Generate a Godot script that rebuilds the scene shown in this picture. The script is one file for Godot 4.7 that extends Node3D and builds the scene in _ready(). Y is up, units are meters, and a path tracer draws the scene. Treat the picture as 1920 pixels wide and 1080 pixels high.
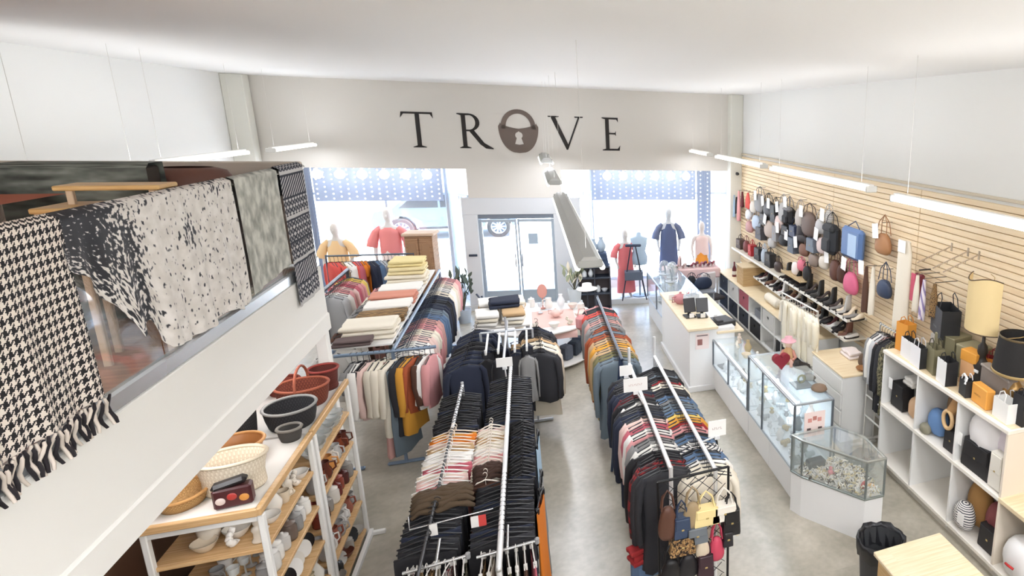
extends Node3D

# ---- the camera, measured from the photograph as 1920 x 1080 ----
const FOCAL := 1138.65
const CENTRE := Vector2(1469.5, 501.85)
const EYE := Vector3(0, 4.3, 0)
# ---- the room ----
const LEFT := -5.2
const RIGHT := 4.65
const TOP := 4.92
var front := Transform3D(Basis(Vector3.UP, -0.12995), Vector3(0, 0, -14.54))  # its own axes: x along the shop front, +z into the room
var mats := {}
var taken := {}
var shapes := {}
var rng := RandomNumberGenerator.new()
const ORD := ["first", "second", "third", "fourth", "fifth", "sixth", "seventh", "eighth", "ninth", "tenth", "eleventh", "twelfth", "thirteenth", "fourteenth", "fifteenth", "sixteenth", "seventeenth", "eighteenth", "nineteenth", "twentieth", "twenty-first", "twenty-second", "twenty-third", "twenty-fourth", "twenty-fifth", "twenty-sixth", "twenty-seventh", "twenty-eighth", "twenty-ninth", "thirtieth", "thirty-first", "thirty-second", "thirty-third", "thirty-fourth", "thirty-fifth", "thirty-sixth", "thirty-seventh", "thirty-eighth", "thirty-ninth", "fortieth", "forty-first", "forty-second", "forty-third", "forty-fourth", "forty-fifth", "forty-sixth", "forty-seventh", "forty-eighth", "forty-ninth", "fiftieth", "fifty-first", "fifty-second", "fifty-third", "fifty-fourth", "fifty-fifth", "fifty-sixth", "fifty-seventh", "fifty-eighth", "fifty-ninth", "sixtieth"]


# collects triangles; points run counter-clockwise seen from outside
class Shape:
	var v := PackedVector3Array()
	var n := PackedVector3Array()
	var t := PackedVector2Array()
	var ix := PackedInt32Array()

	func face(pts: Array, uvs: Array = []) -> void:
		var m: Vector3 = (pts[1] - pts[0]).cross(pts[2] - pts[0])
		if m.length_squared() < 1e-16 and pts.size() > 3:
			m = (pts[2] - pts[0]).cross(pts[3] - pts[0])
		m = m.normalized()
		var b := v.size()
		for i in pts.size():
			v.append(pts[i])
			n.append(m)
			t.append(uvs[i] if uvs.size() else Vector2(pts[i].x + pts[i].z, -pts[i].y))
		for i in range(1, pts.size() - 1):
			ix.append_array([b, b + i + 1, b + i])

	func box(c: Vector3, s: Vector3, ch := 0.0, bs := Basis()) -> Shape:
		var h := s / 2.0
		ch = minf(ch, minf(h.x, minf(h.y, h.z)) * 0.9)
		for axis in 3:
			var a1 := (axis + 1) % 3
			var a2 := (axis + 2) % 3
			for sg in [-1.0, 1.0]:
				var p := []
				for k in [[-1, -1], [1, -1], [1, 1], [-1, 1]]:
					var q := Vector3()
					q[axis] = sg * h[axis]
					q[a1] = k[0] * (h[a1] - ch)
					q[a2] = k[1] * (h[a2] - ch)
					p.append(c + bs * q)
				if sg < 0:
					p.reverse()
				face(p)
				if ch > 0.0:
					for sg2 in [-1.0, 1.0]:
						var e := []
						for k in [-1.0, 1.0]:
							var q1 := Vector3()
							q1[axis] = sg * h[axis]
							q1[a1] = sg2 * (h[a1] - ch)
							q1[a2] = k * (h[a2] - ch)
							e.append(c + bs * q1)
						for k in [1.0, -1.0]:
							var q2 := Vector3()
							q2[axis] = sg * (h[axis] - ch)
							q2[a1] = sg2 * h[a1]
							q2[a2] = k * (h[a2] - ch)
							e.append(c + bs * q2)
						if sg * sg2 > 0:
							e.reverse()
						face(e)
						if axis == 0:
							for sg3 in [-1.0, 1.0]:
								var k1: Vector3 = Vector3(sg * h.x, sg2 * (h.y - ch), sg3 * (h.z - ch))
								var k2: Vector3 = Vector3(sg * (h.x - ch), sg2 * h.y, sg3 * (h.z - ch))
								var k3: Vector3 = Vector3(sg * (h.x - ch), sg2 * (h.y - ch), sg3 * h.z)
								var tri := [c + bs * k1, c + bs * k2, c + bs * k3]
								if sg * sg2 * sg3 < 0:
									tri.reverse()
								face(tri)
		return self

	# rows of points joined into a smooth skin; close joins the ends of each row
	func grid(rows: Array, close := false, sharp := false) -> Shape:
		var nr := rows.size()
		var nc: int = rows[0].size()
		var cols := nc if close else nc - 1
		if sharp:
			for j in nr - 1:
				for i in cols:
					var i2 := (i + 1) % nc
					face([rows[j][i], rows[j][i2], rows[j + 1][i2], rows[j + 1][i]])
			return self
		var b := v.size()
		var w := nc + 1 if close else nc
		var sum := PackedVector3Array()
		sum.resize(nr * nc)
		var flip := false
		if close:
			var vol := 0.0
			var mid := Vector3()
			for j in nr:
				mid += rows[j][0] + rows[j][nc / 2]
			mid /= nr * 2.0
			for j in nr - 1:
				for i in cols:
					var a: Vector3 = rows[j][i] - mid
					vol += a.dot((rows[j][(i + 1) % nc] - mid).cross(rows[j + 1][i] - mid))
			flip = vol < 0.0
		for j in nr - 1:
			for i in cols:
				var i2 := (i + 1) % nc
				var m: Vector3 = (rows[j][i2] - rows[j][i]).cross(rows[j + 1][i] - rows[j][i]) + (rows[j + 1][i] - rows[j + 1][i2]).cross(rows[j][i2] - rows[j + 1][i2])
				if flip:
					m = -m
				for k in [j * nc + i, j * nc + i2, (j + 1) * nc + i, (j + 1) * nc + i2]:
					sum[k] += m
				var p := b + j * w + i
				if flip:
					ix.append_array([p, p + 1, p + w, p + 1, p + w + 1, p + w])
				else:
					ix.append_array([p, p + w, p + 1, p + 1, p + w, p + w + 1])
		for j in nr:
			for i in w:
				v.append(rows[j][i % nc])
				var m := sum[j * nc + i % nc]
				n.append(m.normalized() if m.length_squared() > 1e-20 else Vector3.UP)
				t.append(Vector2(float(i) / (w - 1), float(j) / maxf(nr - 1, 1)))
		return self

	func tube(p: Array, r, sides := 6, flat := 1.0) -> Shape:
		var rows := []
		var up := Vector3.UP
		for k in p.size():
			var d: Vector3 = (p[mini(k + 1, p.size() - 1)] - p[maxi(k - 1, 0)]).normalized()
			if absf(d.dot(up)) > 0.95:
				up = Vector3.RIGHT if absf(d.x) < 0.9 else Vector3.BACK
			var a := d.cross(up).normalized()
			var c := d.cross(a).normalized()
			up = -c if absf(d.dot(c)) < 0.5 else up
			var rr: float = r[k] if r is Array else r
			var row := []
			for i in sides:
				var q := TAU * i / sides
				row.append(p[k] + (a * cos(q) + c * sin(q) * flat) * rr)
			rows.append(row)
		var first := []
		var last := []
		for i in sides:
			first.append(p[0])
			last.append(p[p.size() - 1])
		rows.push_front(first)
		rows.push_back(last)
		return grid(rows, true)

	func lathe(prof: Array, sides := 16, at := Vector3.ZERO, bs := Basis()) -> Shape:
		var rows := []
		for q in prof:
			var row := []
			for i in sides:
				var a := TAU * i / sides
				row.append(at + bs * Vector3(cos(a) * q.x, q.y, sin(a) * q.x))
			rows.append(row)
		return grid(rows, true)

	func prism(poly: PackedVector2Array, depth: float, xf := Transform3D()) -> Shape:
		if Geometry2D.is_polygon_clockwise(poly):
			poly.reverse()
		var tr := Geometry2D.triangulate_polygon(poly)
		for k in range(0, tr.size(), 3):
			var a := poly[tr[k]]
			var b := poly[tr[k + 1]]
			var c := poly[tr[k + 2]]
			if (b - a).cross(c - a) < 0:
				var s := b
				b = c
				c = s
			face([xf * Vector3(a.x, a.y, depth), xf * Vector3(b.x, b.y, depth), xf * Vector3(c.x, c.y, depth)], [a, b, c])
			face([xf * Vector3(a.x, a.y, 0), xf * Vector3(c.x, c.y, 0), xf * Vector3(b.x, b.y, 0)], [a, c, b])
		for k in poly.size():
			var a := poly[k]
			var b := poly[(k + 1) % poly.size()]
			face([xf * Vector3(a.x, a.y, 0), xf * Vector3(b.x, b.y, 0), xf * Vector3(b.x, b.y, depth), xf * Vector3(a.x, a.y, depth)])
		return self

	func mesh() -> ArrayMesh:
		var arr := []
		arr.resize(Mesh.ARRAY_MAX)
		arr[Mesh.ARRAY_VERTEX] = v
		arr[Mesh.ARRAY_NORMAL] = n
		arr[Mesh.ARRAY_TEX_UV] = t
		arr[Mesh.ARRAY_INDEX] = ix
		var m := ArrayMesh.new()
		m.add_surface_from_arrays(Mesh.PRIMITIVE_TRIANGLES, arr)
		return m


func S() -> Shape:
	return Shape.new()


func V(x: float, y: float, z: float) -> Vector3:
	return Vector3(x, y, z)


func M(hex: String, rough := 0.75, metal := 0.0) -> StandardMaterial3D:
	var key := "%s/%.2f/%.2f" % [hex, rough, metal]
	if not mats.has(key):
		var m := StandardMaterial3D.new()
		m.albedo_color = Color(hex)
		m.roughness = rough
		m.metallic = metal
		m.cull_mode = BaseMaterial3D.CULL_DISABLED
		mats[key] = m
	return mats[key]


func glass(hex := "e8f4f4", a := 0.1) -> StandardMaterial3D:
	var key := "glass" + hex + str(a)
	if not mats.has(key):
		var m := StandardMaterial3D.new()
		m.albedo_color = Color(Color(hex), a)
		m.transparency = BaseMaterial3D.TRANSPARENCY_ALPHA
		m.roughness = 0.03
		m.cull_mode = BaseMaterial3D.CULL_DISABLED
		mats[key] = m
	return mats[key]


func glow(hex: String, e: float) -> StandardMaterial3D:
	var key := "glow" + hex + str(e)
	if not mats.has(key):
		var m := StandardMaterial3D.new()
		m.albedo_color = Color(hex)
		m.emission_enabled = true
		m.emission = Color(hex)
		m.emission_energy_multiplier = e
		mats[key] = m
	return mats[key]


# a material from a picture computed by f(x, y) -> Color
func painted(key: String, w: int, h: int, f: Callable, rough := 0.9, tri := 0.0, world := true) -> StandardMaterial3D:
	if not mats.has(key):
		var im := Image.create(w, h, false, Image.FORMAT_RGB8)
		for y in h:
			for x in w:
				im.set_pixel(x, y, f.call(x, y))
		var m := StandardMaterial3D.new()
		m.albedo_texture = ImageTexture.create_from_image(im)
		m.roughness = rough
		m.cull_mode = BaseMaterial3D.CULL_DISABLED
		if tri > 0.0:
			m.uv1_triplanar = true
			m.uv1_world_triplanar = world
			m.uv1_scale = Vector3.ONE * tri
		mats[key] = m
	return mats[key]


func noise(f: float, s := 1, oct := 4) -> FastNoiseLite:
	var q := FastNoiseLite.new()
	q.seed = s
	q.frequency = f
	q.fractal_octaves = oct
	return q


func wood(key: String, light: String, dark: String, rough := 0.5, per_metre := 1.0) -> StandardMaterial3D:
	var q := noise(0.02, hash(key) % 1000)
	return painted("wood" + key, 256, 256, func(x, y): return Color(dark).lerp(Color(light), clampf(0.5 + 0.9 * q.get_noise_2d(x * 0.35, y * 7.0) + 0.12 * sin(y * 0.9), 0, 1)), rough, per_metre)


func wicker(light: String, dark: String) -> StandardMaterial3D:
	var f := func(x, y):
		var a := int(x / 4.0)
		var b := int(y / 4.0)
		var edge := 0.35 if int(x) % 4 == 0 or int(y) % 4 == 0 else 0.0
		return Color(light).lerp(Color(dark), clampf((0.25 if (a + b) % 2 else 0.7) + edge, 0, 1))
	var m := painted("wicker" + light, 32, 32, f, 0.9)
	m.uv1_scale = Vector3(12, 4, 1)
	return m


func numbered(called: String) -> String:
	var k: int = taken.get(called, 0)
	taken[called] = k + 1
	return called if k == 0 else "%s_%03d" % [called, k]


func thing(called: String, label: String, cat: String, at := Transform3D(), group := "") -> Node3D:
	var o := Node3D.new()
	o.name = numbered(called)
	add_child(o)
	o.transform = at
	tag(o, label, cat, group)
	return o


func tag(o: Node3D, label: String, cat: String, group := "") -> Node3D:
	o.set_meta("label", label)
	o.set_meta("category", cat)
	if group:
		o.set_meta("group", group)
	return o


func part(parent: Node3D, called: String, m, mat: Material, at := Transform3D()) -> MeshInstance3D:
	var o := MeshInstance3D.new()
	o.name = numbered(called) if parent == self else called
	o.mesh = m.mesh() if m is Shape else m
	o.material_override = mat
	o.transform = at
	parent.add_child(o, true)
	return o


func one(called: String, label: String, cat: String, m, mat: Material, at := Transform3D(), group := "") -> MeshInstance3D:
	var o := part(self, called, m, mat, at)
	tag(o, label, cat, group)
	return o


func setting(called: String, m, mat: Material, at := Transform3D(), label := "") -> MeshInstance3D:
	var o := part(self, called, m, mat, at)
	o.set_meta("kind", "structure")
	if label:
		o.set_meta("label", label)
	return o


func at(x: float, y: float, z: float, turn := 0.0) -> Transform3D:
	return Transform3D(Basis(Vector3.UP, turn), Vector3(x, y, z))


func lamp_area(where: Transform3D, size: Vector2, energy: float, hex: String) -> void:
	var l := AreaLight3D.new()
	l.name = numbered("lamp_and_fill_light")  # serves the hanging lamps, case lights and added fill alike
	l.area_size = size
	l.light_energy = energy
	l.light_color = Color(hex)
	l.area_range = 40.0
	l.shadow_enabled = true
	add_child(l)
	l.transform = where


const TUBE := 2.2
const FILL_PANEL := 14.0  # energy of the added fill panels behind the camera
const TUBE_GLOW := 3.0
const EXPOSURE := 1.0
const SKY := 8.5
const SUN := 13.0


func _ready() -> void:
	rng.seed = 7
	var cam := Camera3D.new()
	cam.name = "camera"
	add_child(cam)
	cam.transform = Transform3D(Basis.from_euler(Vector3(-0.2324, -0.3981, 0.0294)), EYE)
	cam.projection = Camera3D.PROJECTION_FRUSTUM
	cam.near = 0.1
	cam.far = 300.0
	cam.size = 0.1 * 1080.0 / FOCAL
	cam.frustum_offset = Vector2((960.0 - CENTRE.x) / FOCAL, -(540.0 - CENTRE.y) / FOCAL) * 0.1
	cam.current = true
	var env := Environment.new()
	env.background_mode = Environment.BG_SKY
	var sm := ProceduralSkyMaterial.new()
	sm.sky_top_color = Color("a6c6f2")
	sm.sky_horizon_color = Color("dcebff")
	sm.ground_horizon_color = Color("dfe4ea")
	sm.ground_bottom_color = Color("c8c8c4")
	env.sky = Sky.new()
	env.sky.sky_material = sm
	env.background_energy_multiplier = SKY
	env.tonemap_mode = Environment.TONE_MAPPER_LINEAR
	env.tonemap_exposure = EXPOSURE
	env.sdfgi_enabled = true
	env.ssao_enabled = true
	env.ssil_enabled = true
	var we := WorldEnvironment.new()
	we.name = "world"
	we.environment = env
	add_child(we)
	var sun := DirectionalLight3D.new()
	sun.name = "sun"
	sun.light_energy = SUN
	sun.light_color = Color("fff6e8")
	sun.light_angular_distance = 0.6
	sun.shadow_enabled = true
	add_child(sun)
	sun.transform = Transform3D(Basis.looking_at(Vector3(-0.55, -0.8, -0.12)), Vector3.ZERO)
	room()
	shop_front()
	outside()
	fixtures()
	mezzanine()
	left_shelf()
	racks()
	counters()
	right_wall()
	display()
	foreground()


func room() -> void:
	var white := M("f4f4f1", 0.85)
	var q1 := noise(0.012, 3, 5)
	var q2 := noise(0.09, 5, 3)
	var conc_paint := func(x, y):
		var a := minf(x, y) * 0.0
		var k := 0.5 + 0.55 * q1.get_noise_3d(cos(x * TAU / 512) * 80, sin(x * TAU / 512) * 80, y + a) + 0.2 * q2.get_noise_2d(x, y)
		return Color("96907f").lerp(Color("cdc5b6"), clampf(k, 0, 1))
	var conc := painted("concrete", 512, 512, conc_paint, 0.29, 0.22)
	conc.metallic_specular = 0.7
	setting("floor", S().box(V(-0.27, -0.1, -5.9), V(10.3, 0.2, 17.9)), conc)
	setting("ceiling", S().box(V(-0.27, TOP + 0.15, -6.5), V(10.3, 0.3, 20.4)), M("f3f2f0", 0.9))
	setting("wall_left", S().box(V(LEFT - 0.1, 2.5, -6.65), V(0.2, 5.0, 19.4)), white)
	var wr := setting("wall_right", S().box(V(RIGHT + 0.1, 2.5, -6.2), V(0.2, 5.0, 18.5)), white)
	setting("wall_back", S().box(V(-0.27, 2.5, 3.0), V(10.3, 5.0, 0.2)), white)
	setting("floor", S().box(V(-0.27, 2.75, 1.4), V(9.9, 0.2, 3.0)), M("e6e1d8", 0.6), Transform3D(), "unseen balcony floor, made pale to bounce light to the ceiling")  # out of view; pale colour chosen to bounce light upwards
	# the slats of the display wall
	var tones := [wood("slat_a", "f3dfbf", "ecd4ae", 0.55, 0.6), wood("slat_b", "f1dcba", "e7cda6", 0.55, 0.6), wood("slat_c", "f5e2c4", "efd8b4", 0.55, 0.6)]
	var slat := S().box(Vector3.ZERO, V(0.024, 0.067, 2.43), 0.004).mesh()
	for p in 5:
		for k in 34:
			part(wr, "slat", slat, tones[(k * 7 + p * 3) % 3], at(RIGHT - 0.012, 0.98 + k * 0.0762, -12.62 + p * 2.44))
	part(wr, "groove_backing", S().box(V(RIGHT - 0.002, 2.25, -7.7), V(0.008, 2.54, 12.3)), M("a8875c", 0.8))
	part(wr, "top_ledge", S().box(V(RIGHT - 0.02, 3.585, -6.2), V(0.04, 0.035, 15.2), 0.006), M("d9cdb8", 0.6))
	# corner piers
	setting("trim", S().box(V(LEFT + 0.17, 2.46, -15.0), V(0.34, 4.92, 0.3), 0.012), M("ecebe2", 0.8))
	setting("trim", S().box(V(RIGHT - 0.15, 2.46, -13.86), V(0.3, 4.92, 0.26), 0.012), M("ecebe2", 0.8))


func lock_shape() -> Shape:
	var s := S()
	var w := 0.4
	# shackle: a band between two arcs
	for k in 24:
		var a0 := PI * (-0.06 + 1.12 * k / 24.0)
		var a1 := PI * (-0.06 + 1.12 * (k + 1) / 24.0)
		var f := func(a: float, rx: float, ry: float): return Vector2(cos(a) * rx, 0.1 + sin(a) * ry)
		s.prism(PackedVector2Array([f.call(a0, 0.345, 0.36), f.call(a1, 0.345, 0.36), f.call(a1, 0.25, 0.27), f.call(a0, 0.25, 0.27)]), 0.012)
	# body: horizontal strips, left and right of the keyhole
	var n := 40
	var outer := func(y: float) -> float:
		if y > 0.1:
			return 0.4 - 0.05 * (y - 0.1) / 0.08
		return 0.4 * pow(maxf(1.0 - pow((0.1 - y) / 0.56, 2.0), 0.0), 0.42)
	var hole := func(y: float) -> float:
		if y < -0.28 or y > -0.01:
			return 0.0
		if y > -0.13:
			return sqrt(maxf(0.0, 0.0056 - pow(y + 0.085, 2.0)))
		return lerpf(0.09, 0.045, (y + 0.28) / 0.15)
	var dip := func(y: float) -> float:
		return 0.0 if y < 0.06 else 0.36 * sqrt(minf((y - 0.06) / 0.1, 1.0))
	for k in n:
		var y0 := lerpf(-0.46, 0.18, float(k) / n)
		var y1 := lerpf(-0.46, 0.18, float(k + 1) / n)
		for sg in [-1.0, 1.0]:
			var i0: float = maxf(hole.call(y0 + 0.0001), dip.call(y0))
			var i1: float = maxf(hole.call(y1 - 0.0001), dip.call(y1))
			var q := PackedVector2Array([Vector2(sg * i0, y0), Vector2(sg * maxf(outer.call(y0), i0 + 0.003), y0), Vector2(sg * maxf(outer.call(y1), i1 + 0.003), y1), Vector2(sg * i1, y1)])
			s.prism(q, 0.012)
	return s


func letter_shape(c: String) -> Shape:
	var s := S()
	var r := func(pts: Array):
		var q := PackedVector2Array()
		for i in range(0, pts.size(), 2):
			q.append(Vector2(pts[i], pts[i + 1]) * 0.72)
		s.prism(q, 0.012)
	match c:
		"T":
			r.call([0.0, 1.0, 0.8, 1.0, 0.78, 0.945, 0.02, 0.945])
			r.call([0.0, 1.0, 0.06, 0.95, -0.03, 0.83])
			r.call([0.8, 1.0, 0.74, 0.95, 0.81, 0.83])
			r.call([0.35, 0.95, 0.46, 0.95, 0.46, 0.03, 0.35, 0.03])
			r.call([0.24, 0.0, 0.58, 0.0, 0.58, 0.02, 0.46, 0.06, 0.35, 0.06, 0.24, 0.02])
		"R":
			r.call([0.09, 0.97, 0.2, 0.97, 0.2, 0.03, 0.09, 0.03])
			r.call([0.0, 0.0, 0.3, 0.0, 0.3, 0.02, 0.2, 0.06, 0.09, 0.06, 0.0, 0.02])
			r.call([-0.02, 1.0, 0.3, 1.0, 0.3, 0.95, 0.09, 0.94, -0.02, 0.975])
			for k in 12:
				var a0 := PI * (0.5 - k / 12.0)
				var a1 := PI * (0.5 - (k + 1) / 12.0)
				var o0 := Vector2(0.28 + cos(a0) * 0.29, 0.745 + sin(a0) * 0.255)
				var o1 := Vector2(0.28 + cos(a1) * 0.29, 0.745 + sin(a1) * 0.255)
				var i0 := Vector2(0.28 + cos(a0) * 0.18, 0.745 + sin(a0) * 0.21)
				var i1 := Vector2(0.28 + cos(a1) * 0.18, 0.745 + sin(a1) * 0.21)
				r.call([o0.x, o0.y, o1.x, o1.y, i1.x, i1.y, i0.x, i0.y])
			r.call([0.2, 0.49, 0.34, 0.49, 0.34, 0.535, 0.2, 0.535])
			r.call([0.27, 0.51, 0.4, 0.53, 0.66, 0.16, 0.9, 0.01, 0.9, -0.02, 0.7, 0.0, 0.55, 0.12])
		"V":
			r.call([0.0, 0.97, 0.13, 0.97, 0.5, 0.1, 0.44, 0.0, 0.42, 0.0])
			r.call([0.78, 0.97, 0.83, 0.97, 0.46, 0.0, 0.43, 0.06])
			r.call([-0.08, 1.0, 0.24, 1.0, 0.22, 0.965, -0.07, 0.965])
			r.call([0.68, 1.0, 0.93, 1.0, 0.92, 0.965, 0.69, 0.965])
		"E":
			r.call([0.09, 0.97, 0.2, 0.97, 0.2, 0.03, 0.09, 0.03])
			r.call([-0.01, 1.0, 0.47, 1.0, 0.46, 0.945, 0.09, 0.945, -0.01, 0.975])
			r.call([0.47, 1.0, 0.47, 0.86, 0.42, 0.95])
			r.call([0.2, 0.54, 0.4, 0.54, 0.4, 0.495, 0.2, 0.495])
			r.call([0.4, 0.6, 0.4, 0.44, 0.36, 0.52])
			r.call([-0.01, 0.0, 0.5, 0.0, 0.49, 0.055, 0.09, 0.055, -0.01, 0.025])
			r.call([0.5, 0.0, 0.52, 0.16, 0.44, 0.05])
	return s


func shop_front() -> void:
	var beige := M("e3dfd8", 0.85)
	var grey := M("dfe2e6", 0.7)
	var alu := M("c3ccd6", 0.4, 0.5)
	var w := S()
	w.box(V(-0.275, 4.045, -0.08), V(9.93, 1.75, 0.16))
	w.box(V(-0.31, 2.86, -0.08), V(1.9, 0.62, 0.16))
	setting("wall_front", w, beige, front)
	var d := S()
	d.box(V(-0.2, 2.365, -0.07), V(2.44, 0.37, 0.14), 0.01)
	d.box(V(-1.27, 1.155, -0.07), V(0.3, 2.05, 0.14), 0.01)
	d.box(V(0.73, 1.155, -0.07), V(0.58, 2.05, 0.14), 0.01)
	setting("trim", d, grey, front)
	setting("trim", S().box(V(-0.275, 3.3, -0.68), V(9.93, 0.26, 1.08)), M("e8e4da", 0.85), front)
	setting("floor", S().box(V(-0.275, 0.06, -0.62), V(9.93, 0.14, 1.25), 0.008), M("dfe1e2", 0.4), front, "low white platform of the shop window display")
	var o := S()
	o.box(V(-3.4, 0.24, -1.18), V(3.7, 0.24, 0.14))
	o.box(V(2.93, 0.24, -1.18), V(3.5, 0.24, 0.14))
	o.box(V(-5.0, 1.7, -1.18), V(0.66, 3.2, 0.14))
	o.box(V(4.69, 1.7, -1.18), V(0.16, 3.2, 0.14))
	o.box(V(-0.275, 4.1, -1.18), V(9.93, 1.7, 0.14))
	setting("wall_outer", o, M("eceae4", 0.8), front)
	# display windows
	for k in 2:
		var s0: float = [-4.67, 1.2][k]
		var s1: float = [-1.92, 4.6][k]
		var f := S()
		for sx in [s0 + 0.03, s1 - 0.03]:
			f.box(V(sx, 1.78, -1.12), V(0.07, 2.9, 0.09), 0.008)
		f.box(V((s0 + s1) / 2, 0.37, -1.12), V(s1 - s0, 0.07, 0.09), 0.008)
		f.box(V((s0 + s1) / 2, 2.52, -1.12), V(s1 - s0, 0.05, 0.07), 0.006)
		if k == 0:
			f.box(V(-3.2, 1.78, -1.12), V(0.05, 2.9, 0.07), 0.006)
		var win := setting("window", f, alu, front, ["left display window beside the shop door", "right display window beside the shop door"][k])
		part(win, "pane", S().box(V((s0 + s1) / 2, 1.77, -1.12), V(s1 - s0 - 0.08, 2.78, 0.012)), glass("f2fbff", 0.06))
	# slanting panes between the door and the display windows
	for k in 2:
		var a := V([-1.27, 0.65][k], 0, -0.1)
		var b := V([-1.9, 1.22][k], 0, -1.1)
		var mid := (a + b) / 2
		var ln := a.distance_to(b)
		var xf := front * Transform3D(Basis(Vector3.UP, atan2(-(b - a).z, (b - a).x)), mid)
		var f := S()
		for u in [-0.5, -0.12, 0.5]:
			f.box(V(u * (ln - 0.08), 1.36, 0), V(0.08, 2.46, 0.06), 0.006)
		f.box(V(0, 2.56, 0), V(ln, 0.07, 0.07), 0.006)
		f.box(V(0, 0.2, 0), V(ln, 0.14, 0.07), 0.006)
		var win := setting("window", f, M("c9d9e6", 0.35, 0.3), xf, ["slanting glazed panel left of the shop door", "slanting glazed panel right of the shop door"][k])
		part(win, "pane", S().box(V(0, 1.4, 0), V(ln - 0.1, 2.3, 0.01)), glass("dff0fa", 0.16))
		var tr := M("ffffff", 0.6)
		tr = tr.duplicate()
		tr.backlight_enabled = true
		tr.backlight = Color(1, 1, 1)
		part(win, "transom_panel", S().box(V(0, 2.88, 0), V(ln, 0.58, 0.012)), tr)
	# the double door
	var dr := thing("door", "white-framed double glass entrance door under the padlock sign", "door", front * at(-0.34, 0.13, -0.09))
	dr.set_meta("kind", "structure")
	part(dr, "head_bar", S().box(V(0, 2.0, 0), V(1.56, 0.1, 0.08), 0.006), M("8d98a6", 0.4, 0.5))
	for sg in [-1.0, 1.0]:
		var f := S()
		f.box(V(sg * 0.745, 0.97, 0), V(0.06, 1.94, 0.06), 0.006)
		f.box(V(sg * 0.03, 0.97, 0), V(0.035, 1.94, 0.05), 0.006)
		f.box(V(sg * 0.39, 1.9, 0), V(0.7, 0.06, 0.05), 0.006)
		f.box(V(sg * 0.39, 0.15, 0), V(0.7, 0.3, 0.05), 0.006)
		part(dr, "leaf_frame", f, M("b9c6d2", 0.4, 0.4))
		part(dr, "pane", S().box(V(sg * 0.39, 1.08, 0), V(0.66, 1.6, 0.01)), glass("f4fbff", 0.05))
		part(dr, "handle", S().tube([V(sg * 0.07, 0.85, 0.03), V(sg * 0.07, 0.87, 0.08), V(sg * 0.07, 1.13, 0.08), V(sg * 0.07, 1.15, 0.03)], 0.012), M("5a5f66", 0.4, 0.6))
	one("door_plate", "small dark plaque on the pale wall left of the glass door", "plaque", S().box(V(-1.27, 1.28, 0.012), V(0.17, 0.05, 0.02), 0.004), M("3d4656", 0.5), front)
	one("notice_board", "pale blue notice hanging on the right glass door pane", "notice", S().box(V(-0.02, 1.62, -0.05), V(0.2, 0.24, 0.008), 0.002), M("aebfce", 0.7), front)
	one("wall_camera", "tiny black camera on the wall beside the slat panels", "camera", S().box(V(0, 0, 0), V(0.06, 0.07, 0.08), 0.015).tube([V(0, 0, 0.03), V(0, 0, 0.08)], 0.025, 10), M("2a2a2c", 0.4), at(4.5, 3.13, -13.68))
	# sign
	var ink := M("241f1d", 0.6)
	var L := ["T", "R", "V", "E"]
	var X := [-2.38, -1.33, 0.5, 1.57]
	for k in 4:
		one("sign_letter", "black serif capital letter %s of the shop sign on the upper wall" % L[k], "letter", letter_shape(L[k]), ink, front * at(X[k], 3.605, 0.0), "letters of the sign")
	one("padlock_emblem", "brown padlock emblem standing for the O in the wall sign", "emblem", lock_shape(), M("74675f", 0.7), front * at(-0.16, 3.98, 0.001), "letters of the sign")
	# dotted window screens with globe lamps
	var cloth := M("8a93a6", 0.9).duplicate()
	cloth.backlight_enabled = true
	cloth.backlight = Color(0.32, 0.34, 0.38)
	var bead := M("fbfbfa", 0.5).duplicate()
	bead.backlight_enabled = true
	bead.backlight = Color(1, 1, 1)
	var ball := S().lathe([Vector2(0.001, -0.024), Vector2(0.017, -0.017), Vector2(0.024, 0), Vector2(0.017, 0.017), Vector2(0.001, 0.024)], 8).mesh()
	var panels := [[-4.5, -1.98, 2.37, 3.16, "dotted blue-grey valance across the top of the left window"], [1.25, 3.74, 2.37, 3.16, "dotted blue-grey valance across the top of the right window"], [3.78, 4.13, 0.3, 3.16, "narrow dotted grey curtain at the right edge of the right window"], [-4.66, -4.52, 0.3, 3.16, "narrow dotted curtain strip at the left edge of the left window"]]
	for p in panels:
		var rows := []
		for j in 5:
			var row := []
			for i in 25:
				row.append(V(lerpf(p[0], p[1], i / 24.0), lerpf(p[2], p[3], j / 4.0), -0.95 + 0.015 * sin(i * 1.9)))
			rows.append(row)
		var t := thing("dotted_screen", p[4], "window screen", front, "dotted window screens")
		part(t, "fabric", S().grid(rows), cloth)
		var spots := []
		var nx := int((p[1] - p[0]) / 0.145)
		var ny := int((p[3] - p[2]) / 0.105)
		for j in ny:
			for i in nx:
				spots.append(V(p[0] + (i + 0.5) * (p[1] - p[0]) / nx, p[2] + 0.06 + j * 0.105 + 0.045 * (i % 2), -0.92))
		var mm := MultiMesh.new()
		mm.transform_format = MultiMesh.TRANSFORM_3D
		mm.mesh = ball
		mm.instance_count = spots.size()
		for k in spots.size():
			mm.set_instance_transform(k, Transform3D(Basis(), spots[k]))
		var mi := MultiMeshInstance3D.new()
		mi.name = "dot"
		mi.multimesh = mm
		mi.material_override = bead
		mi.set_meta("kind", "stuff")
		t.add_child(mi, true)
	var globe := S().lathe([Vector2(0.001, -0.1), Vector2(0.05, -0.09), Vector2(0.09, -0.045), Vector2(0.1, 0), Vector2(0.09, 0.045), Vector2(0.05, 0.09), Vector2(0.02, 0.1)], 14).mesh()
	var cap := S().lathe([Vector2(0.03, 0.09), Vector2(0.03, 0.13), Vector2(0.008, 0.14), Vector2(0.008, 0.2), Vector2(0.001, 0.2)], 10).mesh()
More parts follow.
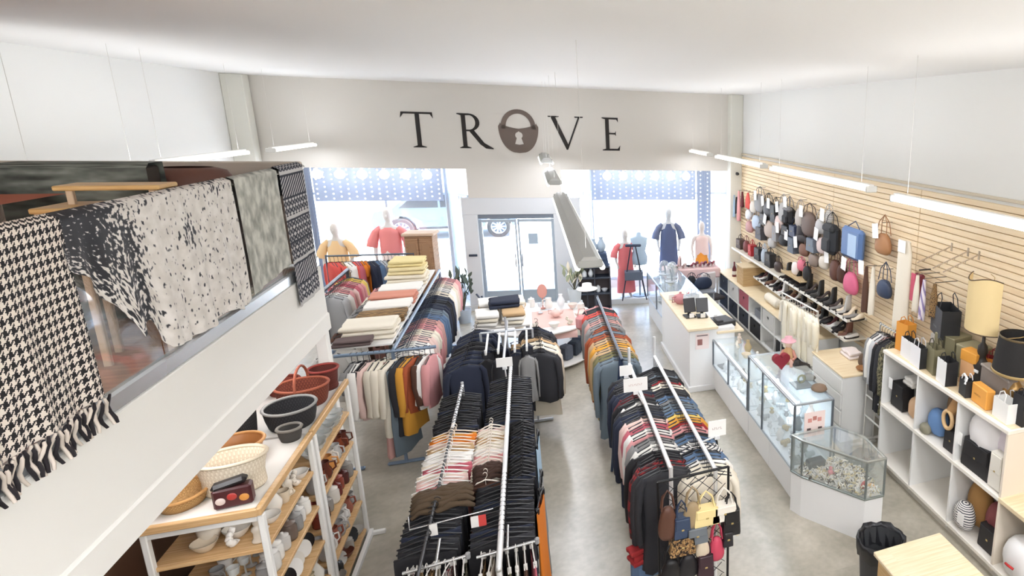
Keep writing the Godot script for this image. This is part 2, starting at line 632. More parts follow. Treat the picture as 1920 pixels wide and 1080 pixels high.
	for k in 12:
		var left := k < 6
		var s := (-4.33 + k * 0.42) if left else (1.62 + (k - 6) * 0.375)
		var g := thing("globe_lamp", "glowing white globe lamp, %s from the left above the %s window" % [ORD[k % 6], "left" if left else "right"], "lamp", front * at(s, 2.97, -0.78), "globe lamps over the windows")
		part(g, "globe", globe, glow("ffffff", 3.0))
		part(g, "cap", cap, M("dddddd", 0.4, 0.4))
		var om := OmniLight3D.new()
		om.name = numbered("globe_light")
		om.light_energy = 0.12
		om.light_size = 0.1
		om.omni_range = 20.0
		om.omni_attenuation = 2.0
		om.shadow_enabled = true
		add_child(om)
		om.position = front * V(s, 2.97, -0.62)


func wheel(r: float) -> Array:
	var tyre := S().lathe([Vector2(r * 0.66, -0.11), Vector2(r * 0.9, -0.11), Vector2(r, -0.08), Vector2(r, 0.08), Vector2(r * 0.9, 0.11), Vector2(r * 0.66, 0.11)], 28)
	var rim := S().lathe([Vector2(r * 0.66, 0.1), Vector2(r * 0.6, 0.07), Vector2(r * 0.58, -0.05), Vector2(0.001, -0.05)], 28)
	for k in 10:
		var a := TAU * k / 10
		rim.box(V(cos(a) * r * 0.32, 0.05, sin(a) * r * 0.32), V(r * 0.6, 0.04, 0.05), 0.01, Basis(Vector3.UP, -a))
	rim.lathe([Vector2(0.001, 0.09), Vector2(r * 0.16, 0.08), Vector2(r * 0.18, 0.02)], 14)
	return [tyre, rim]


func outside() -> void:
	setting("street", S().box(V(0, -0.15, -62), V(160, 0.2, 90)), M("b9b9b6", 0.9), Transform3D(), "pale sunlit street in front of the shop")
	setting("pavement", S().box(V(-0.3, -0.06, -18.6), V(60, 0.12, 4.6), 0.02), M("e6e4de", 0.9), Transform3D(), "pale pavement outside the shop windows")
	setting("building_across", S().box(V(0, 6, -70), V(150, 12, 4)), M("efece6", 0.9), Transform3D(), "pale building far across the street")
	# parked car
	var c := thing("parked_car", "silver-blue parked car in the street beyond the glass door", "car", at(-2.7, -0.05, -25.2))
	var prof := PackedVector2Array()
	for q in [[-2.35, 0.42], [-2.4, 0.75], [-2.28, 1.02], [-1.75, 1.12], [-1.2, 1.62], [0.35, 1.66], [1.05, 1.18], [1.95, 1.05], [2.15, 0.85], [2.18, 0.45]]:
		prof.append(Vector2(q[0], q[1]))
	for wx in [1.54, -1.53]:
		for k in 9:
			var a := PI * k / 8.0
			prof.append(Vector2(wx + 0.46 * cos(a), 0.4 + 0.46 * sin(a)))
	var body := S().prism(prof, 1.78, at(0, 0, -0.89))
	part(c, "body", body, M("53647a", 0.3, 0.2))
	var g := PackedVector2Array([Vector2(-1.55, 1.14), Vector2(-1.1, 1.54), Vector2(-0.35, 1.58), Vector2(-0.35, 1.14)])
	part(c, "window", S().prism(g, 1.8, at(0, 0, -0.9)), M("14181e", 0.2))
	part(c, "window", S().prism(PackedVector2Array([Vector2(-0.28, 1.14), Vector2(-0.28, 1.58), Vector2(0.3, 1.58), Vector2(0.92, 1.16)]), 1.8, at(0, 0, -0.9)), M("14181e", 0.2))
	part(c, "sill_trim", S().box(V(0, 0.42, 0.86), V(2.0, 0.1, 0.08), 0.02), M("1c2026", 0.7))
	for wx in [1.54, -1.53]:
		for z in [0.82, -0.82]:
			var wl := wheel(0.39)
			var wb := Transform3D(Basis(Vector3.RIGHT, PI / 2 if z > 0 else -PI / 2), V(wx, 0.39, z))
			var ty := part(c, "wheel", wl[0], M("1d2024", 0.8), wb)
			part(ty, "rim", wl[1], M("a9b4c0", 0.4, 0.3))


func fixture(x: float, y: float, z0: float, z1: float, label: String, wide: bool, lit := true) -> void:
	var ln := absf(z1 - z0)
	var t := thing("hanging_tube_lamp", label, "ceiling light", at(x, y, (z0 + z1) / 2), "fluorescent tube lamps")
	var pf := PackedVector2Array([Vector2(-0.05, 0.06), Vector2(0.05, 0.06), Vector2(0.11, -0.01), Vector2(0.1, -0.02), Vector2(0.035, 0.02), Vector2(-0.035, 0.02), Vector2(-0.1, -0.02), Vector2(-0.11, -0.01)])
	if not wide:
		pf = PackedVector2Array([Vector2(-0.025, 0.05), Vector2(0.025, 0.05), Vector2(0.03, 0.0), Vector2(-0.03, 0.0)])
	part(t, "housing", S().prism(pf, ln, at(0, 0, -ln / 2)), M("b4b4b0" if wide else "f4f4f0", 0.5))
	for sg in [-1.0, 1.0]:
		var tx: float = sg * (0.1 if wide else 0.05)
		part(t, "tube", S().tube([V(tx, -0.04 if wide else 0.0, -ln / 2 + 0.03), V(tx, -0.04 if wide else 0.0, ln / 2 - 0.03)], 0.024, 10), glow("fffdf4", TUBE_GLOW))
		var cp := S().box(V(0, 0.0, sg * (ln / 2 - 0.012)), V(0.2 if wide else 0.14, 0.07, 0.03), 0.01)
		part(t, "end_cap", cp, M("a9a9a4" if wide else "eeeeea", 0.5))
		part(t, "wire", S().tube([V(0, 0.05, sg * ln * 0.42), V(0, TOP - y, sg * ln * 0.42)], 0.002, 5), M("e4e1db", 0.5))
	lamp_area(Transform3D(Basis(Vector3.RIGHT, -PI / 2), V(x, y - 0.06, (z0 + z1) / 2)), Vector2(0.2, ln), (1.45 if wide else 1.0) * TUBE * ln / 2.4, "f4f7ff")
	if true:  # upward light added over every housing to brighten the ceiling
		lamp_area(Transform3D(Basis(Vector3.RIGHT, PI / 2), V(x, y + 0.07, (z0 + z1) / 2)), Vector2(0.2, ln), TUBE * 0.34 * ln / 2.4, "f4f7ff")


func fixtures() -> void:
	fixture(0.42, 3.12, -5.15, -9.95, "nearest long grey tube lamp hanging down the middle of the shop", true)
	fixture(0.36, 3.3, -10.2, -12.5, "middle grey tube lamp hanging in the centre row, below the padlock sign", true)
	fixture(0.31, 3.5, -12.2, -14.1, "farthest grey tube lamp in the centre row, closest to the front wall", true)
	fixture(3.22, 3.64, -2.5, -4.95, "bright tube lamp nearest the camera along the slat wall", false)
	fixture(3.4, 3.64, -5.7, -8.6, "bright tube lamp along the slat wall above the dresser, second from camera", false)
	fixture(3.42, 3.64, -9.05, -11.6, "bright tube lamp along the slat wall, third from the camera", false)
	fixture(3.44, 3.64, -12.25, -13.75, "short bright tube lamp near the front corner of the slat wall", false)
	fixture(-4.0, 3.64, -9.3, -11.85, "bright tube lamp over the left clothes racks, behind the balcony rugs", false)
	fixture(-3.88, 3.64, -12.5, -14.7, "bright tube lamp in the left row, nearest the front wall", false)
	fixture(-4.05, 3.64, -7.35, -9.15, "unseen tube lamp in the left row just past the balcony end", false)  # unseen, carries the row on to brighten the left wall and ceiling
	fixture(-3.4, 4.6, -0.2, -2.4, "added tube lamp out of view over the left balcony near the camera", false)  # added fill, out of view, lifts the upper left ceiling
	for k in 2:  # unseen tubes below the balcony edge, placed to light shelf and aisle
		var z := -4.4 - k * 1.6
		var ul := thing("unseen_balcony_lamp", "unseen tube lamp under the left balcony edge, %s from the near end" % ORD[k], "ceiling light", at(-2.2, 2.37, z), "unseen tube lamps under the balcony")
		part(ul, "housing", S().box(V(0, 0.035, 0), V(0.08, 0.05, 1.25), 0.008), M("f2f2ee", 0.5))
		part(ul, "tube", S().tube([V(0, -0.01, -0.6), V(0, -0.01, 0.6)], 0.016, 10), glow("fffdf4", TUBE_GLOW))
		lamp_area(Transform3D(Basis(Vector3.BACK, 0.55) * Basis(Vector3.RIGHT, -PI / 2), V(-2.18, 2.32, z)), Vector2(0.06, 1.2), 0.7, "f6f6fa")
	fixture(3.3, 3.64, 0.2, 2.4, "unseen tube lamp continuing the right row behind the camera", false)  # out of view, placed to light what faces the camera
	# added fill panels over the back balcony, out of view behind the camera
	for k in 3:
		var x: float = [-1.25, 0.9, 3.1][k]
		var t := thing("added_fill_panel", "added fill panel lamp out of view over the back balcony, %s from the left" % ORD[k], "ceiling light", at(x, TOP - 0.04, 0.9), "added fill panels over the back balcony")
		part(t, "frame", S().box(V(0, 0.015, 0), V(1.3, 0.05, 1.3), 0.006), M("e6e4e0", 0.5))
		part(t, "diffuser", S().box(V(0, -0.012, 0), V(1.2, 0.012, 1.2)), glow("fbfcff", 2.0))
		lamp_area(Transform3D(Basis(Vector3.RIGHT, -PI / 2), V(x, TOP - 0.07, 0.9)), Vector2(1.2, 1.2), FILL_PANEL, "f4f7ff")


# ---------- balcony on the left ----------
func drape(z0: float, z1: float, top: float, bottom: Callable, x: float, nz := 30, ny := 14, wave := 0.008, back := 0.25) -> Shape:
	var rows := []
	for j in ny + 3:
		var row := []
		for i in nz + 1:
			var z := lerpf(z0, z1, float(i) / nz)
			if j < 3:  # over the handrail and down behind it
				row.append([V(x - 0.085, top - back, z), V(x - 0.075, top - 0.01, z), V(x - 0.04, top + 0.022, z)][j])
				continue
			var u := float(j - 3) / (ny - 1)
			var b: float = bottom.call(z)
			row.append(V(x + wave * sin(z * 17.0 + u * 2.0) * u + wave * 0.6 * sin(z * 41.0) * u, lerpf(top, b, u), z))
		rows.append(row)
	return S().grid(rows)


func mezzanine() -> void:
	var white := M("f1efe9", 0.8)
	var end := -7.12
	setting("floor", S().box(V(-3.6, 2.62, (end - 0.1) / 2), V(3.2, 0.36, absf(end) - 0.1)), wood("balcony", "c98a5a", "a86c42", 0.7, 0.5), Transform3D(), "brown timber floor of the left balcony")
	var f := S()
	f.box(V(-1.985, 2.55, (end - 0.1) / 2), V(0.05, 0.52, absf(end) - 0.1), 0.006)
	f.box(V(-1.99, 2.245, (end - 0.1) / 2), V(0.09, 0.18, absf(end) - 0.1), 0.012)
	f.box(V(-3.6, 2.55, end), V(3.2, 0.52, 0.05), 0.006)
	setting("trim", f, white, Transform3D(), "white fascia board along the edge of the left balcony")
	setting("trim", S().box(V(-1.99, 2.86, (end - 0.1) / 2), V(0.05, 0.1, absf(end) - 0.1), 0.012), M("cfd3d6", 0.25, 0.7), Transform3D(), "metal channel holding the balcony glass")
	setting("pillar", S().box(V(-2.02, 1.08, end + 0.06), V(0.1, 2.16, 0.1), 0.008), white, Transform3D(), "white post carrying the far corner of the left balcony")
	setting("wall_balcony_end", S().box(V(-3.6, 3.33, end - 0.02), V(3.2, 0.98, 0.08), 0.01), M("cfc4b6", 0.8))
	var rail := thing("balcony_railing", "glass balcony railing with a slim handrail hung with rugs", "railing")
	part(rail, "handrail", S().tube([V(-1.99, 3.775, -0.1), V(-1.99, 3.775, end)], 0.022, 10), M("a9a59c", 0.35, 0.6))
	for k in 5:
		part(rail, "pane", S().box(V(-1.99, 3.33, -0.85 - k * 1.4), V(0.012, 0.86, 1.37), 0.003), glass("e6f1ee", 0.08))
	# houndstooth throw with tassels
	var weave_paint := func(px, py):
		var i := int(px / 4.0)
		var j := int(py / 4.0)
		var warp := (i % 8) < 4
		var weft := (j % 8) < 4
		var dark := warp if (i + j) % 4 < 2 else weft
		return Color("1d1a1c") if dark else Color("e9ded2")
	var weave := painted("hound", 32, 32, weave_paint, 0.95)
	weave.uv1_scale = Vector3(1.5 / 0.04, 1.0 / 0.04, 1)
	var hb := func(z: float): return 2.93 - 0.02 * (z + 3.0)
	var t := thing("houndstooth_throw", "black and cream houndstooth throw with tassels hung over the balcony rail", "blanket")
	part(t, "cloth", drape(-2.2, -3.7, 3.8, hb, -1.945, 40, 12, 0.012), weave)
	var tas := []
	for k in 3:
		var pts := []
		var rr := []
		for j in 6:
			pts.append(V(0.012 * sin(j * 1.3 + k), -j * 0.03, 0.012 * sin(j * 0.9 + k * 2.0)))
			rr.append([0.005, 0.007, 0.008, 0.008, 0.008, 0.006][j])
		tas.append(S().tube(pts, rr, 6).mesh())
	for k in 84:
		var z := -2.21 - k * 0.0178
		part(t, "tassel", tas[k % 3], M("262226" if k % 2 else "d9cdc0", 0.95), Transform3D(Basis(Vector3.RIGHT, 0.3 * sin(k * 0.7) - 0.1), V(-1.94 + 0.012 * sin(z * 17.0 + 2.0), 2.935 - 0.02 * (z + 3.0), z)))
	# cowhide
	var qa := noise(0.035, 11, 3)
	var qb := noise(0.11, 12, 2)
	var hide_paint := func(px, py):
		var u: float = px / 384.0
		var v: float = py / 256.0
		var cover := -0.42
		cover = maxf(cover, 0.55 - maxf(u - 0.12, 0.0) * 4.0 - maxf(v - 0.55, 0.0) * 1.2)
		cover = maxf(cover, 0.35 - absf(u - 0.27 - 0.0 * v) * 7.0 - (0.3 if v < 0.3 else 0.0))
		cover = maxf(cover, 0.5 - absf(u - 0.85) * 3.0 - v * 2.6)
		cover = maxf(cover, 0.1 - v * 2.2)
		cover = maxf(cover, 0.2 - absf(u - 0.62) * 6.0 - absf(v - 0.42) * 3.5)
		var d := cover + 0.5 * qa.get_noise_2d(px * 2.2, py * 1.3) + 0.75 * qb.get_noise_2d(px * 1.3, py * 0.7)
		var base := Color("ece7e1").lerp(Color("d8d2ca"), clampf(0.5 + qa.get_noise_2d(px + 500, py), 0, 1))
		return base.lerp(Color("25262c"), clampf(d * 7.0, 0, 1))
	var hide := painted("hide", 384, 256, hide_paint, 0.7)
	var zs := [-3.66, -3.8, -3.9, -4.0, -4.05, -4.09, -4.14, -4.22, -4.31, -4.37, -4.58, -4.85, -5.0, -5.18, -5.3, -5.40, -5.5]
	var ys := [3.57, 3.5, 3.37, 3.28, 3.2, 3.1, 3.15, 3.17, 3.01, 2.95, 2.93, 2.92, 2.95, 2.94, 2.9, 2.87, 2.98]
	var cb := func(z: float) -> float:
		for k in zs.size() - 1:
			if z <= zs[k] and z >= zs[k + 1]:
				return lerpf(ys[k], ys[k + 1], (z - zs[k]) / (zs[k + 1] - zs[k]))
		return 2.98
	one("cowhide", "black and white cowhide with ragged legs hung over the balcony rail", "hide", drape(-3.67, -5.46, 3.8, cb, -1.95, 90, 14, 0.014), hide)
	var qr := noise(0.05, 21, 4)
	one("rug", "pale grey mottled rug hung over the balcony rail beside the cowhide", "rug", drape(-5.5, -6.32, 3.8, func(z: float): return 2.95 - 0.07 * (z + 5.5), -1.945, 24, 10, 0.006), painted("greyrug", 128, 128, func(px, py): return Color("8f9088").lerp(Color("d6d6cc"), clampf(0.62 + 0.9 * qr.get_noise_2d(px, py), 0, 1)), 0.95))
	var run_paint := func(px, py):
		var band := int(py / 32) % 4
		var a := absf(fmod(px / 8.0, 1.0) - 0.5)
		var b := absf(fmod(py / 10.0, 1.0) - 0.5)
		var light := (a + b > 0.62) or (a + b < 0.22)
		if band == 2:
			light = fmod((px + py) / 7.0, 1.0) > 0.55
		if int(py) % 32 < 3:
			light = false
		if int(py) % 64 > 58:
			light = true
		return Color("c9c7c6") if light else Color("30323d")
	var run := painted("runner", 64, 256, run_paint, 0.95)
	one("runner_rug", "narrow navy and white patterned runner at the far end of the balcony rail", "rug", drape(-6.36, -6.95, 3.81, func(z: float): return 2.6 - 0.02 * (z + 6.3), -1.94, 12, 12, 0.006), run)
	# things standing on the balcony
	var qs := noise(0.03, 31, 4)
	var stripe := painted("stripe", 256, 128, func(px, py): return Color("4c4f4a").lerp(Color("9aa096"), clampf(0.5 + 1.0 * qs.get_noise_2d(px * 0.25, py * 5.0), 0, 1)), 0.95)
	var gb := S()
	var rows := []
	for j in 7:
		var row := []
		for i in 2:
			row.append([V(-3.17 + i * 0.74, 2.83, -5.55), V(-3.17 + i * 0.74, 3.2, -5.55), V(-3.17 + i * 0.74, 3.6, -5.55), V(-3.17 + i * 0.74, 3.88, -5.56), V(-3.17 + i * 0.74, 3.91, -5.6), V(-3.17 + i * 0.74, 3.91, -5.78), V(-3.17 + i * 0.74, 3.5, -5.8)][j])
		rows.append(row)
	gb.grid(rows)
	var gt := thing("draped_chest", "chest draped with a grey streaked rug on the balcony", "chest")
	part(gt, "rug_cover", gb, stripe)
	part(gt, "body", S().box(V(-2.8, 3.36, -5.68), V(0.7, 1.05, 0.18), 0.01), M("3c332c", 0.7))
	var rc := thing("rattan_chair", "curved pale rattan chair back at the left edge of the balcony", "chair")
	for k in 3:
		var p := []
		for i in 13:
			var a := PI * (0.15 + 1.7 * i / 12.0)
			p.append(V(-3.13 + 0.12 * sin(a) * (1 if k != 2 else -1), 3.8 + 0.12 * cos(a) - k * 0.16, -5.25))
		part(rc, "curved_cane", S().tube(p, 0.014, 7), M("d3c2b2", 0.6))
	part(rc, "back_panel", S().box(V(-3.4, 3.45, -5.36), V(0.5, 0.9, 0.05), 0.02), M("2e2a2c", 0.8))
	part(rc, "seat", S().box(V(-3.4, 3.22, -5.1), V(0.5, 0.08, 0.46), 0.03), M("4a3c36", 0.8))
	for sx in [-3.62, -3.18]:
		for sz in [-5.34, -4.92]:
			part(rc, "leg", S().tube([V(sx, 2.8, sz), V(sx, 3.2, sz)], 0.018, 7), M("d3c2b2", 0.6))
	var red_paint := func(px, py):
		var a := absf(fmod(px / 32.0, 1.0) - 0.5) + absf(fmod(py / 32.0, 1.0) - 0.5)
		return Color("5a1f1c") if a < 0.25 else (Color("8a4a38") if a < 0.38 else Color("76302a"))
	var red := painted("tribal", 128, 128, red_paint, 0.95)
	var heap := [["red folded rug on the floor stack, lowest of the balcony rugs", 2.8, 3.1], ["dark red patterned folded rug, middle of the balcony rug stack", 3.1, 3.42], ["rust red folded rug on top of the balcony rug stack", 3.42, 3.74]]
	for k in 3:
		var hr := []
		for j in 9:
			var a := -PI / 2 + PI * j / 8.0
			var h: float = (heap[k][2] - heap[k][1]) / 2
			hr.append([V(-3.9, heap[k][1] + h + sin(a) * h, -4.75 + cos(a) * h), V(-2.62 - 0.05 * k, heap[k][1] + h + sin(a) * h, -4.75 + cos(a) * h)])
		hr.push_front([V(-3.9, heap[k][1], -5.3), V(-2.62 - 0.05 * k, heap[k][1], -5.3)])
		hr.append([V(-3.9, heap[k][2], -5.3), V(-2.62 - 0.05 * k, heap[k][2], -5.3)])
		one("folded_rug", heap[k][0], "rug", S().grid(hr), [red, M("6b2a22", 0.95), M("b0644a", 0.95)][k], Transform3D(), "stacked rugs on the balcony")
	var bam := wood("bamboo", "dcb87c", "c69a5c", 0.45, 1.5)
	var bt := thing("stepped_shelf", "two-tier pale bamboo shelf table on the balcony behind the cowhide", "shelf")
	part(bt, "shelf_board", S().box(V(-2.27, 3.72, -4.74), V(0.5, 0.03, 0.34), 0.006), bam)
	part(bt, "shelf_board", S().box(V(-2.25, 3.83, -4.82), V(0.46, 0.028, 0.22), 0.006), bam)
	for sx in [-2.49, -2.36, -2.06]:
		part(bt, "leg", S().box(V(sx, 3.25, -4.6), V(0.035, 0.92, 0.035), 0.005), M("dcc3a4", 0.5))
	for sx in [-2.43, -2.07]:
		part(bt, "upright", S().box(V(sx, 3.77, -4.76), V(0.03, 0.1, 0.03), 0.004), M("dcc3a4", 0.5))
		part(bt, "leg", S().box(V(sx, 3.25, -4.86), V(0.035, 0.92, 0.035), 0.005), M("dcc3a4", 0.5))
	var pr := []
	for j in 9:
		var row := []
		var a := -PI / 2 + PI * j / 8
		for i in 20:
			var q := TAU * i / 20
			var w := 0.36 * (0.55 + 0.45 * cos(a) ** 0.6)
			row.append(V(-2.42 + cos(q) * w * 0.85, 3.55 + sin(a) * 0.3, -6.05 + sin(q) * w * 0.6))
		pr.append(row)
	var pf := thing("leather_cushion", "large brown leather cushion on a stand at the balcony's far part", "cushion")
	part(pf, "cover", S().grid(pr, true), M("6f4a3e", 0.55))
	part(pf, "seam", S().tube([V(-2.72, 3.56, -6.05), V(-2.6, 3.57, -5.88), V(-2.42, 3.57, -5.83), V(-2.24, 3.57, -5.88), V(-2.12, 3.56, -6.05)], 0.012, 6), M("3d241d", 0.7))
	part(pf, "stand", S().box(V(-2.42, 3.05, -6.05), V(0.5, 0.5, 0.36), 0.02), M("50382e", 0.7))
	one("rolled_kilim", "rolled red patterned kilim between grey chest and brown cushion", "rug", S().tube([V(-2.72, 2.8, -6.1), V(-2.7, 3.88, -6.13)], 0.1, 14), red)
	# dark cabinet under the balcony
	var ch := thing("dark_cabinet", "dark brown wooden cabinet in the shade below the balcony", "cabinet", at(-2.95, 0, -5.2))
	part(ch, "body", S().box(V(0, 0.85, 0), V(0.5, 1.7, 5.2), 0.012), M("4a3324", 0.6))
	part(ch, "top", S().box(V(0, 1.72, 0), V(0.56, 0.05, 5.26), 0.012), M("5b4230", 0.55))
	for k in 6:
		part(ch, "door", S().box(V(0.26, 0.86, -2.15 + k * 0.86), V(0.025, 1.5, 0.82), 0.008), M("553a28", 0.55))


# ---------- shelves of knick-knacks under the balcony ----------
func ware(kind: String) -> ArrayMesh:
	if shapes.has(kind):
		return shapes[kind]
	var s := S()
	var p := func(a: Array):
		var q := []
		for i in range(0, a.size(), 2):
			q.append(Vector2(maxf(a[i], 0.001), a[i + 1]))
		return q
	match kind:
		"cup":
			s.lathe(p.call([0.0, 0.0, 0.028, 0.0, 0.034, 0.03, 0.038, 0.085, 0.034, 0.085, 0.03, 0.03, 0.0, 0.012]), 14)
			s.tube([V(0.034, 0.07, 0), V(0.058, 0.066, 0), V(0.06, 0.035, 0), V(0.034, 0.025, 0)], 0.005, 6)
		"bowl":
			s.lathe(p.call([0.0, 0.0, 0.035, 0.0, 0.055, 0.025, 0.075, 0.065, 0.07, 0.066, 0.05, 0.03, 0.0, 0.014]), 16)
		"vase":
			s.lathe(p.call([0.0, 0.0, 0.035, 0.0, 0.055, 0.05, 0.058, 0.09, 0.035, 0.14, 0.022, 0.17, 0.032, 0.195, 0.026, 0.195, 0.018, 0.17, 0.0, 0.15]), 16)
		"jar":
			s.lathe(p.call([0.0, 0.0, 0.045, 0.0, 0.052, 0.02, 0.052, 0.1, 0.04, 0.115, 0.045, 0.12, 0.045, 0.13, 0.012, 0.142, 0.014, 0.155, 0.0, 0.162]), 14)
		"plate":
			var b := Basis(Vector3.BACK, -1.25)
			s.lathe(p.call([0.0, 0.0, 0.06, 0.002, 0.1, 0.014, 0.1, 0.018, 0.058, 0.008, 0.0, 0.006]), 20, V(-0.02, 0.1, 0), b)
			s.box(V(-0.045, 0.02, 0), V(0.05, 0.04, 0.07), 0.006)
		"goblet":
			s.lathe(p.call([0.0, 0.0, 0.035, 0.0, 0.03, 0.006, 0.006, 0.012, 0.006, 0.08, 0.03, 0.1, 0.036, 0.15, 0.033, 0.15, 0.027, 0.102, 0.0, 0.09]), 12)
		"pitcher":
			s.lathe(p.call([0.0, 0.0, 0.045, 0.0, 0.06, 0.04, 0.058, 0.08, 0.04, 0.12, 0.045, 0.16, 0.04, 0.16, 0.034, 0.12, 0.0, 0.09]), 14)
			s.tube([V(0.04, 0.14, 0), V(0.085, 0.13, 0), V(0.09, 0.07, 0), V(0.056, 0.05, 0)], 0.008, 6)
		"teapot":
			s.lathe(p.call([0.0, 0.0, 0.04, 0.0, 0.075, 0.04, 0.07, 0.08, 0.03, 0.1, 0.012, 0.105, 0.014, 0.12, 0.0, 0.126]), 16)
			s.tube([V(0.06, 0.04, 0), V(0.1, 0.06, 0), V(0.12, 0.1, 0)], [0.018, 0.012, 0.008], 8)
			s.tube([V(-0.06, 0.085, 0), V(-0.11, 0.085, 0), V(-0.11, 0.035, 0), V(-0.065, 0.03, 0)], 0.007, 6)
		"figurine":
			s.lathe(p.call([0.0, 0.0, 0.04, 0.0, 0.042, 0.012, 0.03, 0.03, 0.028, 0.07, 0.036, 0.09, 0.03, 0.11, 0.014, 0.12, 0.022, 0.135, 0.022, 0.155, 0.0, 0.17]), 12)
			s.tube([V(0.0, 0.1, 0.03), V(0.03, 0.075, 0.04), V(0.035, 0.06, 0.01)], 0.009, 6)
			s.tube([V(0.0, 0.1, -0.03), V(0.03, 0.08, -0.042), V(0.04, 0.095, -0.02)], 0.009, 6)
		"shell":
			for k in 7:
				var a := k * 0.9
				s.lathe(p.call([0.0, 0.0, 0.03 - k * 0.003, 0.012, 0.02, 0.03, 0.0, 0.05]), 9, V(cos(a) * 0.02, k * 0.012, sin(a) * 0.02), Basis(V(sin(a), 0, cos(a)), 0.5))
	shapes[kind] = s.mesh()
	return shapes[kind]


func basket(label: String, at_: Transform3D, rx: float, rz: float, h: float, wall: Material, handle := false, rim: Material = null, flare := 1.15) -> Node3D:
	var t := thing("basket", label, "basket", at_)
	var rows := []
	for q in [[0.02, 0.0], [0.8, 0.0], [0.86, 0.02], [1.0 / flare + 0.07, h * 0.5], [1.0, h], [0.95, h], [0.86, h * 0.5], [0.78, 0.03], [0.02, 0.02]]:
		var row := []
		for i in 26:
			var a := TAU * i / 26
			row.append(V(cos(a) * rx * q[0], q[1] + 0.003 * sin(i * 6.0), sin(a) * rz * q[0]))
		rows.append(row)
	part(t, "wall", S().grid(rows, true), wall)
	var ring := []
	for i in 27:
		var a := TAU * i / 26
		ring.append(V(cos(a) * rx * 0.98, h, sin(a) * rz * 0.98))
	part(t, "rim", S().tube(ring, 0.012, 6), rim if rim else wall)
	if handle:
		var p := []
		for i in 11:
			var a := PI * i / 10
			p.append(V(0, h + sin(a) * rz * 0.95, cos(a) * rz))
		part(t, "handle", S().tube(p, 0.011, 7), rim if rim else wall)
	return t


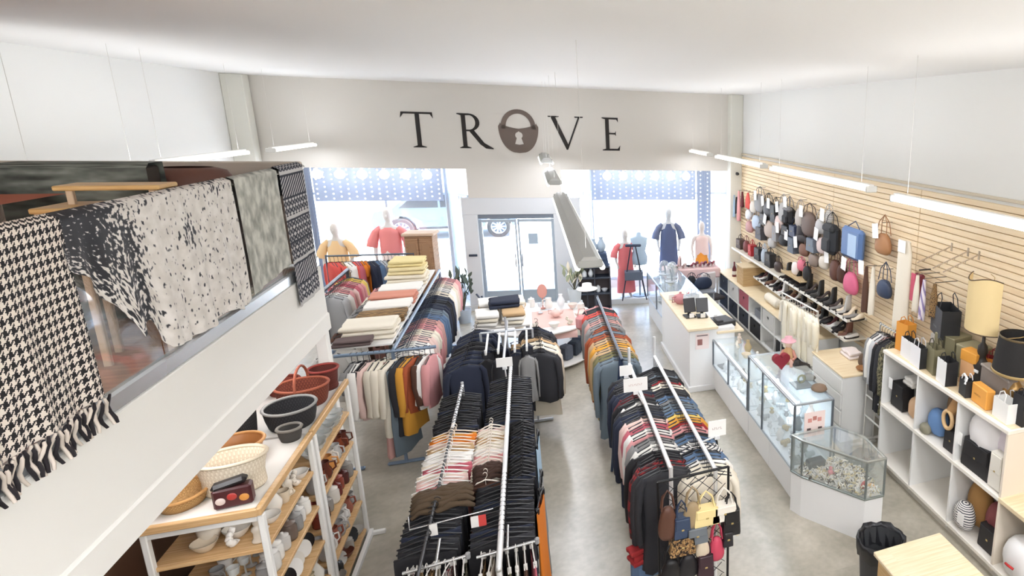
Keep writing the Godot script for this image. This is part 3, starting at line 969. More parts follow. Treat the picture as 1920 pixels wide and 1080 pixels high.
func left_shelf() -> void:
	var edge := wood("shelfwood", "dcb98a", "c49a66", 0.5, 1.2)
	var levels := [0.1, 0.43, 0.77, 1.1, 1.42]
	for u in 2:
		var z0: float = [-4.55, -5.66][u]
		var z1: float = [-5.62, -6.74][u]
		var mid := (z0 + z1) / 2
		var ln := absf(z1 - z0)
		var t := thing("shelf_unit", ["white-legged wooden shelf unit of crockery, nearest under the balcony", "second white-legged wooden shelf unit of crockery behind the nearest one"][u], "shelf", at(-2.09, 0, mid), "crockery shelves under the balcony")
		for y in levels:
			part(t, "shelf_board", S().box(V(0, y - 0.015, 0), V(0.6, 0.03, ln - 0.06), 0.004), edge)
		part(t, "top_board", S().box(V(0, 1.71, 0), V(0.58, 0.03, ln), 0.003), M("e4e0d8", 0.6))
		part(t, "top_edging", S().box(V(0.3, 1.715, 0), V(0.035, 0.055, ln + 0.02), 0.006), edge)
		if u == 0:
			part(t, "top_edging", S().box(V(0, 1.715, ln / 2), V(0.6, 0.055, 0.035), 0.006), edge)
		for sz in [-1.0, 1.0]:
			for sx in [-0.29, 0.3]:
				part(t, "leg", S().box(V(sx, 0.84, sz * (ln / 2 - 0.03)), V(0.035, 1.68, 0.045), 0.005), M("f0eee9", 0.5))
			part(t, "foot_bar", S().box(V(0.06, 0.02, sz * (ln / 2 - 0.03)), V(0.8, 0.04, 0.045), 0.005), M("f0eee9", 0.5))
			part(t, "side_rail", S().box(V(0, 1.66, sz * (ln / 2 - 0.03)), V(0.56, 0.05, 0.03), 0.005), M("f0eee9", 0.5))
		if u == 1:
			part(t, "base_rail", S().box(V(0.33, 0.03, 0), V(0.04, 0.06, ln), 0.005), M("f4f2ee", 0.5))
		# what stands on it
		var near := {
			"1.42": [["shell", "figurine", "cup", "vase", "bowl"], ["efe8dc", "e7dccb", "f3eee6", "d8c8b0", "f0e6d8"], "cream"],
			"1.10": [["jar", "goblet", "cup", "pitcher"], ["d9d6d0", "c9c5bf", "8c8a88", "e6e2da", "6a5a50"], "grey"],
			"0.77": [["plate", "bowl", "jar", "cup"], ["f2efe9", "1e1c1e", "eae6de", "e2dcd0"], "white"],
			"0.43": [["vase", "pitcher", "jar", "bowl"], ["eadfca", "f0ebe0", "d9c9a8", "e9e4da"], "ivory"],
			"0.10": [["bowl", "teapot", "jar"], ["4a4038", "d8d0c4", "8a6a50"], "brown"]}
		var far := {
			"1.42": [["bowl", "figurine", "cup", "vase"], ["d9d2cc", "9a5038", "c8beb2", "a89078", "6e4436"], "rust"],
			"1.10": [["pitcher", "figurine", "jar", "goblet"], ["7a3c26", "c98a4a", "b9b6b2", "5c2e22", "d6cfc4"], "brown"],
			"0.77": [["jar", "figurine", "cup", "plate"], ["6e2c26", "4e2420", "dcd6cc", "8a3e30", "8f8a84"], "red"],
			"0.43": [["pitcher", "teapot", "bowl", "jar"], ["d4d0ca", "a9a6a2", "9a5a48", "e6e2dc"], "pale"],
			"0.10": [["plate", "bowl", "jar"], ["7c4a3c", "d8d4cc", "2a2a2c", "b8b2a8"], "mixed"]}
		var plan: Dictionary = [near, far][u]
		var k := 0
		for y in levels:
			var e: Array = plan["%.2f" % y]
			for r in ([0, 1, 2]):
				var n := int((ln - 0.2) / 0.1)
				for i in n:
					var kind: String = e[0][(i * 3 + r + k) % e[0].size()]
					var hue: String = e[1][(i * 2 + r * 3 + k) % e[1].size()]
					var z := z0 - 0.13 - i * (ln - 0.26) / (n - 1) + rng.randf_range(-0.012, 0.012)
					var x: float = -1.87 - r * 0.15 + rng.randf_range(-0.015, 0.015)
					var sc := rng.randf_range(0.9, 1.15)
					if kind == "plate":
						sc *= 0.68
					if u == 1 and y > 1.3 and i % 4 == 1:
						sc *= 1.15
					var mt: Material = M(hue, 0.25)
					var what := kind
					if kind == "goblet" or (u == 1 and y > 1.3 and kind == "bowl"):
						mt = glass("dfe6e6", 0.35)
						what = "glass " + kind
					var xf := Transform3D(Basis(Vector3.UP, (-0.4 if kind == "plate" else rng.randf_range(-1.0, 1.0))).scaled(Vector3.ONE * sc), V(x, y + 0.001, z))
					one("shelf_" + kind, "%s, %s from the near end, %s row, %s shelf of the %s unit" % [what, ORD[i], ["front", "middle", "back"][r], {"1.42": "top inner", "1.10": "second", "0.77": "third", "0.43": "fourth", "0.10": "lowest"}["%.2f" % y], ["near", "second"][u]], kind, ware(kind), mt, xf, "crockery on the %s shelf unit" % ["near", "second"][u])
					k += 1
	# baskets on top
	var y := 1.728
	basket("cream oval woven basket on the near end of the shelf top", at(-2.02, y, -4.9, 0.1), 0.2, 0.15, 0.24, wicker("f0e6d4", "cbbca2"), false, M("d9cbb2", 0.9), 1.3)
	var tin := thing("painted_tin", "dark painted tin with red roundels in front of the cream basket", "tin", at(-1.95, y, -4.68, 0.15))
	part(tin, "body", S().box(V(0, 0.07, 0), V(0.2, 0.14, 0.09), 0.012), M("4a2326", 0.4))
	part(tin, "lid", S().box(V(-0.01, 0.16, 0.0), V(0.19, 0.05, 0.08), 0.02, Basis(Vector3.BACK, 0.2)), M("1b1819", 0.4))
	for k in 3:
		part(tin, "roundel", S().lathe([Vector2(0.001, 0.006), Vector2(0.022, 0.005), Vector2(0.026, 0)], 14, V(-0.06 + k * 0.06, 0.06 + 0.02 * (k % 2), 0.046), Basis(Vector3.RIGHT, PI / 2)), M(["d8c8c0", "b03a34", "c98a40"][k], 0.4))
	basket("shallow round wicker tray basket at the shelf's hidden near corner", at(-2.27, y, -4.82), 0.14, 0.18, 0.08, wicker("d2aa74", "96703f"), false, M("b88a54", 0.9))
	basket("honey brown turned wooden bowl in the middle of the shelf top", at(-2.17, y, -5.38), 0.17, 0.17, 0.12, M("b07a48", 0.45), false, M("c89258", 0.45), 1.5)
	basket("dark red low bowl next to the honey brown bowl", at(-2.2, y, -5.13), 0.12, 0.12, 0.07, M("5c2a22", 0.6), false, null, 1.4)
	basket("large black woven oval basket on the shelf top", at(-1.97, y, -5.86), 0.18, 0.2, 0.17, wicker("3a393b", "161517"), false, M("8e8c88", 0.7))
	basket("black round basket behind the large black oval basket on the shelf top", at(-2.27, y, -5.78), 0.1, 0.12, 0.22, wicker("454344", "1c1b1c"), true, M("58544f", 0.7))
	basket("small grey-black ringed basket beside the large black basket", at(-1.9, y, -5.57), 0.08, 0.08, 0.1, wicker("66625d", "2a2826"), false, M("7a746c", 0.8))
	basket("reddish brown handled basket toward the far end of the shelf top", at(-2.0, y, -6.28), 0.2, 0.18, 0.18, wicker("96503a", "552418"), true, M("9a523a", 0.8))
	basket("deep red wooden trug basket behind the reddish brown one", at(-1.92, y, -6.6), 0.12, 0.12, 0.2, wicker("7c3a2e", "451c16"), false, M("8a332a", 0.7), 1.4)
	basket("rust coloured shallow basket at the far end of the shelf top", at(-2.24, y, -6.6), 0.13, 0.13, 0.12, wicker("b05c4a", "6c2c22"), false, null, 1.3)


# ---------- clothes ----------
# every garment hangs from a rail through its own origin, shoulders along x
func ring(y: float, hx: float, hz: float, k: float, fold: float, cx := 0.0, n := 18) -> Array:
	var row := []
	for i in n:
		var a := TAU * i / n
		var f := 1.0 + fold * sin(a * 5.0 + k) + fold * 0.6 * sin(a * 9.0 + k * 2.3)
		var c := cos(a)
		row.append(V(cx + hx * signf(c) * absf(c) ** 0.8, y + 0.008 * sin(a * 3.0 + k) * fold * 4.0, hz * sin(a) * f))
	return row


func garment(kind: String, k: int) -> Array:
	var key := "%s%d" % [kind, k]
	if shapes.has(key):
		return shapes[key]
	var q := k * 1.7
	var body := S()
	var more := S()
	var other := S()
	var hang := S()
	var half := 0.21
	var hook := [V(0.0, -0.12, 0)]
	for i in 8:
		var a := -PI * 0.5 + PI * 1.35 * i / 7.0
		hook.append(V(cos(a) * 0.024, 0.003 + sin(a) * 0.024 - 0.0, 0))
	hook[1] = V(0.0, -0.03, 0)
	hang.tube(hook, 0.0035, 5)
	match kind:
		"top", "blouse", "jacket", "dress", "coat":
			var ln: float = {"top": 0.62, "blouse": 0.66, "jacket": 0.7, "dress": 1.05, "coat": 0.98}[kind]
			var dp: float = {"top": 0.026, "blouse": 0.024, "jacket": 0.045, "dress": 0.03, "coat": 0.05}[kind]
			var fl: float = {"top": 0.95, "blouse": 1.05, "jacket": 0.98, "dress": 1.15, "coat": 1.0}[kind]
			half = {"top": 0.2, "blouse": 0.2, "jacket": 0.225, "dress": 0.19, "coat": 0.24}[kind] + 0.012 * (k - 1)
			var rows := [ring(-0.105, 0.05, dp * 0.8, q, 0.0), ring(-0.125, 0.075, dp, q, 0.02), ring(-0.15, half * 0.75, dp * 1.05, q, 0.05), ring(-0.18, half, dp * 1.1, q, 0.06), ring(-0.25, half * 0.98, dp * 1.25, q, 0.1)]
			for j in 5:
				var u := (j + 1) / 5.0
				rows.append(ring(-0.25 - (ln - 0.14) * u, half * lerpf(0.9, fl, u) * (0.92 if j == 1 and kind == "dress" else 1.0), dp * lerpf(1.3, 1.45, u), q + j * 0.5, 0.12 + 0.16 * u, 0.012 * sin(q + j)))
			rows.append(ring(-0.1 - ln, half * fl * 0.9, dp * 0.5, q, 0.1))
			body.grid(rows, true)
			if kind != "dress" or k == 1:
				var sl: float = {"top": 0.24, "blouse": 0.5, "jacket": 0.56, "dress": 0.2, "coat": 0.6}[kind]
				for sg in [-1.0, 1.0]:
					(more if sg < 0 else other).tube([V(sg * half * 0.86, -0.175, 0), V(sg * (half + 0.012), -0.24, 0.004), V(sg * (half + 0.035), -0.2 - sl * 0.5, 0.012 * sin(q)), V(sg * (half + 0.03), -0.2 - sl * 0.8, 0.02 * sin(q + 1)), V(sg * (half + 0.028), -0.2 - sl, 0.02 * sin(q + 2))], [0.045, 0.055, 0.05, 0.044, 0.04], 9, 0.7)
			hang.tube([V(-half * 0.9, -0.165, 0), V(-0.06, -0.115, 0), V(0.06, -0.115, 0), V(half * 0.9, -0.165, 0)], 0.007, 6)
		"trousers":
			half = 0.185
			var rows := []
			for i in 9:
				var x := lerpf(-half, half, i / 8.0)
				var row := []
				var w := 0.004 * sin(i * 1.9 + q)
				for e in [[0.018, -0.72], [0.021, -0.5], [0.02, -0.2], [0.017, -0.1], [0.007, -0.083], [-0.007, -0.083], [-0.017, -0.1], [-0.02, -0.2], [-0.021, -0.48], [-0.016, -0.66], [-0.003, -0.64], [0.004, -0.7]]:
					row.append(V(x + 0.006 * sin(e[1] * 9.0 + q), e[1] + 0.012 * sin(i * 0.7 + q), e[0] + w * absf(e[1]) * 2.0))
				rows.append(row)
			var c0 := []
			var c1 := []
			for i in 12:
				c0.append(V(-half, -0.35, 0))
				c1.append(V(half, -0.35, 0))
			rows.push_front(c0)
			rows.push_back(c1)
			body.grid(rows, true)
			hang.tube([V(-half - 0.006, -0.09, 0), V(-half * 0.5, -0.06, 0), V(0, -0.04, 0), V(half * 0.5, -0.06, 0), V(half + 0.006, -0.09, 0)], 0.006, 6)
		"skirt", "pants":
			half = 0.17
			var ln: float = 0.62 if kind == "skirt" else 0.98
			var rows := []
			for j in 8:
				var u := j / 7.0
				rows.append(ring(-0.1 - ln * u, half * (lerpf(0.9, 1.25, u) if kind == "skirt" else lerpf(1.0, 0.72, u)), lerpf(0.012, 0.035, u), q + j * 0.3, 0.1 + 0.3 * u))
			rows.append(ring(-0.1 - ln, half * 0.7, 0.01, q, 0.1))
			body.grid(rows, true)
			hang.tube([V(-half, -0.075, 0), V(0, -0.05, 0), V(half, -0.075, 0)], 0.006, 6)
			for sg in [-1.0, 1.0]:
				hang.box(V(sg * half * 0.8, -0.095, 0), V(0.025, 0.05, 0.03), 0.004)
	shapes[key] = [body.mesh(), more.mesh() if more.v.size() else null, hang.mesh(), other.mesh() if other.v.size() else null]
	return shapes[key]


func hang_up(kind: String, k: int, mat: Material, xf: Transform3D, label: String, group: String, hanger := "2b2b2d") -> Node3D:
	var g := garment(kind, k)
	var noun: String = {"top": "knit_top", "blouse": "blouse", "jacket": "jacket", "dress": "dress", "coat": "coat", "trousers": "trousers", "skirt": "skirt", "pants": "long_trousers"}[kind]
	var t := thing(noun, label, {"top": "top", "pants": "trousers"}.get(kind, kind), xf, group)
	part(t, "cloth", g[0], mat)
	if g[1]:
		part(t, "sleeve", g[1], mat)
		part(t, "sleeve", g[3], mat)
	part(t, "hanger", g[2], M(hanger, 0.4))
	return t


const HUES := {"black": "1c1b1e", "charcoal": "303034", "navy": "262c3e", "cream": "e8dfcd", "white": "efece6", "blush": "e6c8bf", "pink": "d99a9a", "rose": "c0626e", "red": "a02a2c", "coral": "d4574e", "rust": "a2502f", "orange": "dc7c24", "mustard": "d69a3a", "yellow": "e0c268", "olive": "77714a", "tan": "c0a078", "brown": "5a3d30", "denim": "5b7391", "slate": "6d7a84", "grey": "8e8d8c", "silver": "c3c4c6", "sky": "a9c3d8", "burgundy": "5e2228", "teal": "3c6670", "dusty": "c99a92"}


func hue(n: String) -> Material:
	if n == "checked":
		var cf := func(x, y): return Color("a02a2c").lerp(Color("1c1b1e"), (0.5 if int(x) % 16 < 8 else 0.0) + (0.5 if int(y) % 16 < 8 else 0.0))
		var m := painted("checked", 32, 32, cf, 0.95)
		m.uv1_scale = Vector3(5, 4, 1)
		return m
	if n == "striped":
		var sf := func(x, y): return Color("ece8e2") if int(y) % 8 < 5 else Color("33363f")
		var m := painted("striped", 16, 32, sf, 0.95)
		m.uv1_scale = Vector3(2, 4, 1)
		return m
	if n == "floral" or n == "leopard" or n == "camouflage":
		var nn := noise(0.13, n.length(), 2)
		var pal: Array = {"floral": ["d8d2ca", "a8505a", "5b6a58"], "leopard": ["b8935f", "2e221a", "7a5a38"], "camouflage": ["6a6a52", "2f2e26", "a59a78"]}[n]
		var ff := func(x, y):
			var a := nn.get_noise_2d(x, y)
			return Color(pal[0]) if a < 0.12 and a > -0.2 else (Color(pal[1]) if a >= 0.12 else Color(pal[2]))
		var m := painted(n, 64, 64, ff, 0.95)
		m.uv1_scale = Vector3(3, 3, 1)
		return m
	return M(HUES[n], 0.92)


# hangs a row of garments along a rail from a to b; list of [kind, colour] is walked through
func row_of(a: Vector3, b: Vector3, list: Array, n: int, place: String, group: String, turn: float, hanger := "2b2b2d", jitter := 0.12) -> void:
	for i in n:
		var e: Array = list[mini(int(i * list.size() / float(n)), list.size() - 1)]
		var p := a.lerp(b, (i + 0.5) / n)
		var xf := Transform3D(Basis(Vector3.UP, turn + rng.randf_range(-jitter, jitter)).scaled(Vector3.ONE * rng.randf_range(0.94, 1.04)), p)
		var noun: String = {"top": "knit top", "pants": "long trousers", "trousers": "folded trousers"}.get(e[0], e[0])
		hang_up(e[0], (i * 7 + i / 3) % 3, hue(e[1]), xf, "%s %s hanging %s from the %s" % [e[1], noun, ORD[i], place], group, e[2] if e.size() > 2 else hanger)


func rack(label: String, rails: Array, posts: Array, hex := "dedede", r := 0.016) -> Node3D:
	var t := thing("clothes_rack", label, "clothes rack")
	for q in rails:
		part(t, "rail", S().tube([q[0], q[1]], r, 8), M(hex, 0.3, 0.5))
	for q in posts:
		part(t, "post", S().tube([V(q.x, 0.03, q.z), q], r * 0.9, 8), M(hex, 0.3, 0.5))
		part(t, "foot", S().box(V(q.x, 0.02, q.z), V(0.4, 0.035, 0.05), 0.01), M(hex, 0.3, 0.5))
	return t


func sign_card(label: String, p: Vector3, foot: Vector3, w: float, h: float, words: int, ink: String, turn := 0.0) -> void:
	var t := thing("sign_card", label, "sign", at(p.x, p.y, p.z, turn))
	part(t, "card", S().box(Vector3.ZERO, V(w, h, 0.006), 0.001), M("f7f5f1", 0.6))
	part(t, "stem", S().tube([V(0, -h / 2, -0.004), foot - p], 0.009, 6), M("e6e6e6", 0.4))
	part(t, "clip", S().box(V(0, -h / 2 - 0.015, 0), V(0.05, 0.04, 0.02), 0.004), M("e6e6e6", 0.4))
	if words > 0:
		print_marks(t, words, h * 0.16, ink, at(0, 0.0, 0.004))


func folded(label: String, p: Vector3, s: Vector3, mat: Material, turn := 0.0, group := "") -> void:
	var layers := maxi(1, roundi(s.y / 0.05))
	var t := thing("folded_textile", label, "textile", at(p.x, p.y, p.z, turn), group)
	var h := s.y / layers
	for l in layers:
		var a := []
		var flip := -1.0 if l % 2 else 1.0
		for j in 9:
			var q := -PI / 2 + PI * j / 8.0
			a.append(V((s.x / 2 - h / 2 + cos(q) * h / 2) * flip, h / 2 + sin(q) * h / 2, 0))
		a.push_front(V(-s.x / 2 * flip, 0, 0))
		a.push_front(V((-s.x / 2 - 0.006) * flip, h * 0.5, 0))
		a.append(V(-s.x / 2 * flip, h, 0))
		var rows := []
		var ph := l * 1.9 + s.x * 40.0
		for i in 10:
			var row := []
			var zz := lerpf(-s.z / 2, s.z / 2, i / 9.0) * (1.0 - 0.05 * (l % 3))
			var k := 1.0 if i > 0 and i < 9 else 0.8
			for e in a:
				row.append(V(e.x * (0.965 + 0.03 * sin(i * 1.3 + ph)) + 0.008 * sin(l * 2.3), (h / 2 + (e.y - h / 2) * k) * (1.0 + 0.05 * sin(i * 1.1 + e.x * 9.0 + ph)) + l * h + 0.006 * sin(i * 0.9 + e.x * 7.0 + ph) * (1 if l > 0 else 0), zz + 0.008 * sin(e.x * 11.0 + ph)))
			rows.append(row)
		var c0 := []
		var c1 := []
		for e in a:
			c0.append(V(0, h / 2 + l * h, rows[0][0].z))
			c1.append(V(0, h / 2 + l * h, rows[9][0].z))
		rows.push_front(c0)
		rows.push_back(c1)
		part(t, "fold", S().grid(rows, true), mat)


func racks() -> void:
	# --- middle trouser racks ---
	rack("low double trouser rack in the middle aisle, its left rail", [[V(-0.81, 1.46, -5.9), V(-0.81, 1.46, -6.9)]], [V(-0.81, 1.46, -3.72), V(-0.81, 1.5, -6.9)])
	one("rack_bar", "dark front bar of the left middle trouser rail", "rail", S().tube([V(-0.81, 1.457, -3.7), V(-0.81, 1.457, -5.9)], 0.011, 8), M("4a4a4c", 0.4, 0.5))
	rack("low trouser rack with a white rail in the middle aisle, its right rail", [[V(-0.34, 1.47, -3.75), V(-0.34, 1.47, -7.25)]], [V(-0.34, 1.47, -3.78), V(-0.34, 1.55, -7.25)], "efefef", 0.02)
	var dark := ["black", "black", "charcoal", "black", "navy", "black", "charcoal"]
	var pale := ["cream", "pink", "blush", "cream", "rose", "cream", "white", "white", "tan", "blush", "orange", "mustard"]
	for i in 46:
		var z := -4.2 - i * 0.058
		var c: String = dark[i % 7]
		var hg := "1d1d1f"
		if i >= 13 and i < 31:
			c = pale[(i - 13) * 12 / 18]
			hg = "e9dccb" if i > 24 else "f1eeea"
		hang_up("trousers", i % 3, hue(c), Transform3D(Basis(Vector3.UP, rng.randf_range(-0.045, 0.045)), V(-0.81 + rng.randf_range(-0.015, 0.015), 1.46, z)), "%s trousers folded over a hanger, %s from the front of the left middle rail" % [c, ORD[i]], "trousers on the left middle rail", hg)
	for i in 52:
		var z := -4.15 - i * 0.058
		var light := i >= 14 and i < 32
		var c: String = ["black", "charcoal", "black", "navy", "black", "black"][i % 6]
		var hg := "1d1d1f"
		# right half of the rail stays dark; the left half carries pale ones in its middle
		if light:
			var c2: String = ["brown", "cream", "cream", "blush", "pink", "white", "cream", "tan", "cream", "blush"][(i - 14) * 10 / 18]
			var w := Basis(Vector3.UP, rng.randf_range(-0.08, 0.08)) * Basis.from_scale(Vector3(0.66, 1, 1))
			hang_up("trousers", i % 3, hue(c2), Transform3D(w, V(-0.485, 1.46, z)), "%s trousers, %s from the front of the right middle rail, left half" % [c2, ORD[i]], "pale trousers on the right middle rail", "f0e6da")
			var w2 := Basis(Vector3.UP, rng.randf_range(-0.08, 0.08)) * Basis.from_scale(Vector3(0.55, 1, 1))
			hang_up("trousers", (i + 1) % 3, hue(c), Transform3D(w2, V(-0.215, 1.45, z)), "%s trousers, %s from the front of the right middle rail, right half" % [c, ORD[i]], "dark trousers on the right middle rail", hg)
		else:
			hang_up("trousers", i % 3, hue(c), Transform3D(Basis(Vector3.UP, rng.randf_range(-0.045, 0.045)) * Basis.from_scale(Vector3(1.12, 1, 1)), V(-0.34, 1.46, z)), "%s trousers folded over a hanger, %s from the front of the right middle rail" % [c, ORD[i]], "dark trousers on the right middle rail", hg)
	hang_up("pants", 0, hue("orange"), Transform3D(Basis(Vector3.UP, 1.4), V(-0.085, 1.36, -4.75)), "long orange trousers hanging down the right side of the middle trouser rack", "")
	hang_up("pants", 1, hue("grey"), Transform3D(Basis(Vector3.UP, 1.5), V(-0.075, 1.38, -5.0)), "long grey trousers hanging beside the orange ones on the middle rack", "")
	hang_up("pants", 2, hue("sky"), Transform3D(Basis(Vector3.UP, 1.5), V(-0.09, 1.38, -5.75)), "pale blue jeans hanging out at the right of the middle rack", "")
	# the fur pieces: soft ribs side by side
	var fur := S()
	for k in 8:
		var pts := []
		var rr := []
		for q in 9:
			pts.append(V(lerpf(-0.19, 0.19, q / 8.0), 0.012 * sin(q * 1.3 + k) + (0.012 if q > 0 and q < 8 else -0.02) - 0.05 * absf(k - 3.5) * absf(k - 3.5) / 12.0, -0.105 + k * 0.03 + 0.006 * sin(q * 2.1 + k)))
			rr.append(0.022 + 0.004 * sin(q * 3.7 + k * 2.0) if q > 0 and q < 8 else 0.014)
		fur.tube(pts, rr, 8)
	var fm := fur.mesh()
	for e in [["ribbed dark brown fur stole lying on the front of the trouser rack", "50402f", -0.77, -4.8, 1.08, 1.25], ["smaller dark brown fur piece on the white-railed trouser rack", "3d2a22", -0.47, -5.08, 0.6, 0.9]]:
		var ft := thing("fur_stole", e[0], "stole", Transform3D(Basis(Vector3.UP, 0.12).scaled(V(e[4], 1.0, e[5])), V(e[2], 1.455, e[3])))
		part(ft, "fur", fm, M(e[1], 1.0))
	# front arms with hanging bits
	for e in [[-0.73, "left", ["floral", "tan", "leopard", "cream", "floral", "brown", "camouflage"]], [-0.3, "right", ["leopard", "cream", "floral", "camouflage", "white", "brown", "rose"]]]:
		var t := thing("front_arm", "chrome front arm at the near end of the %s trouser rail" % e[1], "rack arm")
		part(t, "cross_bar", S().tube([V(e[0] - 0.19, 1.4, -4.02), V(e[0] + 0.19, 1.43, -4.02)], 0.011, 8), M("b9b9b9", 0.25, 0.8))
		part(t, "support", S().tube([V(e[0], 1.41, -4.02), V(e[0], 1.44, -4.25)], 0.01, 8), M("b9b9b9", 0.25, 0.8))
		part(t, "end_stop", S().box(V(e[0] + 0.19, 1.43, -4.02), V(0.03, 0.05, 0.03), 0.008), M("8f8f8f", 0.4))
		for i in 7:
			hang_up("skirt", i % 3, hue(e[2][i]), Transform3D(Basis(Vector3.UP, PI / 2 + rng.randf_range(-0.25, 0.25)).scaled(V(0.8, 0.9, 0.8)), V(e[0] - 0.16 + i * 0.053, 1.41, -4.02)), "%s skirt, %s from the left on the front arm of the %s trouser rail" % [e[2][i], ORD[i], e[1]], "skirts on the front arms", "d8d4ce")
	var br := thing("tag_bar", "thin chrome bar with price tags across the trouser rack front", "rack arm")
	part(br, "cross_bar", S().tube([V(-0.95, 1.5, -4.5), V(-0.93, 1.46, -4.4), V(-0.4, 1.49, -4.42)], 0.006, 6), M("c9c9c9", 0.25, 0.8))
	for e in [[-0.78, "f4efe8"], [-0.52, "f1ece6"], [-0.47, "d44a44"]]:
		part(br, "price_tag", S().box(V(e[0], 1.45, -4.36), V(0.05, 0.09, 0.004), 0.001), M(e[1], 0.6))
	sign_card("blank white sign card on the far end of the right trouser rail", V(-0.4, 1.56, -7.2), V(-0.38, 1.2, -7.2), 0.17, 0.11, 0, "000000")
	# --- denim group behind ---
	var dr := rack("four-way rack of dark denim behind the trouser racks", [[V(-0.75, 1.42, -8.75), V(-0.1, 1.42, -8.75)], [V(-0.43, 1.42, -9.2), V(-0.43, 1.42, -7.6)]], [V(-0.43, 1.62, -8.75), V(-0.75, 1.42, -8.75), V(-0.1, 1.42, -8.75)], "cfd4da")
	for i in 4:
		part(dr, "display_arm", S().box(V(0, 0, 0), V(0.024, 0.024, 0.62), 0.004).box(V(0, 0.03, 0.3), V(0.024, 0.06, 0.02), 0.004), M("f2f2f0", 0.4), Transform3D(Basis(Vector3.RIGHT, 0.1), V([-0.64, -0.5, -0.31, -0.17][i], 1.45, -8.2)))
		for j in 3:
			hang_up(["jacket", "pants", "jacket"][j] if i != 2 else "skirt", (i + j) % 3, hue([["navy", "charcoal", "black"], ["navy", "black", "charcoal"], ["tan", "navy", "charcoal"], ["navy", "charcoal", "grey"]][i][j]), Transform3D(Basis(Vector3.UP, rng.randf_range(-0.1, 0.1)).scaled(V(0.42, 0.9, 0.9)), V([-0.64, -0.5, -0.31, -0.17][i], 1.42, -8.42 + j * 0.22)), "dark garment, %s back on the %s white arm of the denim rack" % [ORD[2 - j], ORD[i]], "denim on the white arms")
	row_of(V(-0.88, 1.44, -7.75), V(-0.82, 1.44, -9.25), [["jacket", "navy"], ["coat", "navy"], ["jacket", "black"], ["coat", "navy"], ["jacket", "navy"]], 9, "near end along the denim rack's left side", "dark jackets on the denim rack", 0.35)
	row_of(V(0.0, 1.4, -8.0), V(-0.05, 1.42, -9.2), [["jacket", "charcoal"], ["coat", "cream"], ["coat", "tan"], ["jacket", "charcoal"], ["jacket", "navy"]], 8, "near end along the denim rack's right side", "jackets on the denim rack's right side", -0.5)
	var tb := thing("display_table", "white table behind the denim rack carrying folded clothes", "table", at(-0.5, 0, -9.85))
	part(tb, "top", S().box(V(0, 1.3, 0), V(0.74, 0.04, 1.1), 0.01), M("eeeae4", 0.5))
	for sx in [-0.33, 0.33]:
		for sz in [-0.5, 0.5]:
			part(tb, "leg", S().box(V(sx, 0.64, sz), V(0.04, 1.28, 0.04), 0.006), M("d9dade", 0.4, 0.4))
	var fold := [["white", -0.7, -9.5], ["blush", -0.35, -9.5], ["cream", -0.7, -10.1], ["white", -0.35, -10.1]]
	for i in 4:
		for j in 3:
			folded("%s folded top, %s from the bottom in the %s pile behind the denim rack" % [["white", "cream", "white", "tan"][(i + j) % 4], ORD[j], ORD[i]], V(fold[i][1], 1.321 + j * 0.06, fold[i][2]), V(0.31, 0.06, 0.42), hue(["white", "cream", "white", "tan"][(i + j) % 4]), 0.1 * (j - 1), "folded tops behind the denim rack")
	folded("navy knitted pullover folded on top of the white piles", V(-0.48, 1.5, -9.75), V(0.42, 0.11, 0.36), hue("navy"), 0.1)
	# --- right hand racks ---
	rack("white-railed rack of shirts and coats, nearest right of the aisle", [[V(0.92, 1.52, -4.45), V(0.94, 1.52, -6.8)]], [V(0.92, 1.54, -4.45), V(0.94, 1.72, -6.8)], "f0f0f0", 0.02)
	row_of(V(0.92, 1.5, -4.62), V(0.94, 1.5, -6.75), [["coat", "charcoal"], ["jacket", "checked"], ["blouse", "black"], ["jacket", "black"], ["blouse", "white"], ["top", "grey"], ["blouse", "pink"], ["blouse", "white"], ["top", "rose"], ["jacket", "blush"], ["jacket", "black"], ["coat", "navy"], ["jacket", "charcoal"], ["blouse", "white"], ["jacket", "black"], ["top", "burgundy"], ["jacket", "navy"], ["blouse", "black"], ["jacket", "black"], ["top", "navy"], ["jacket", "charcoal"]], 36, "front of the left white-railed rack", "garments on the left white-railed rack", 0.0)
	rack("white-railed rack of knitwear, right beside the shirt rack", [[V(1.27, 1.5, -4.35), V(1.27, 1.5, -7.0)]], [V(1.27, 1.52, -4.35), V(1.27, 1.75, -7.0)], "f0f0f0", 0.02)
	row_of(V(1.27, 1.48, -4.45), V(1.27, 1.48, -6.95), [["jacket", "cream"], ["jacket", "cream"], ["jacket", "white"], ["jacket", "denim"], ["top", "black"], ["jacket", "striped"], ["top", "denim"], ["jacket", "black"], ["top", "pink"], ["top", "red"], ["jacket", "mustard"], ["jacket", "yellow"], ["jacket", "denim"], ["jacket", "slate"], ["top", "grey"], ["jacket", "denim"], ["jacket", "black"], ["jacket", "charcoal"], ["jacket", "cream"], ["top", "red"], ["jacket", "black"], ["jacket", "slate"], ["jacket", "charcoal"], ["jacket", "black"]], 38, "front of the right white-railed rack", "knitwear on the right white-railed rack", 0.0)
	folded("red bundle at the foot of the charcoal coat", V(0.7, 0.52, -4.72), V(0.2, 0.14, 0.14), hue("red"), 0.3)
	one("blue_bag", "blue cloth bag hanging low below the charcoal coat", "bag", S().box(V(0, 0, 0), V(0.3, 0.22, 0.14), 0.05), hue("denim"), at(0.76, 0.42, -4.74, 0.15))
	rack("dark A-frame rack of long coats behind the white-railed racks", [[V(0.88, 1.52, -6.95), V(0.88, 1.52, -9.75)]], [V(0.88, 1.54, -9.75)], "3a4658", 0.018)
	var af := thing("rack_end_frame", "dark blue A-shaped end frame of the long coat rack", "rack frame")
	for sg in [-1.0, 1.0]:
		part(af, "leg", S().tube([V(0.88, 1.52, -7.1), V(0.88 + sg * 0.16, 0.02, -7.05)], 0.018, 8), M("35425a", 0.4, 0.3))
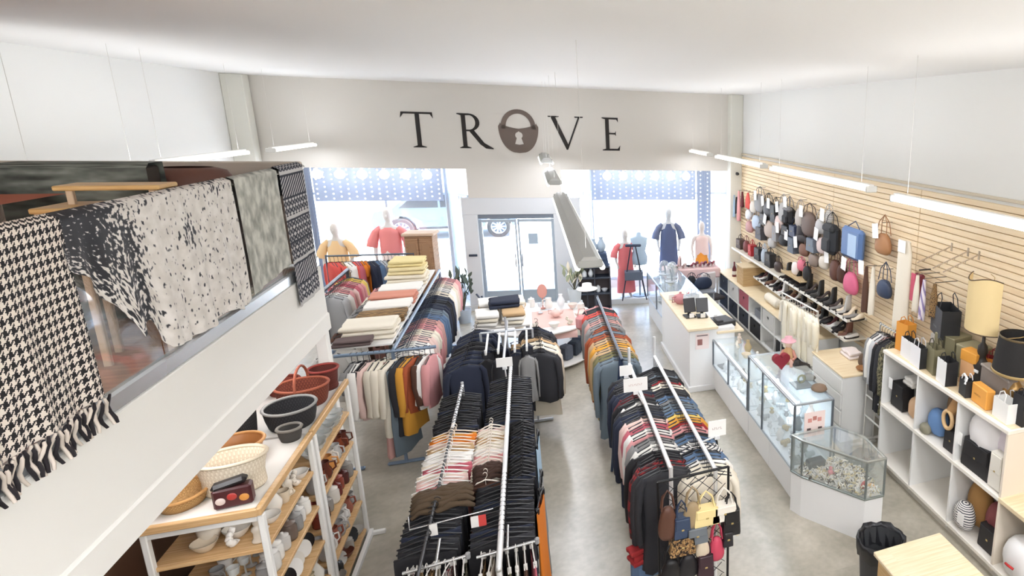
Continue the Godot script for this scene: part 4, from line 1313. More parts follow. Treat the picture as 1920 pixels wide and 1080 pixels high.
	row_of(V(0.87, 1.5, -7.25), V(0.88, 1.5, -9.7), [["coat", "slate"], ["coat", "olive"], ["coat", "tan"], ["coat", "mustard"], ["coat", "tan"], ["coat", "rust"], ["coat", "slate"], ["dress", "rust"], ["jacket", "grey"], ["jacket", "dusty"], ["jacket", "grey"], ["jacket", "coral"], ["jacket", "charcoal"], ["jacket", "pink"]], 26, "near end of the A-frame rack", "long garments on the A-frame rack", 0.0)
	one("pink_bag", "small pink bag hung on the far left of the A-frame rack", "bag", S().box(V(0, 0, 0), V(0.2, 0.24, 0.14), 0.05).tube([V(-0.07, 0.11, 0), V(-0.04, 0.22, 0), V(0.04, 0.22, 0), V(0.07, 0.11, 0)], 0.008, 6), hue("pink"), at(0.62, 1.2, -9.5))
	sign_card("larger faintly printed white sign card on the left white-railed rack", V(0.83, 1.78, -5.62), V(0.92, 1.52, -5.7), 0.23, 0.14, 8, "c9a8a2")
	sign_card("small white sign card just behind the larger one", V(0.86, 1.57, -6.5), V(0.94, 1.4, -6.55), 0.14, 0.12, 0, "000000")
	sign_card("white sign card with faint print at the near end of the knitwear rack", V(1.46, 1.54, -4.95), V(1.3, 1.4, -4.98), 0.17, 0.16, 5, "b59a96")
	# grid panel with bags
	var gp := thing("grid_panel", "black wire lattice panel hung with handbags at the knitwear rack's end", "wire panel")
	var gz := -4.28
	for e in [[V(0.78, 1.53, gz), V(1.36, 1.55, gz)], [V(0.78, 0.02, gz), V(0.78, 1.53, gz)], [V(1.36, 0.02, gz), V(1.36, 1.55, gz)], [V(0.78, 0.35, gz), V(1.36, 0.35, gz)]]:
		part(gp, "frame_bar", S().tube([e[0], e[1]], 0.011, 8), M("1d1c1e", 0.4, 0.4))
	for i in 15:
		for sg in [-1.0, 1.0]:
			var x0: float = 0.78 - 1.2 + i * 0.12 if sg > 0 else 0.78 + i * 0.12
			var pts := []
			for q in 21:
				var y := 0.37 + 1.15 * q / 20.0
				var x: float = x0 + sg * (y - 0.37)
				if x >= 0.78 and x <= 1.36:
					pts.append(V(x, y, gz))
			if pts.size() > 1:
				part(gp, "lattice_wire", S().tube([pts[0], pts[pts.size() - 1]], 0.003, 5), M("2a292b", 0.4, 0.4))
	var gb := [["brown leather shoulder bag hanging left on the lattice panel", "5b3a2c", 0.84, 1.2, 0.15, 0.3, "round"], ["dark blue patterned bag beside the brown one on the lattice panel", "34435c", 0.95, 1.14, 0.13, 0.2, "square"], ["tan slouchy bag under the cream knitwear on the lattice panel", "a08a68", 1.04, 1.22, 0.16, 0.24, "round"], ["pale yellow ruffled bag in the middle of the lattice panel", "ecd79a", 1.15, 1.2, 0.2, 0.15, "square"], ["flat off-white envelope bag right on the lattice panel", "e6dfd2", 1.3, 1.2, 0.2, 0.14, "square"], ["grey leather bag below the yellow bag on the lattice panel", "6c7278", 1.07, 1.05, 0.17, 0.15, "square"], ["leopard print bag lower left on the lattice panel", "leopard", 0.95, 0.98, 0.2, 0.16, "square"], ["beige small bag low in the middle of the lattice panel", "d8c8ae", 1.12, 0.9, 0.12, 0.16, "round"], ["pink patent bag low right on the lattice panel", "c8465e", 1.24, 0.86, 0.13, 0.22, "round"], ["black pointed bag at lower left of the lattice panel", "161517", 0.86, 0.76, 0.16, 0.2, "round"], ["black soft bag beside the pointed one, low on the lattice panel", "1f1d20", 1.0, 0.76, 0.16, 0.22, "round"], ["dark maroon bag low on the lattice panel", "38222a", 1.14, 0.74, 0.13, 0.22, "square"], ["small black purse at lower right edge of the lattice panel", "242226", 1.33, 0.95, 0.08, 0.14, "square"], ["black tote hanging behind the envelope bag on the lattice panel", "1c1b1d", 1.36, 1.1, 0.14, 0.24, "square"]]
	for e in gb:
		var mt: Material = hue("leopard") if e[1] == "leopard" else M(e[1], 0.5)
		bag(e[0], V(e[2], e[3], gz + 0.07), e[4], e[5], 0.09, mt, e[6], 0.0, 0.14)
	# --- left racks ---
	rack("blue-railed double clothes rack along the left aisle", [[V(-1.66, 1.5, -8.2), V(-1.64, 1.5, -12.4)], [V(-2.3, 1.5, -8.3), V(-2.3, 1.5, -12.4)], [V(-1.2, 1.5, -8.15), V(-2.25, 1.5, -8.15)]], [V(-1.66, 1.52, -8.15), V(-1.64, 1.52, -12.4), V(-2.3, 1.52, -8.15), V(-2.3, 1.52, -12.4)], "8fa3bb", 0.022)
	one("rack_shelf", "white shelf board over the double clothes rack under folded textiles", "shelf", S().box(V(-1.99, 1.535, -10.3), V(0.6, 0.025, 4.0), 0.005), M("e9e6e2", 0.6))
	row_of(V(-1.56, 1.5, -8.3), V(-1.56, 1.5, -12.3), [["blouse", "white"], ["blouse", "white"], ["blouse", "blush"], ["top", "cream"], ["blouse", "pink"], ["blouse", "dusty"], ["jacket", "denim"], ["jacket", "slate"], ["jacket", "navy"], ["jacket", "black"], ["jacket", "navy"], ["blouse", "cream"], ["blouse", "white"], ["blouse", "cream"], ["blouse", "blush"], ["blouse", "pink"]], 48, "near end of the blue-railed rack", "blouses on the blue-railed rack", 0.15, "3a4252")
	row_of(V(-2.4, 1.48, -8.5), V(-2.4, 1.48, -12.2), [["blouse", "white"], ["top", "brown"], ["blouse", "dusty"], ["jacket", "grey"], ["blouse", "cream"], ["blouse", "pink"]], 14, "near end of the double rack's inner rail", "garments on the inner rail", 0.1)
	var ends := [["top", "grey"], ["jacket", "white"], ["blouse", "black"], ["jacket", "blush"], ["jacket", "cream"], ["jacket", "cream"], ["dress", "dusty"], ["coat", "cream"], ["dress", "slate"], ["coat", "charcoal"], ["coat", "mustard"], ["jacket", "rust"], ["blouse", "brown"], ["blouse", "white"], ["blouse", "pink"]]
	for i in 15:
		var e: Array = ends[i]
		hang_up(e[0], i % 3, hue(e[1]), Transform3D(Basis(Vector3.UP, 1.25 + rng.randf_range(-0.15, 0.15)).scaled(Vector3.ONE * (1.12 if e[0] == "dress" else 0.95)), V(-2.08 + i * 0.058, 1.5, -8.15)), "%s %s, %s from the left on the short end rail by the shelves" % [e[1], e[0] if e[0] != "top" else "knit top", ORD[i]], "garments on the short end rail")
	var pile := [["white bedspread folded nearest on the rack shelf", "efe6d4", -8.75, 0.16, 0.55], ["dark leopard throw folded behind the nearest white bedspread", "leopard", -9.35, 0.1, 0.4], ["off-white blanket folded in the middle of the rack shelf", "f3eee6", -9.78, 0.12, 0.42], ["pink and rust shawl folded on the rack shelf", "d8937e", -10.25, 0.13, 0.42], ["white fringed blanket folded past the pink shawl", "f4f1ea", -10.75, 0.12, 0.45], ["cream quilt at the bottom of the far pile on the rack shelf", "efe4cf", -11.45, 0.16, 0.6]]
	for e in pile:
		folded(e[0], V(-1.98, 1.549, e[2]), V(0.58, e[3], e[4]), hue("leopard") if e[1] == "leopard" else M(e[1], 0.95), 0.04, "textiles folded on the rack shelf")
	folded("pale yellow quilt in the middle of the far pile", V(-1.97, 1.71, -11.5), V(0.52, 0.12, 0.5), M("f0dfae", 0.95))
	folded("buttery yellow blanket topping the far pile on the rack shelf", V(-1.98, 1.832, -11.55), V(0.5, 0.1, 0.48), M("f2e0a4", 0.95))
	folded("plaid scarf bundle at the near edge of the double rack", V(-2.1, 1.549, -8.38), V(0.4, 0.08, 0.2), M("6a5a58", 0.95))
	rack("dark-railed clothes rack at the far left behind the balcony", [[V(-3.16, 1.5, -11.3), V(-3.16, 1.5, -12.9)]], [V(-3.16, 1.52, -11.35), V(-3.16, 1.52, -12.85)], "4a4c52", 0.03)
	row_of(V(-3.1, 1.48, -11.4), V(-3.1, 1.48, -12.85), [["blouse", "silver"], ["blouse", "white"], ["blouse", "pink"], ["blouse", "blush"], ["blouse", "rose"], ["blouse", "pink"], ["blouse", "yellow"], ["blouse", "slate"]], 15, "near end of the dark-railed rack", "blouses on the dark-railed rack", 0.2)
	rack("clothes rack across the left display window, hung with bright garments", [[V(-3.75, 1.55, -14.0), V(-2.25, 1.55, -13.85)]], [V(-3.75, 1.57, -14.0), V(-2.25, 1.57, -13.85)], "5a6672", 0.018)
	row_of(V(-3.72, 1.53, -14.0), V(-2.28, 1.53, -13.86), [["coat", "coral"], ["coat", "coral"], ["dress", "tan"], ["coat", "white"], ["coat", "coral"], ["coat", "rose"], ["dress", "orange"], ["coat", "navy"], ["coat", "navy"], ["coat", "denim"], ["dress", "silver"], ["dress", "brown"], ["dress", "red"], ["coat", "grey"], ["coat", "black"], ["coat", "black"], ["coat", "charcoal"]], 22, "left end of the rack across the window", "garments across the left window", PI / 2 + 0.55)


# ---------- bags, shoes and small wares ----------
func bag(label: String, p: Vector3, w: float, h: float, d: float, mat: Material, kind := "square", turn := 0.0, strap := 0.15, group := "", trim := "") -> Node3D:
	var t := thing("handbag", label, "bag", at(p.x, p.y, p.z, turn), group)
	var tm: Material = M(trim, 0.4) if trim else mat
	match kind:
		"round", "sack":
			var rows := []
			for j in 10:
				var a := -PI / 2 + PI * j / 9
				var row := []
				var k := cos(a) ** 0.55
				var wide := k * (1.0 - (0.25 * sin(a) if kind == "round" else 0.12 * sin(a)))
				for i in 18:
					var q := TAU * i / 18
					row.append(V(cos(q) * w / 2 * wide, sin(a) * h / 2, sin(q) * d / 2 * k * (1.0 + 0.08 * sin(i * 3.0 + j))))
				rows.append(row)
			part(t, "body", S().grid(rows, true), mat)
		"pack":
			part(t, "body", S().box(V(0, 0, 0), V(w, h, d), d * 0.4), mat)
			part(t, "pocket", S().box(V(0, -h * 0.18, d * 0.5), V(w * 0.7, h * 0.45, d * 0.35), d * 0.15), mat)
			part(t, "flap", S().box(V(0, h * 0.36, d * 0.2), V(w * 0.94, h * 0.3, d * 0.75), d * 0.25), tm)
		_:
			var pf := PackedVector2Array([Vector2(-w * 0.5, -h * 0.5), Vector2(w * 0.5, -h * 0.5), Vector2(w * 0.52, -h * 0.4), Vector2(w * 0.45, h * 0.5), Vector2(-w * 0.45, h * 0.5), Vector2(-w * 0.52, -h * 0.4)])
			part(t, "body", S().prism(pf, d, at(0, 0, -d / 2)), mat)
			part(t, "flap", S().box(V(0, h * 0.22, d * 0.52), V(w * 0.88, h * 0.5, 0.012), 0.005), tm)
			part(t, "clasp", S().box(V(0, h * 0.0, d * 0.54), V(0.025, 0.02, 0.012), 0.004), M("b9a26a", 0.3, 0.7))
	if strap > 0.0:
		for sz in [-0.25, 0.25]:
			part(t, "strap", S().tube([V(-w * 0.34, h * 0.44, sz * d), V(-w * 0.26, h * 0.5 + strap * 0.6, sz * d * 0.6), V(0, h * 0.5 + strap, 0), V(w * 0.26, h * 0.5 + strap * 0.6, sz * d * 0.6), V(w * 0.34, h * 0.44, sz * d)], 0.007, 6), tm)
	return t


func paper_bag(label: String, p: Vector3, w: float, h: float, d: float, face: Material, turn: float, cord: String, side: Material = null) -> Node3D:
	var t := thing("paper_bag", label, "shopping bag", at(p.x, p.y, p.z, turn), "shopping bags and boxes on the cubby unit")
	part(t, "front", S().box(V(0, h / 2, d / 2), V(w, h, 0.006)), face)
	part(t, "back", S().box(V(0, h / 2, -d / 2), V(w, h, 0.006)), side if side else face)
	for sg in [-1.0, 1.0]:
		part(t, "side", S().box(V(sg * w / 2, h / 2, 0), V(0.006, h, d)), side if side else face)
		part(t, "handle", S().tube([V(-w * 0.22, h * 0.97, sg * d / 2), V(-w * 0.2, h + w * 0.3, sg * d * 0.4), V(0, h + w * 0.42, sg * d * 0.35), V(w * 0.2, h + w * 0.3, sg * d * 0.4), V(w * 0.22, h * 0.97, sg * d / 2)], 0.006, 6), M(cord, 0.7))
	part(t, "bottom", S().box(V(0, 0.004, 0), V(w, 0.008, d)), face)
	return t


# small print too blurred to read in the photograph: a row of little strokes
func print_marks(parent: Node3D, n: int, size: float, hex: String, xf: Transform3D) -> void:
	var s := S()
	for i in n:
		var x := (i - (n - 1) / 2.0) * size * 0.75
		s.box(V(x - size * 0.2, 0, 0), V(size * 0.13, size * (1.0 if i % 3 else 0.7), 0.001))
		s.box(V(x + size * 0.05, size * 0.3 * (1 if i % 2 else -1), 0), V(size * 0.4, size * 0.13, 0.001))
	part(parent, "printed_line", s, M(hex, 0.6), xf)


func shoe_parts(kind: String) -> Array:
	if shapes.has("shoe" + kind):
		return shapes["shoe" + kind]
	var up := S()
	var sole := S()
	var rows := []
	var lift := {"sneaker": 0.0, "heel": 0.075, "boot": 0.03, "flat": 0.0}
	for j in 12:
		var u := j / 11.0
		var x := lerpf(-0.12, 0.13, u)
		var w := 0.036 * (0.75 + 0.35 * sin(u * PI * 0.9)) * (0.35 if j == 0 else (0.4 if j == 11 else 1.0))
		var base: float = lift[kind] * (1.0 - smoothstep(0.15, 0.65, u)) + 0.012
		var top: float = base + lerpf(0.085 if kind == "sneaker" else 0.06, 0.035, smoothstep(0.25, 0.7, u)) * (0.6 if j == 11 or j == 0 else 1.0)
		if kind == "boot" and u < 0.42:
			top = base + 0.26
		var row := []
		for i in 12:
			var a := TAU * i / 12
			row.append(V(x, lerpf(base, top, 0.5 + 0.5 * sin(a)), cos(a) * w * (0.75 + 0.25 * (1.0 - sin(a)) / 1.0)))
		rows.append(row)
	up.grid(rows, true)
	var pl := PackedVector2Array()
	for j in 12:
		var u := j / 11.0
		pl.append(Vector2(lerpf(-0.124, 0.134, u), 0.04 * (0.75 + 0.35 * sin(u * PI * 0.9)) * (0.6 if j == 0 or j == 11 else 1.0)))
	for j in range(11, -1, -1):
		pl.append(Vector2(pl[j].x, -pl[j].y))
	if kind == "heel":
		sole.tube([V(-0.1, 0.0, 0), V(-0.1, 0.085, 0)], [0.012, 0.022], 7)
		sole.box(V(0.07, 0.006, 0), V(0.1, 0.012, 0.06), 0.004)
	else:
		sole.prism(pl, 0.022, Transform3D(Basis(Vector3.RIGHT, -PI / 2), V(0, 0, 0)))
		if kind == "boot":
			sole.box(V(-0.09, 0.02, 0), V(0.06, 0.045, 0.055), 0.008)
	shapes["shoe" + kind] = [up.mesh(), sole.mesh()]
	return shapes["shoe" + kind]


func shoe(kind: String, hexu: String, hexs: String, p: Vector3, turn: float, label: String, group: String) -> void:
	var t := thing("shoe", label, "shoe", at(p.x, p.y, p.z, turn), group)
	var sp := shoe_parts(kind)
	part(t, "upper", sp[0], M(hexu, 0.6))
	part(t, "sole", sp[1], M(hexs, 0.7))


# ---------- glass counters on the right ----------
func case_frame(t: Node3D, x0: float, x1: float, z0: float, z1: float, y0: float, y1: float, posts: Array) -> void:
	var alu := M("aeb4ba", 0.3, 0.7)
	for e in [[V((x0 + x1) / 2, y1, z0), V(x1 - x0, 0.025, 0.025)], [V((x0 + x1) / 2, y1, z1), V(x1 - x0, 0.025, 0.025)], [V(x0, y1, (z0 + z1) / 2), V(0.028, 0.028, absf(z1 - z0))], [V(x1, y1, (z0 + z1) / 2), V(0.028, 0.028, absf(z1 - z0))], [V(x0, y0, (z0 + z1) / 2), V(0.02, 0.02, absf(z1 - z0))]]:
		part(t, "frame_rail", S().box(e[0], e[1], 0.004), alu)
	for p in posts:
		part(t, "post", S().box(V(p.x, (y0 + y1) / 2, p.y), V(0.026, y1 - y0, 0.026), 0.004), M("6d747c", 0.35, 0.6))
	var g := glass("e2f2f6", 0.12)
	part(t, "pane", S().box(V(x0, (y0 + y1) / 2, (z0 + z1) / 2), V(0.008, y1 - y0, absf(z1 - z0))), g)
	part(t, "pane", S().box(V((x0 + x1) / 2, y1 + 0.008, (z0 + z1) / 2), V(x1 - x0, 0.008, absf(z1 - z0))), g)
	part(t, "pane", S().box(V((x0 + x1) / 2, (y0 + y1) / 2, z0), V(x1 - x0, y1 - y0, 0.008)), g)
	part(t, "pane", S().box(V((x0 + x1) / 2, (y0 + y1) / 2, z1), V(x1 - x0, y1 - y0, 0.008)), g)
	part(t, "back_panel", S().box(V(x1, (y0 + y1) / 2, (z0 + z1) / 2), V(0.012, y1 - y0, absf(z1 - z0))), M("dfe8ee", 0.4))


func jewel(kind: int, p: Vector3, label: String, group: String) -> void:
	var key := "jewel%d" % kind
	if not shapes.has(key):
		var s := S()
		match kind:
			0:
				s.box(V(0, 0.012, 0), V(0.13, 0.024, 0.18), 0.006)
				for i in 12:
					s.box(V(-0.045 + (i % 3) * 0.045, 0.03, -0.065 + (i / 3) * 0.043), V(0.02, 0.016, 0.02), 0.006)
			1:
				s.lathe([Vector2(0.001, 0), Vector2(0.05, 0), Vector2(0.035, 0.02), Vector2(0.055, 0.08), Vector2(0.03, 0.12), Vector2(0.022, 0.16), Vector2(0.001, 0.165)], 14)
			2:
				s.tube([V(-0.06, 0.06, 0), V(0.06, 0.06, 0)], 0.028, 12)
				s.box(V(0, 0.02, 0), V(0.04, 0.04, 0.04), 0.006)
				for i in 4:
					s.lathe([Vector2(0.03, -0.006), Vector2(0.036, 0), Vector2(0.03, 0.006)], 12, V(-0.045 + i * 0.03, 0.06, 0), Basis(Vector3.BACK, PI / 2))
			3:
				s.lathe([Vector2(0.001, 0), Vector2(0.03, 0), Vector2(0.034, 0.02), Vector2(0.012, 0.04), Vector2(0.028, 0.06), Vector2(0.03, 0.075), Vector2(0.001, 0.08)], 12)
		shapes[key] = s.mesh()
	var hx: String = [["e8ecf0", "4a5058", "dfe6ea"], ["f2f2f0", "d8dee4", "3a3e46"], ["cfd6da", "b9a068", "9aa4ac"], ["c8b27a", "d4dade", "8a929a"]][kind][rng.randi() % 3]
	one(["jewellery_tray", "necklace_bust", "bangle_stand", "trinket"][kind], label, ["jewellery tray", "bust", "bangle stand", "trinket"][kind], shapes[key], M(hx, 0.3, 0.3), at(p.x, p.y, p.z, rng.randf_range(-0.4, 0.4)), group)


func fill_case(where: String, x0: float, x1: float, z0: float, z1: float, ys: Array, n: int) -> void:
	for l in ys.size():
		for i in n:
			for r in 2:
				var kind := (i * 3 + l + r * 2) % 4
				jewel(kind, V(lerpf(x0, x1, 0.27 + 0.42 * r), ys[l], lerpf(z0, z1, (i + 0.5) / n)), "%s, %s from the near end, %s row, %s shelf inside %s" % [["jewellery tray", "necklace bust", "bangle stand", "trinket"][kind], ORD[i], ["front", "back"][r], ["bottom", "middle", "upper"][l], where], "jewellery inside " + where)


func counters() -> void:
	var white := M("efeeec", 0.5)
	# tall near case
	var t := thing("display_case", "tall glass jewellery case with white base beside the corner case", "display case", Transform3D(), "glass cases")
	part(t, "base", S().box(V(2.86, 0.2, -6.48), V(0.5, 0.4, 1.58), 0.006), white)
	for k in 2:
		part(t, "base_panel", S().box(V(2.606, 0.21, -6.09 - k * 0.79), V(0.014, 0.36, 0.775), 0.004), white)
	part(t, "deck", S().box(V(2.83, 0.415, -6.48), V(0.5, 0.03, 1.58)), M("e6ecf0", 0.4))
	part(t, "glass_shelf", S().box(V(2.84, 0.84, -6.48), V(0.4, 0.008, 1.54)), glass("d8eef4", 0.2))
	case_frame(t, 2.585, 3.06, -5.7, -7.26, 0.43, 1.24, [Vector2(2.585, -5.7), Vector2(2.585, -6.72), Vector2(2.585, -7.26), Vector2(3.06, -5.7)])
	part(t, "unseen_strip_light", S().box(V(2.66, 1.2, -6.48), V(0.03, 0.02, 1.5)), glow("f2faff", 3.0))  # unseen case light, placed to brighten the jewellery
	lamp_area(Transform3D(Basis(Vector3.RIGHT, -PI / 2), V(2.68, 1.185, -6.48)), Vector2(0.04, 1.4), 0.6, "eaf6ff")
	fill_case("the tall glass case", 2.6, 3.0, -5.78, -7.2, [0.43, 0.844], 8)
	var far := thing("display_case", "lower glass jewellery case between the tall case and cash desk", "display case", Transform3D(), "glass cases")
	part(far, "base", S().box(V(2.86, 0.2, -8.15), V(0.5, 0.4, 1.74), 0.006), white)
	for k in 2:
		part(far, "base_panel", S().box(V(2.606, 0.21, -7.73 - k * 0.86), V(0.014, 0.36, 0.845), 0.004), white)
	part(far, "deck", S().box(V(2.83, 0.415, -8.15), V(0.5, 0.03, 1.74)), M("e6ecf0", 0.4))
	case_frame(far, 2.585, 3.03, -7.29, -9.02, 0.43, 0.86, [Vector2(2.585, -7.3), Vector2(2.585, -8.18), Vector2(2.585, -9.0)])
	fill_case("the lower glass case", 2.6, 3.0, -7.36, -8.95, [0.43], 9)
	lamp_area(Transform3D(Basis(Vector3.RIGHT, -PI / 2), V(2.66, 0.82, -8.15)), Vector2(0.04, 1.5), 0.36, "eaf6ff")
	part(far, "unseen_strip_light", S().box(V(2.64, 0.835, -8.15), V(0.03, 0.016, 1.5)), glow("f2faff", 3.0))  # unseen as well, lights the inside of the lower case
	# corner case
	var cc := thing("display_case", "angled corner glass case heaped with pale costume jewellery", "display case", Transform3D(), "glass cases")
	var pl := PackedVector2Array([Vector2(2.52, 5.6), Vector2(2.58, 5.45), Vector2(3.03, 4.83), Vector2(3.25, 4.83), Vector2(3.26, 5.3), Vector2(3.06, 5.62)])
	var lay := Transform3D(Basis(Vector3.RIGHT, -PI / 2), Vector3.ZERO)
	var shr := PackedVector2Array()
	var mid := Vector2(2.93, 5.25)
	for q in pl:
		shr.append(mid + (q - mid) * 1.0)
	var flip := func(src: PackedVector2Array) -> PackedVector2Array:
		var o := PackedVector2Array()
		for q in src:
			o.append(Vector2(q.x, q.y))
		return o
	part(cc, "base", S().prism(flip.call(shr), 0.48, lay), white)
	part(cc, "deck", S().prism(flip.call(pl), 0.02, lay * at(0, 0, 0.481)), M("f0ece4", 0.5))
	for i in 6:
		var a := V(pl[i].x, 0, -pl[i].y)
		var b := V(pl[(i + 1) % 6].x, 0, -pl[(i + 1) % 6].y)
		var m := (a + b) / 2
		var bs := Basis(Vector3.UP, atan2(-(b - a).z, (b - a).x))
		part(cc, "pane", S().box(V(m.x, 0.715, m.z), V(a.distance_to(b), 0.42, 0.008), 0.0, bs), glass("e6f2ee", 0.12))
		part(cc, "frame_rail", S().box(V(m.x, 0.935, m.z), V(a.distance_to(b) + 0.02, 0.028, 0.028), 0.006, bs), M("aeb2ae", 0.3, 0.7))
		part(cc, "frame_rail", S().box(V(m.x, 0.5, m.z), V(a.distance_to(b) + 0.02, 0.024, 0.028), 0.006, bs), M("98a09c", 0.3, 0.7))
		part(cc, "post", S().box(V(a.x, 0.715, a.z), V(0.022, 0.44, 0.022), 0.004, bs), M("8d9494", 0.3, 0.7))
	part(cc, "top_pane", S().prism(pl, 0.008, lay * at(0, 0, 0.945)), glass("eef6f4", 0.06))
	var heap := []
	var tries := 0
	while heap.size() < 800 and tries < 9000:
		tries += 1
		var q := Vector2(rng.randf_range(2.55, 3.24), rng.randf_range(4.85, 5.6))
		if Geometry2D.is_point_in_polygon(mid + (q - mid) * 1.08, pl):
			heap.append(Transform3D(Basis.from_euler(V(rng.randf() * 1.2, rng.randf() * 6, rng.randf() * 1.2)).scaled(Vector3.ONE * rng.randf_range(0.8, 1.6)), V(q.x, 0.51 + rng.randf() * 0.06, -q.y)))
	for e in [["gold", "dccb9c", 0], ["silver", "ecebe6", 1], ["cream", "f7f1e6", 2], ["dark", "5a4c40", 3]]:
		var ringm := S().lathe([Vector2(0.014, -0.004), Vector2(0.022, 0), Vector2(0.014, 0.005)], 10).lathe([Vector2(0.001, 0.0), Vector2(0.008, 0.004), Vector2(0.001, 0.009)], 8, V(0.02, 0, 0)).mesh()
		var mine := heap.filter(func(_x): return true)
		var sel := []
		for i in mine.size():
			if (i % 8 if i % 8 < 4 else [1, 2, 0, 2][i % 4]) == e[2]:
				sel.append(mine[i])
		var mm := MultiMesh.new()
		mm.transform_format = MultiMesh.TRANSFORM_3D
		mm.mesh = ringm
		mm.instance_count = sel.size()
		for i in sel.size():
			mm.set_instance_transform(i, sel[i])
		var mi := MultiMeshInstance3D.new()
		mi.name = "costume_jewellery_" + e[0]
		mi.multimesh = mm
		mi.material_override = M(e[1], 0.35, 0.1)
		mi.set_meta("kind", "stuff")
		tag(mi, "loose heap of %s coloured costume jewellery in the corner case" % e[0], "jewellery")
		add_child(mi, true)
	bag("small red purse lying on the jewellery in the corner case", V(3.1, 0.57, -4.98), 0.1, 0.08, 0.04, M("b8322c", 0.5), "round", 0.3, 0.0)
	one("pink_figure", "small pink velvet stand at the back of the corner case", "stand", ware("figurine"), M("d67a82", 0.7), Transform3D(Basis(Vector3.UP, 0.4).scaled(Vector3.ONE * 0.9), V(2.86, 0.505, -5.3)))
	one("white_card", "small white price card inside the corner case at left", "card", S().box(V(0, 0.04, 0), V(0.07, 0.05, 0.004), 0.001, Basis(Vector3.RIGHT, -0.4)), M("f8f8f6", 0.6), at(2.72, 0.505, -5.42, 0.3))
	one("black_case", "black box at the back left inside the corner case", "box", S().box(V(0, 0.07, 0), V(0.22, 0.13, 0.12), 0.02), M("2c2c30", 0.6), at(2.78, 0.505, -5.52, 0.1))
	one("amber_beads", "cluster of amber beads at the right end of the corner case", "beads", S().lathe([Vector2(0.001, 0), Vector2(0.05, 0), Vector2(0.06, 0.03), Vector2(0.03, 0.07), Vector2(0.001, 0.075)], 12), M("dba85c", 0.3), at(3.17, 0.505, -4.95))
	# poster and lamp on the near end of the tall case
	var po := thing("poster", "pale pink poster on the tall glass case's near end", "poster", at(2.83, 0.98, -5.688))
	part(po, "sheet", S().box(Vector3.ZERO, V(0.26, 0.3, 0.004)), M("f1ddd6", 0.7))
	for i in 5:
		part(po, "printed_mark", S().box(V([-0.06, 0.0, 0.06, -0.07, 0.07][i], [0.05, 0.07, 0.05, -0.07, -0.07][i], 0.003), V(0.05, 0.05, 0.002), 0.001), M(["d3938a", "b87a6e", "d3938a", "5a4a48", "5a4a48"][i], 0.7))
	one("white_bust", "white bust ornament just inside the tall case's near end", "bust", ware("vase"), M("f4f2ee", 0.5), Transform3D(Basis().scaled(Vector3.ONE * 0.9), V(2.8, 1.02, -5.74)))
	one("round_lamp", "round white glowing lamp inside the tall case's front corner", "lamp", S().lathe([Vector2(0.001, -0.05), Vector2(0.05, -0.03), Vector2(0.06, 0), Vector2(0.05, 0.03), Vector2(0.001, 0.05)], 14), glow("ffffff", 1.2), at(2.66, 1.09, -5.86))
	# things on the case tops
	var dk := thing("heart_cushion", "dark red heart-shaped velvet cushion standing on the tall case", "cushion", at(2.79, 1.26, -6.68, 0.1))
	var hp := PackedVector2Array()
	for i in 30:
		var a := TAU * i / 30
		hp.append(Vector2(16 * sin(a) ** 3, 13 * cos(a) - 5 * cos(2 * a) - 2 * cos(3 * a) - cos(4 * a)) * 0.0072 + Vector2(0, 0.13))
	part(dk, "body", S().prism(hp, 0.07), M("8a2230", 0.8))
	var dl := thing("seated_doll", "seated fabric doll in pink hat behind the red heart", "doll", at(2.98, 1.253, -6.85, -0.5))
	part(dl, "body", S().lathe([Vector2(0.001, 0), Vector2(0.08, 0), Vector2(0.085, 0.06), Vector2(0.06, 0.18), Vector2(0.025, 0.22), Vector2(0.001, 0.22)], 14), M("c8a277", 0.9))
	part(dl, "head", S().lathe([Vector2(0.001, 0.21), Vector2(0.04, 0.225), Vector2(0.055, 0.27), Vector2(0.04, 0.315), Vector2(0.001, 0.33)], 14), M("e9cdb6", 0.9))
	part(dl, "hat", S().lathe([Vector2(0.1, 0.3), Vector2(0.1, 0.308), Vector2(0.06, 0.315), Vector2(0.05, 0.36), Vector2(0.001, 0.37)], 16), M("dba8b0", 0.9))
	for sg in [-1.0, 1.0]:
		part(dl, "leg", S().tube([V(sg * 0.04, 0.05, 0.05), V(sg * 0.06, 0.06, 0.15), V(sg * 0.06, 0.02, 0.2)], [0.03, 0.027, 0.022], 8), M("e3b8a8", 0.9))
		part(dl, "arm", S().tube([V(sg * 0.055, 0.17, 0), V(sg * 0.1, 0.1, 0.05), V(sg * 0.07, 0.08, 0.1)], [0.025, 0.022, 0.018], 8), M("c78d7c", 0.9))
	one("black_pouch", "black and brown pouch leaning beside the doll", "pouch", S().box(V(0, 0.06, 0), V(0.28, 0.1, 0.1), 0.03, Basis(Vector3.BACK, -0.45)), M("2a2422", 0.7), at(3.02, 1.28, -6.5, 0.3))
	var gb := thing("glass_box", "small glass display box on the tall case's near half", "display box", at(2.86, 1.253, -6.15))
	part(gb, "pane", S().box(V(0, 0.1, 0), V(0.22, 0.2, 0.22), 0.004), glass("e0eef2", 0.14))
	part(gb, "rim", S().box(V(0, 0.004, 0), V(0.23, 0.008, 0.23), 0.002), M("8a9298", 0.3, 0.6))
	one("wreath_ornament", "little green and gold wreath ornament inside the small glass box", "ornament", S().lathe([Vector2(0.04, -0.015), Vector2(0.058, 0), Vector2(0.04, 0.015), Vector2(0.03, 0)], 16, V(0, 0.07, 0), Basis(Vector3.RIGHT, PI / 2)), M("7d7a52", 0.6), at(2.86, 1.262, -6.15))
	one("stone_ornament", "brown jewelled shell dish on the near end of the tall case", "ornament", S().lathe([Vector2(0.001, 0), Vector2(0.08, 0), Vector2(0.1, 0.02), Vector2(0.085, 0.05), Vector2(0.03, 0.07), Vector2(0.001, 0.07)], 12), M("7a6450", 0.5), at(3.0, 1.255, -5.95))
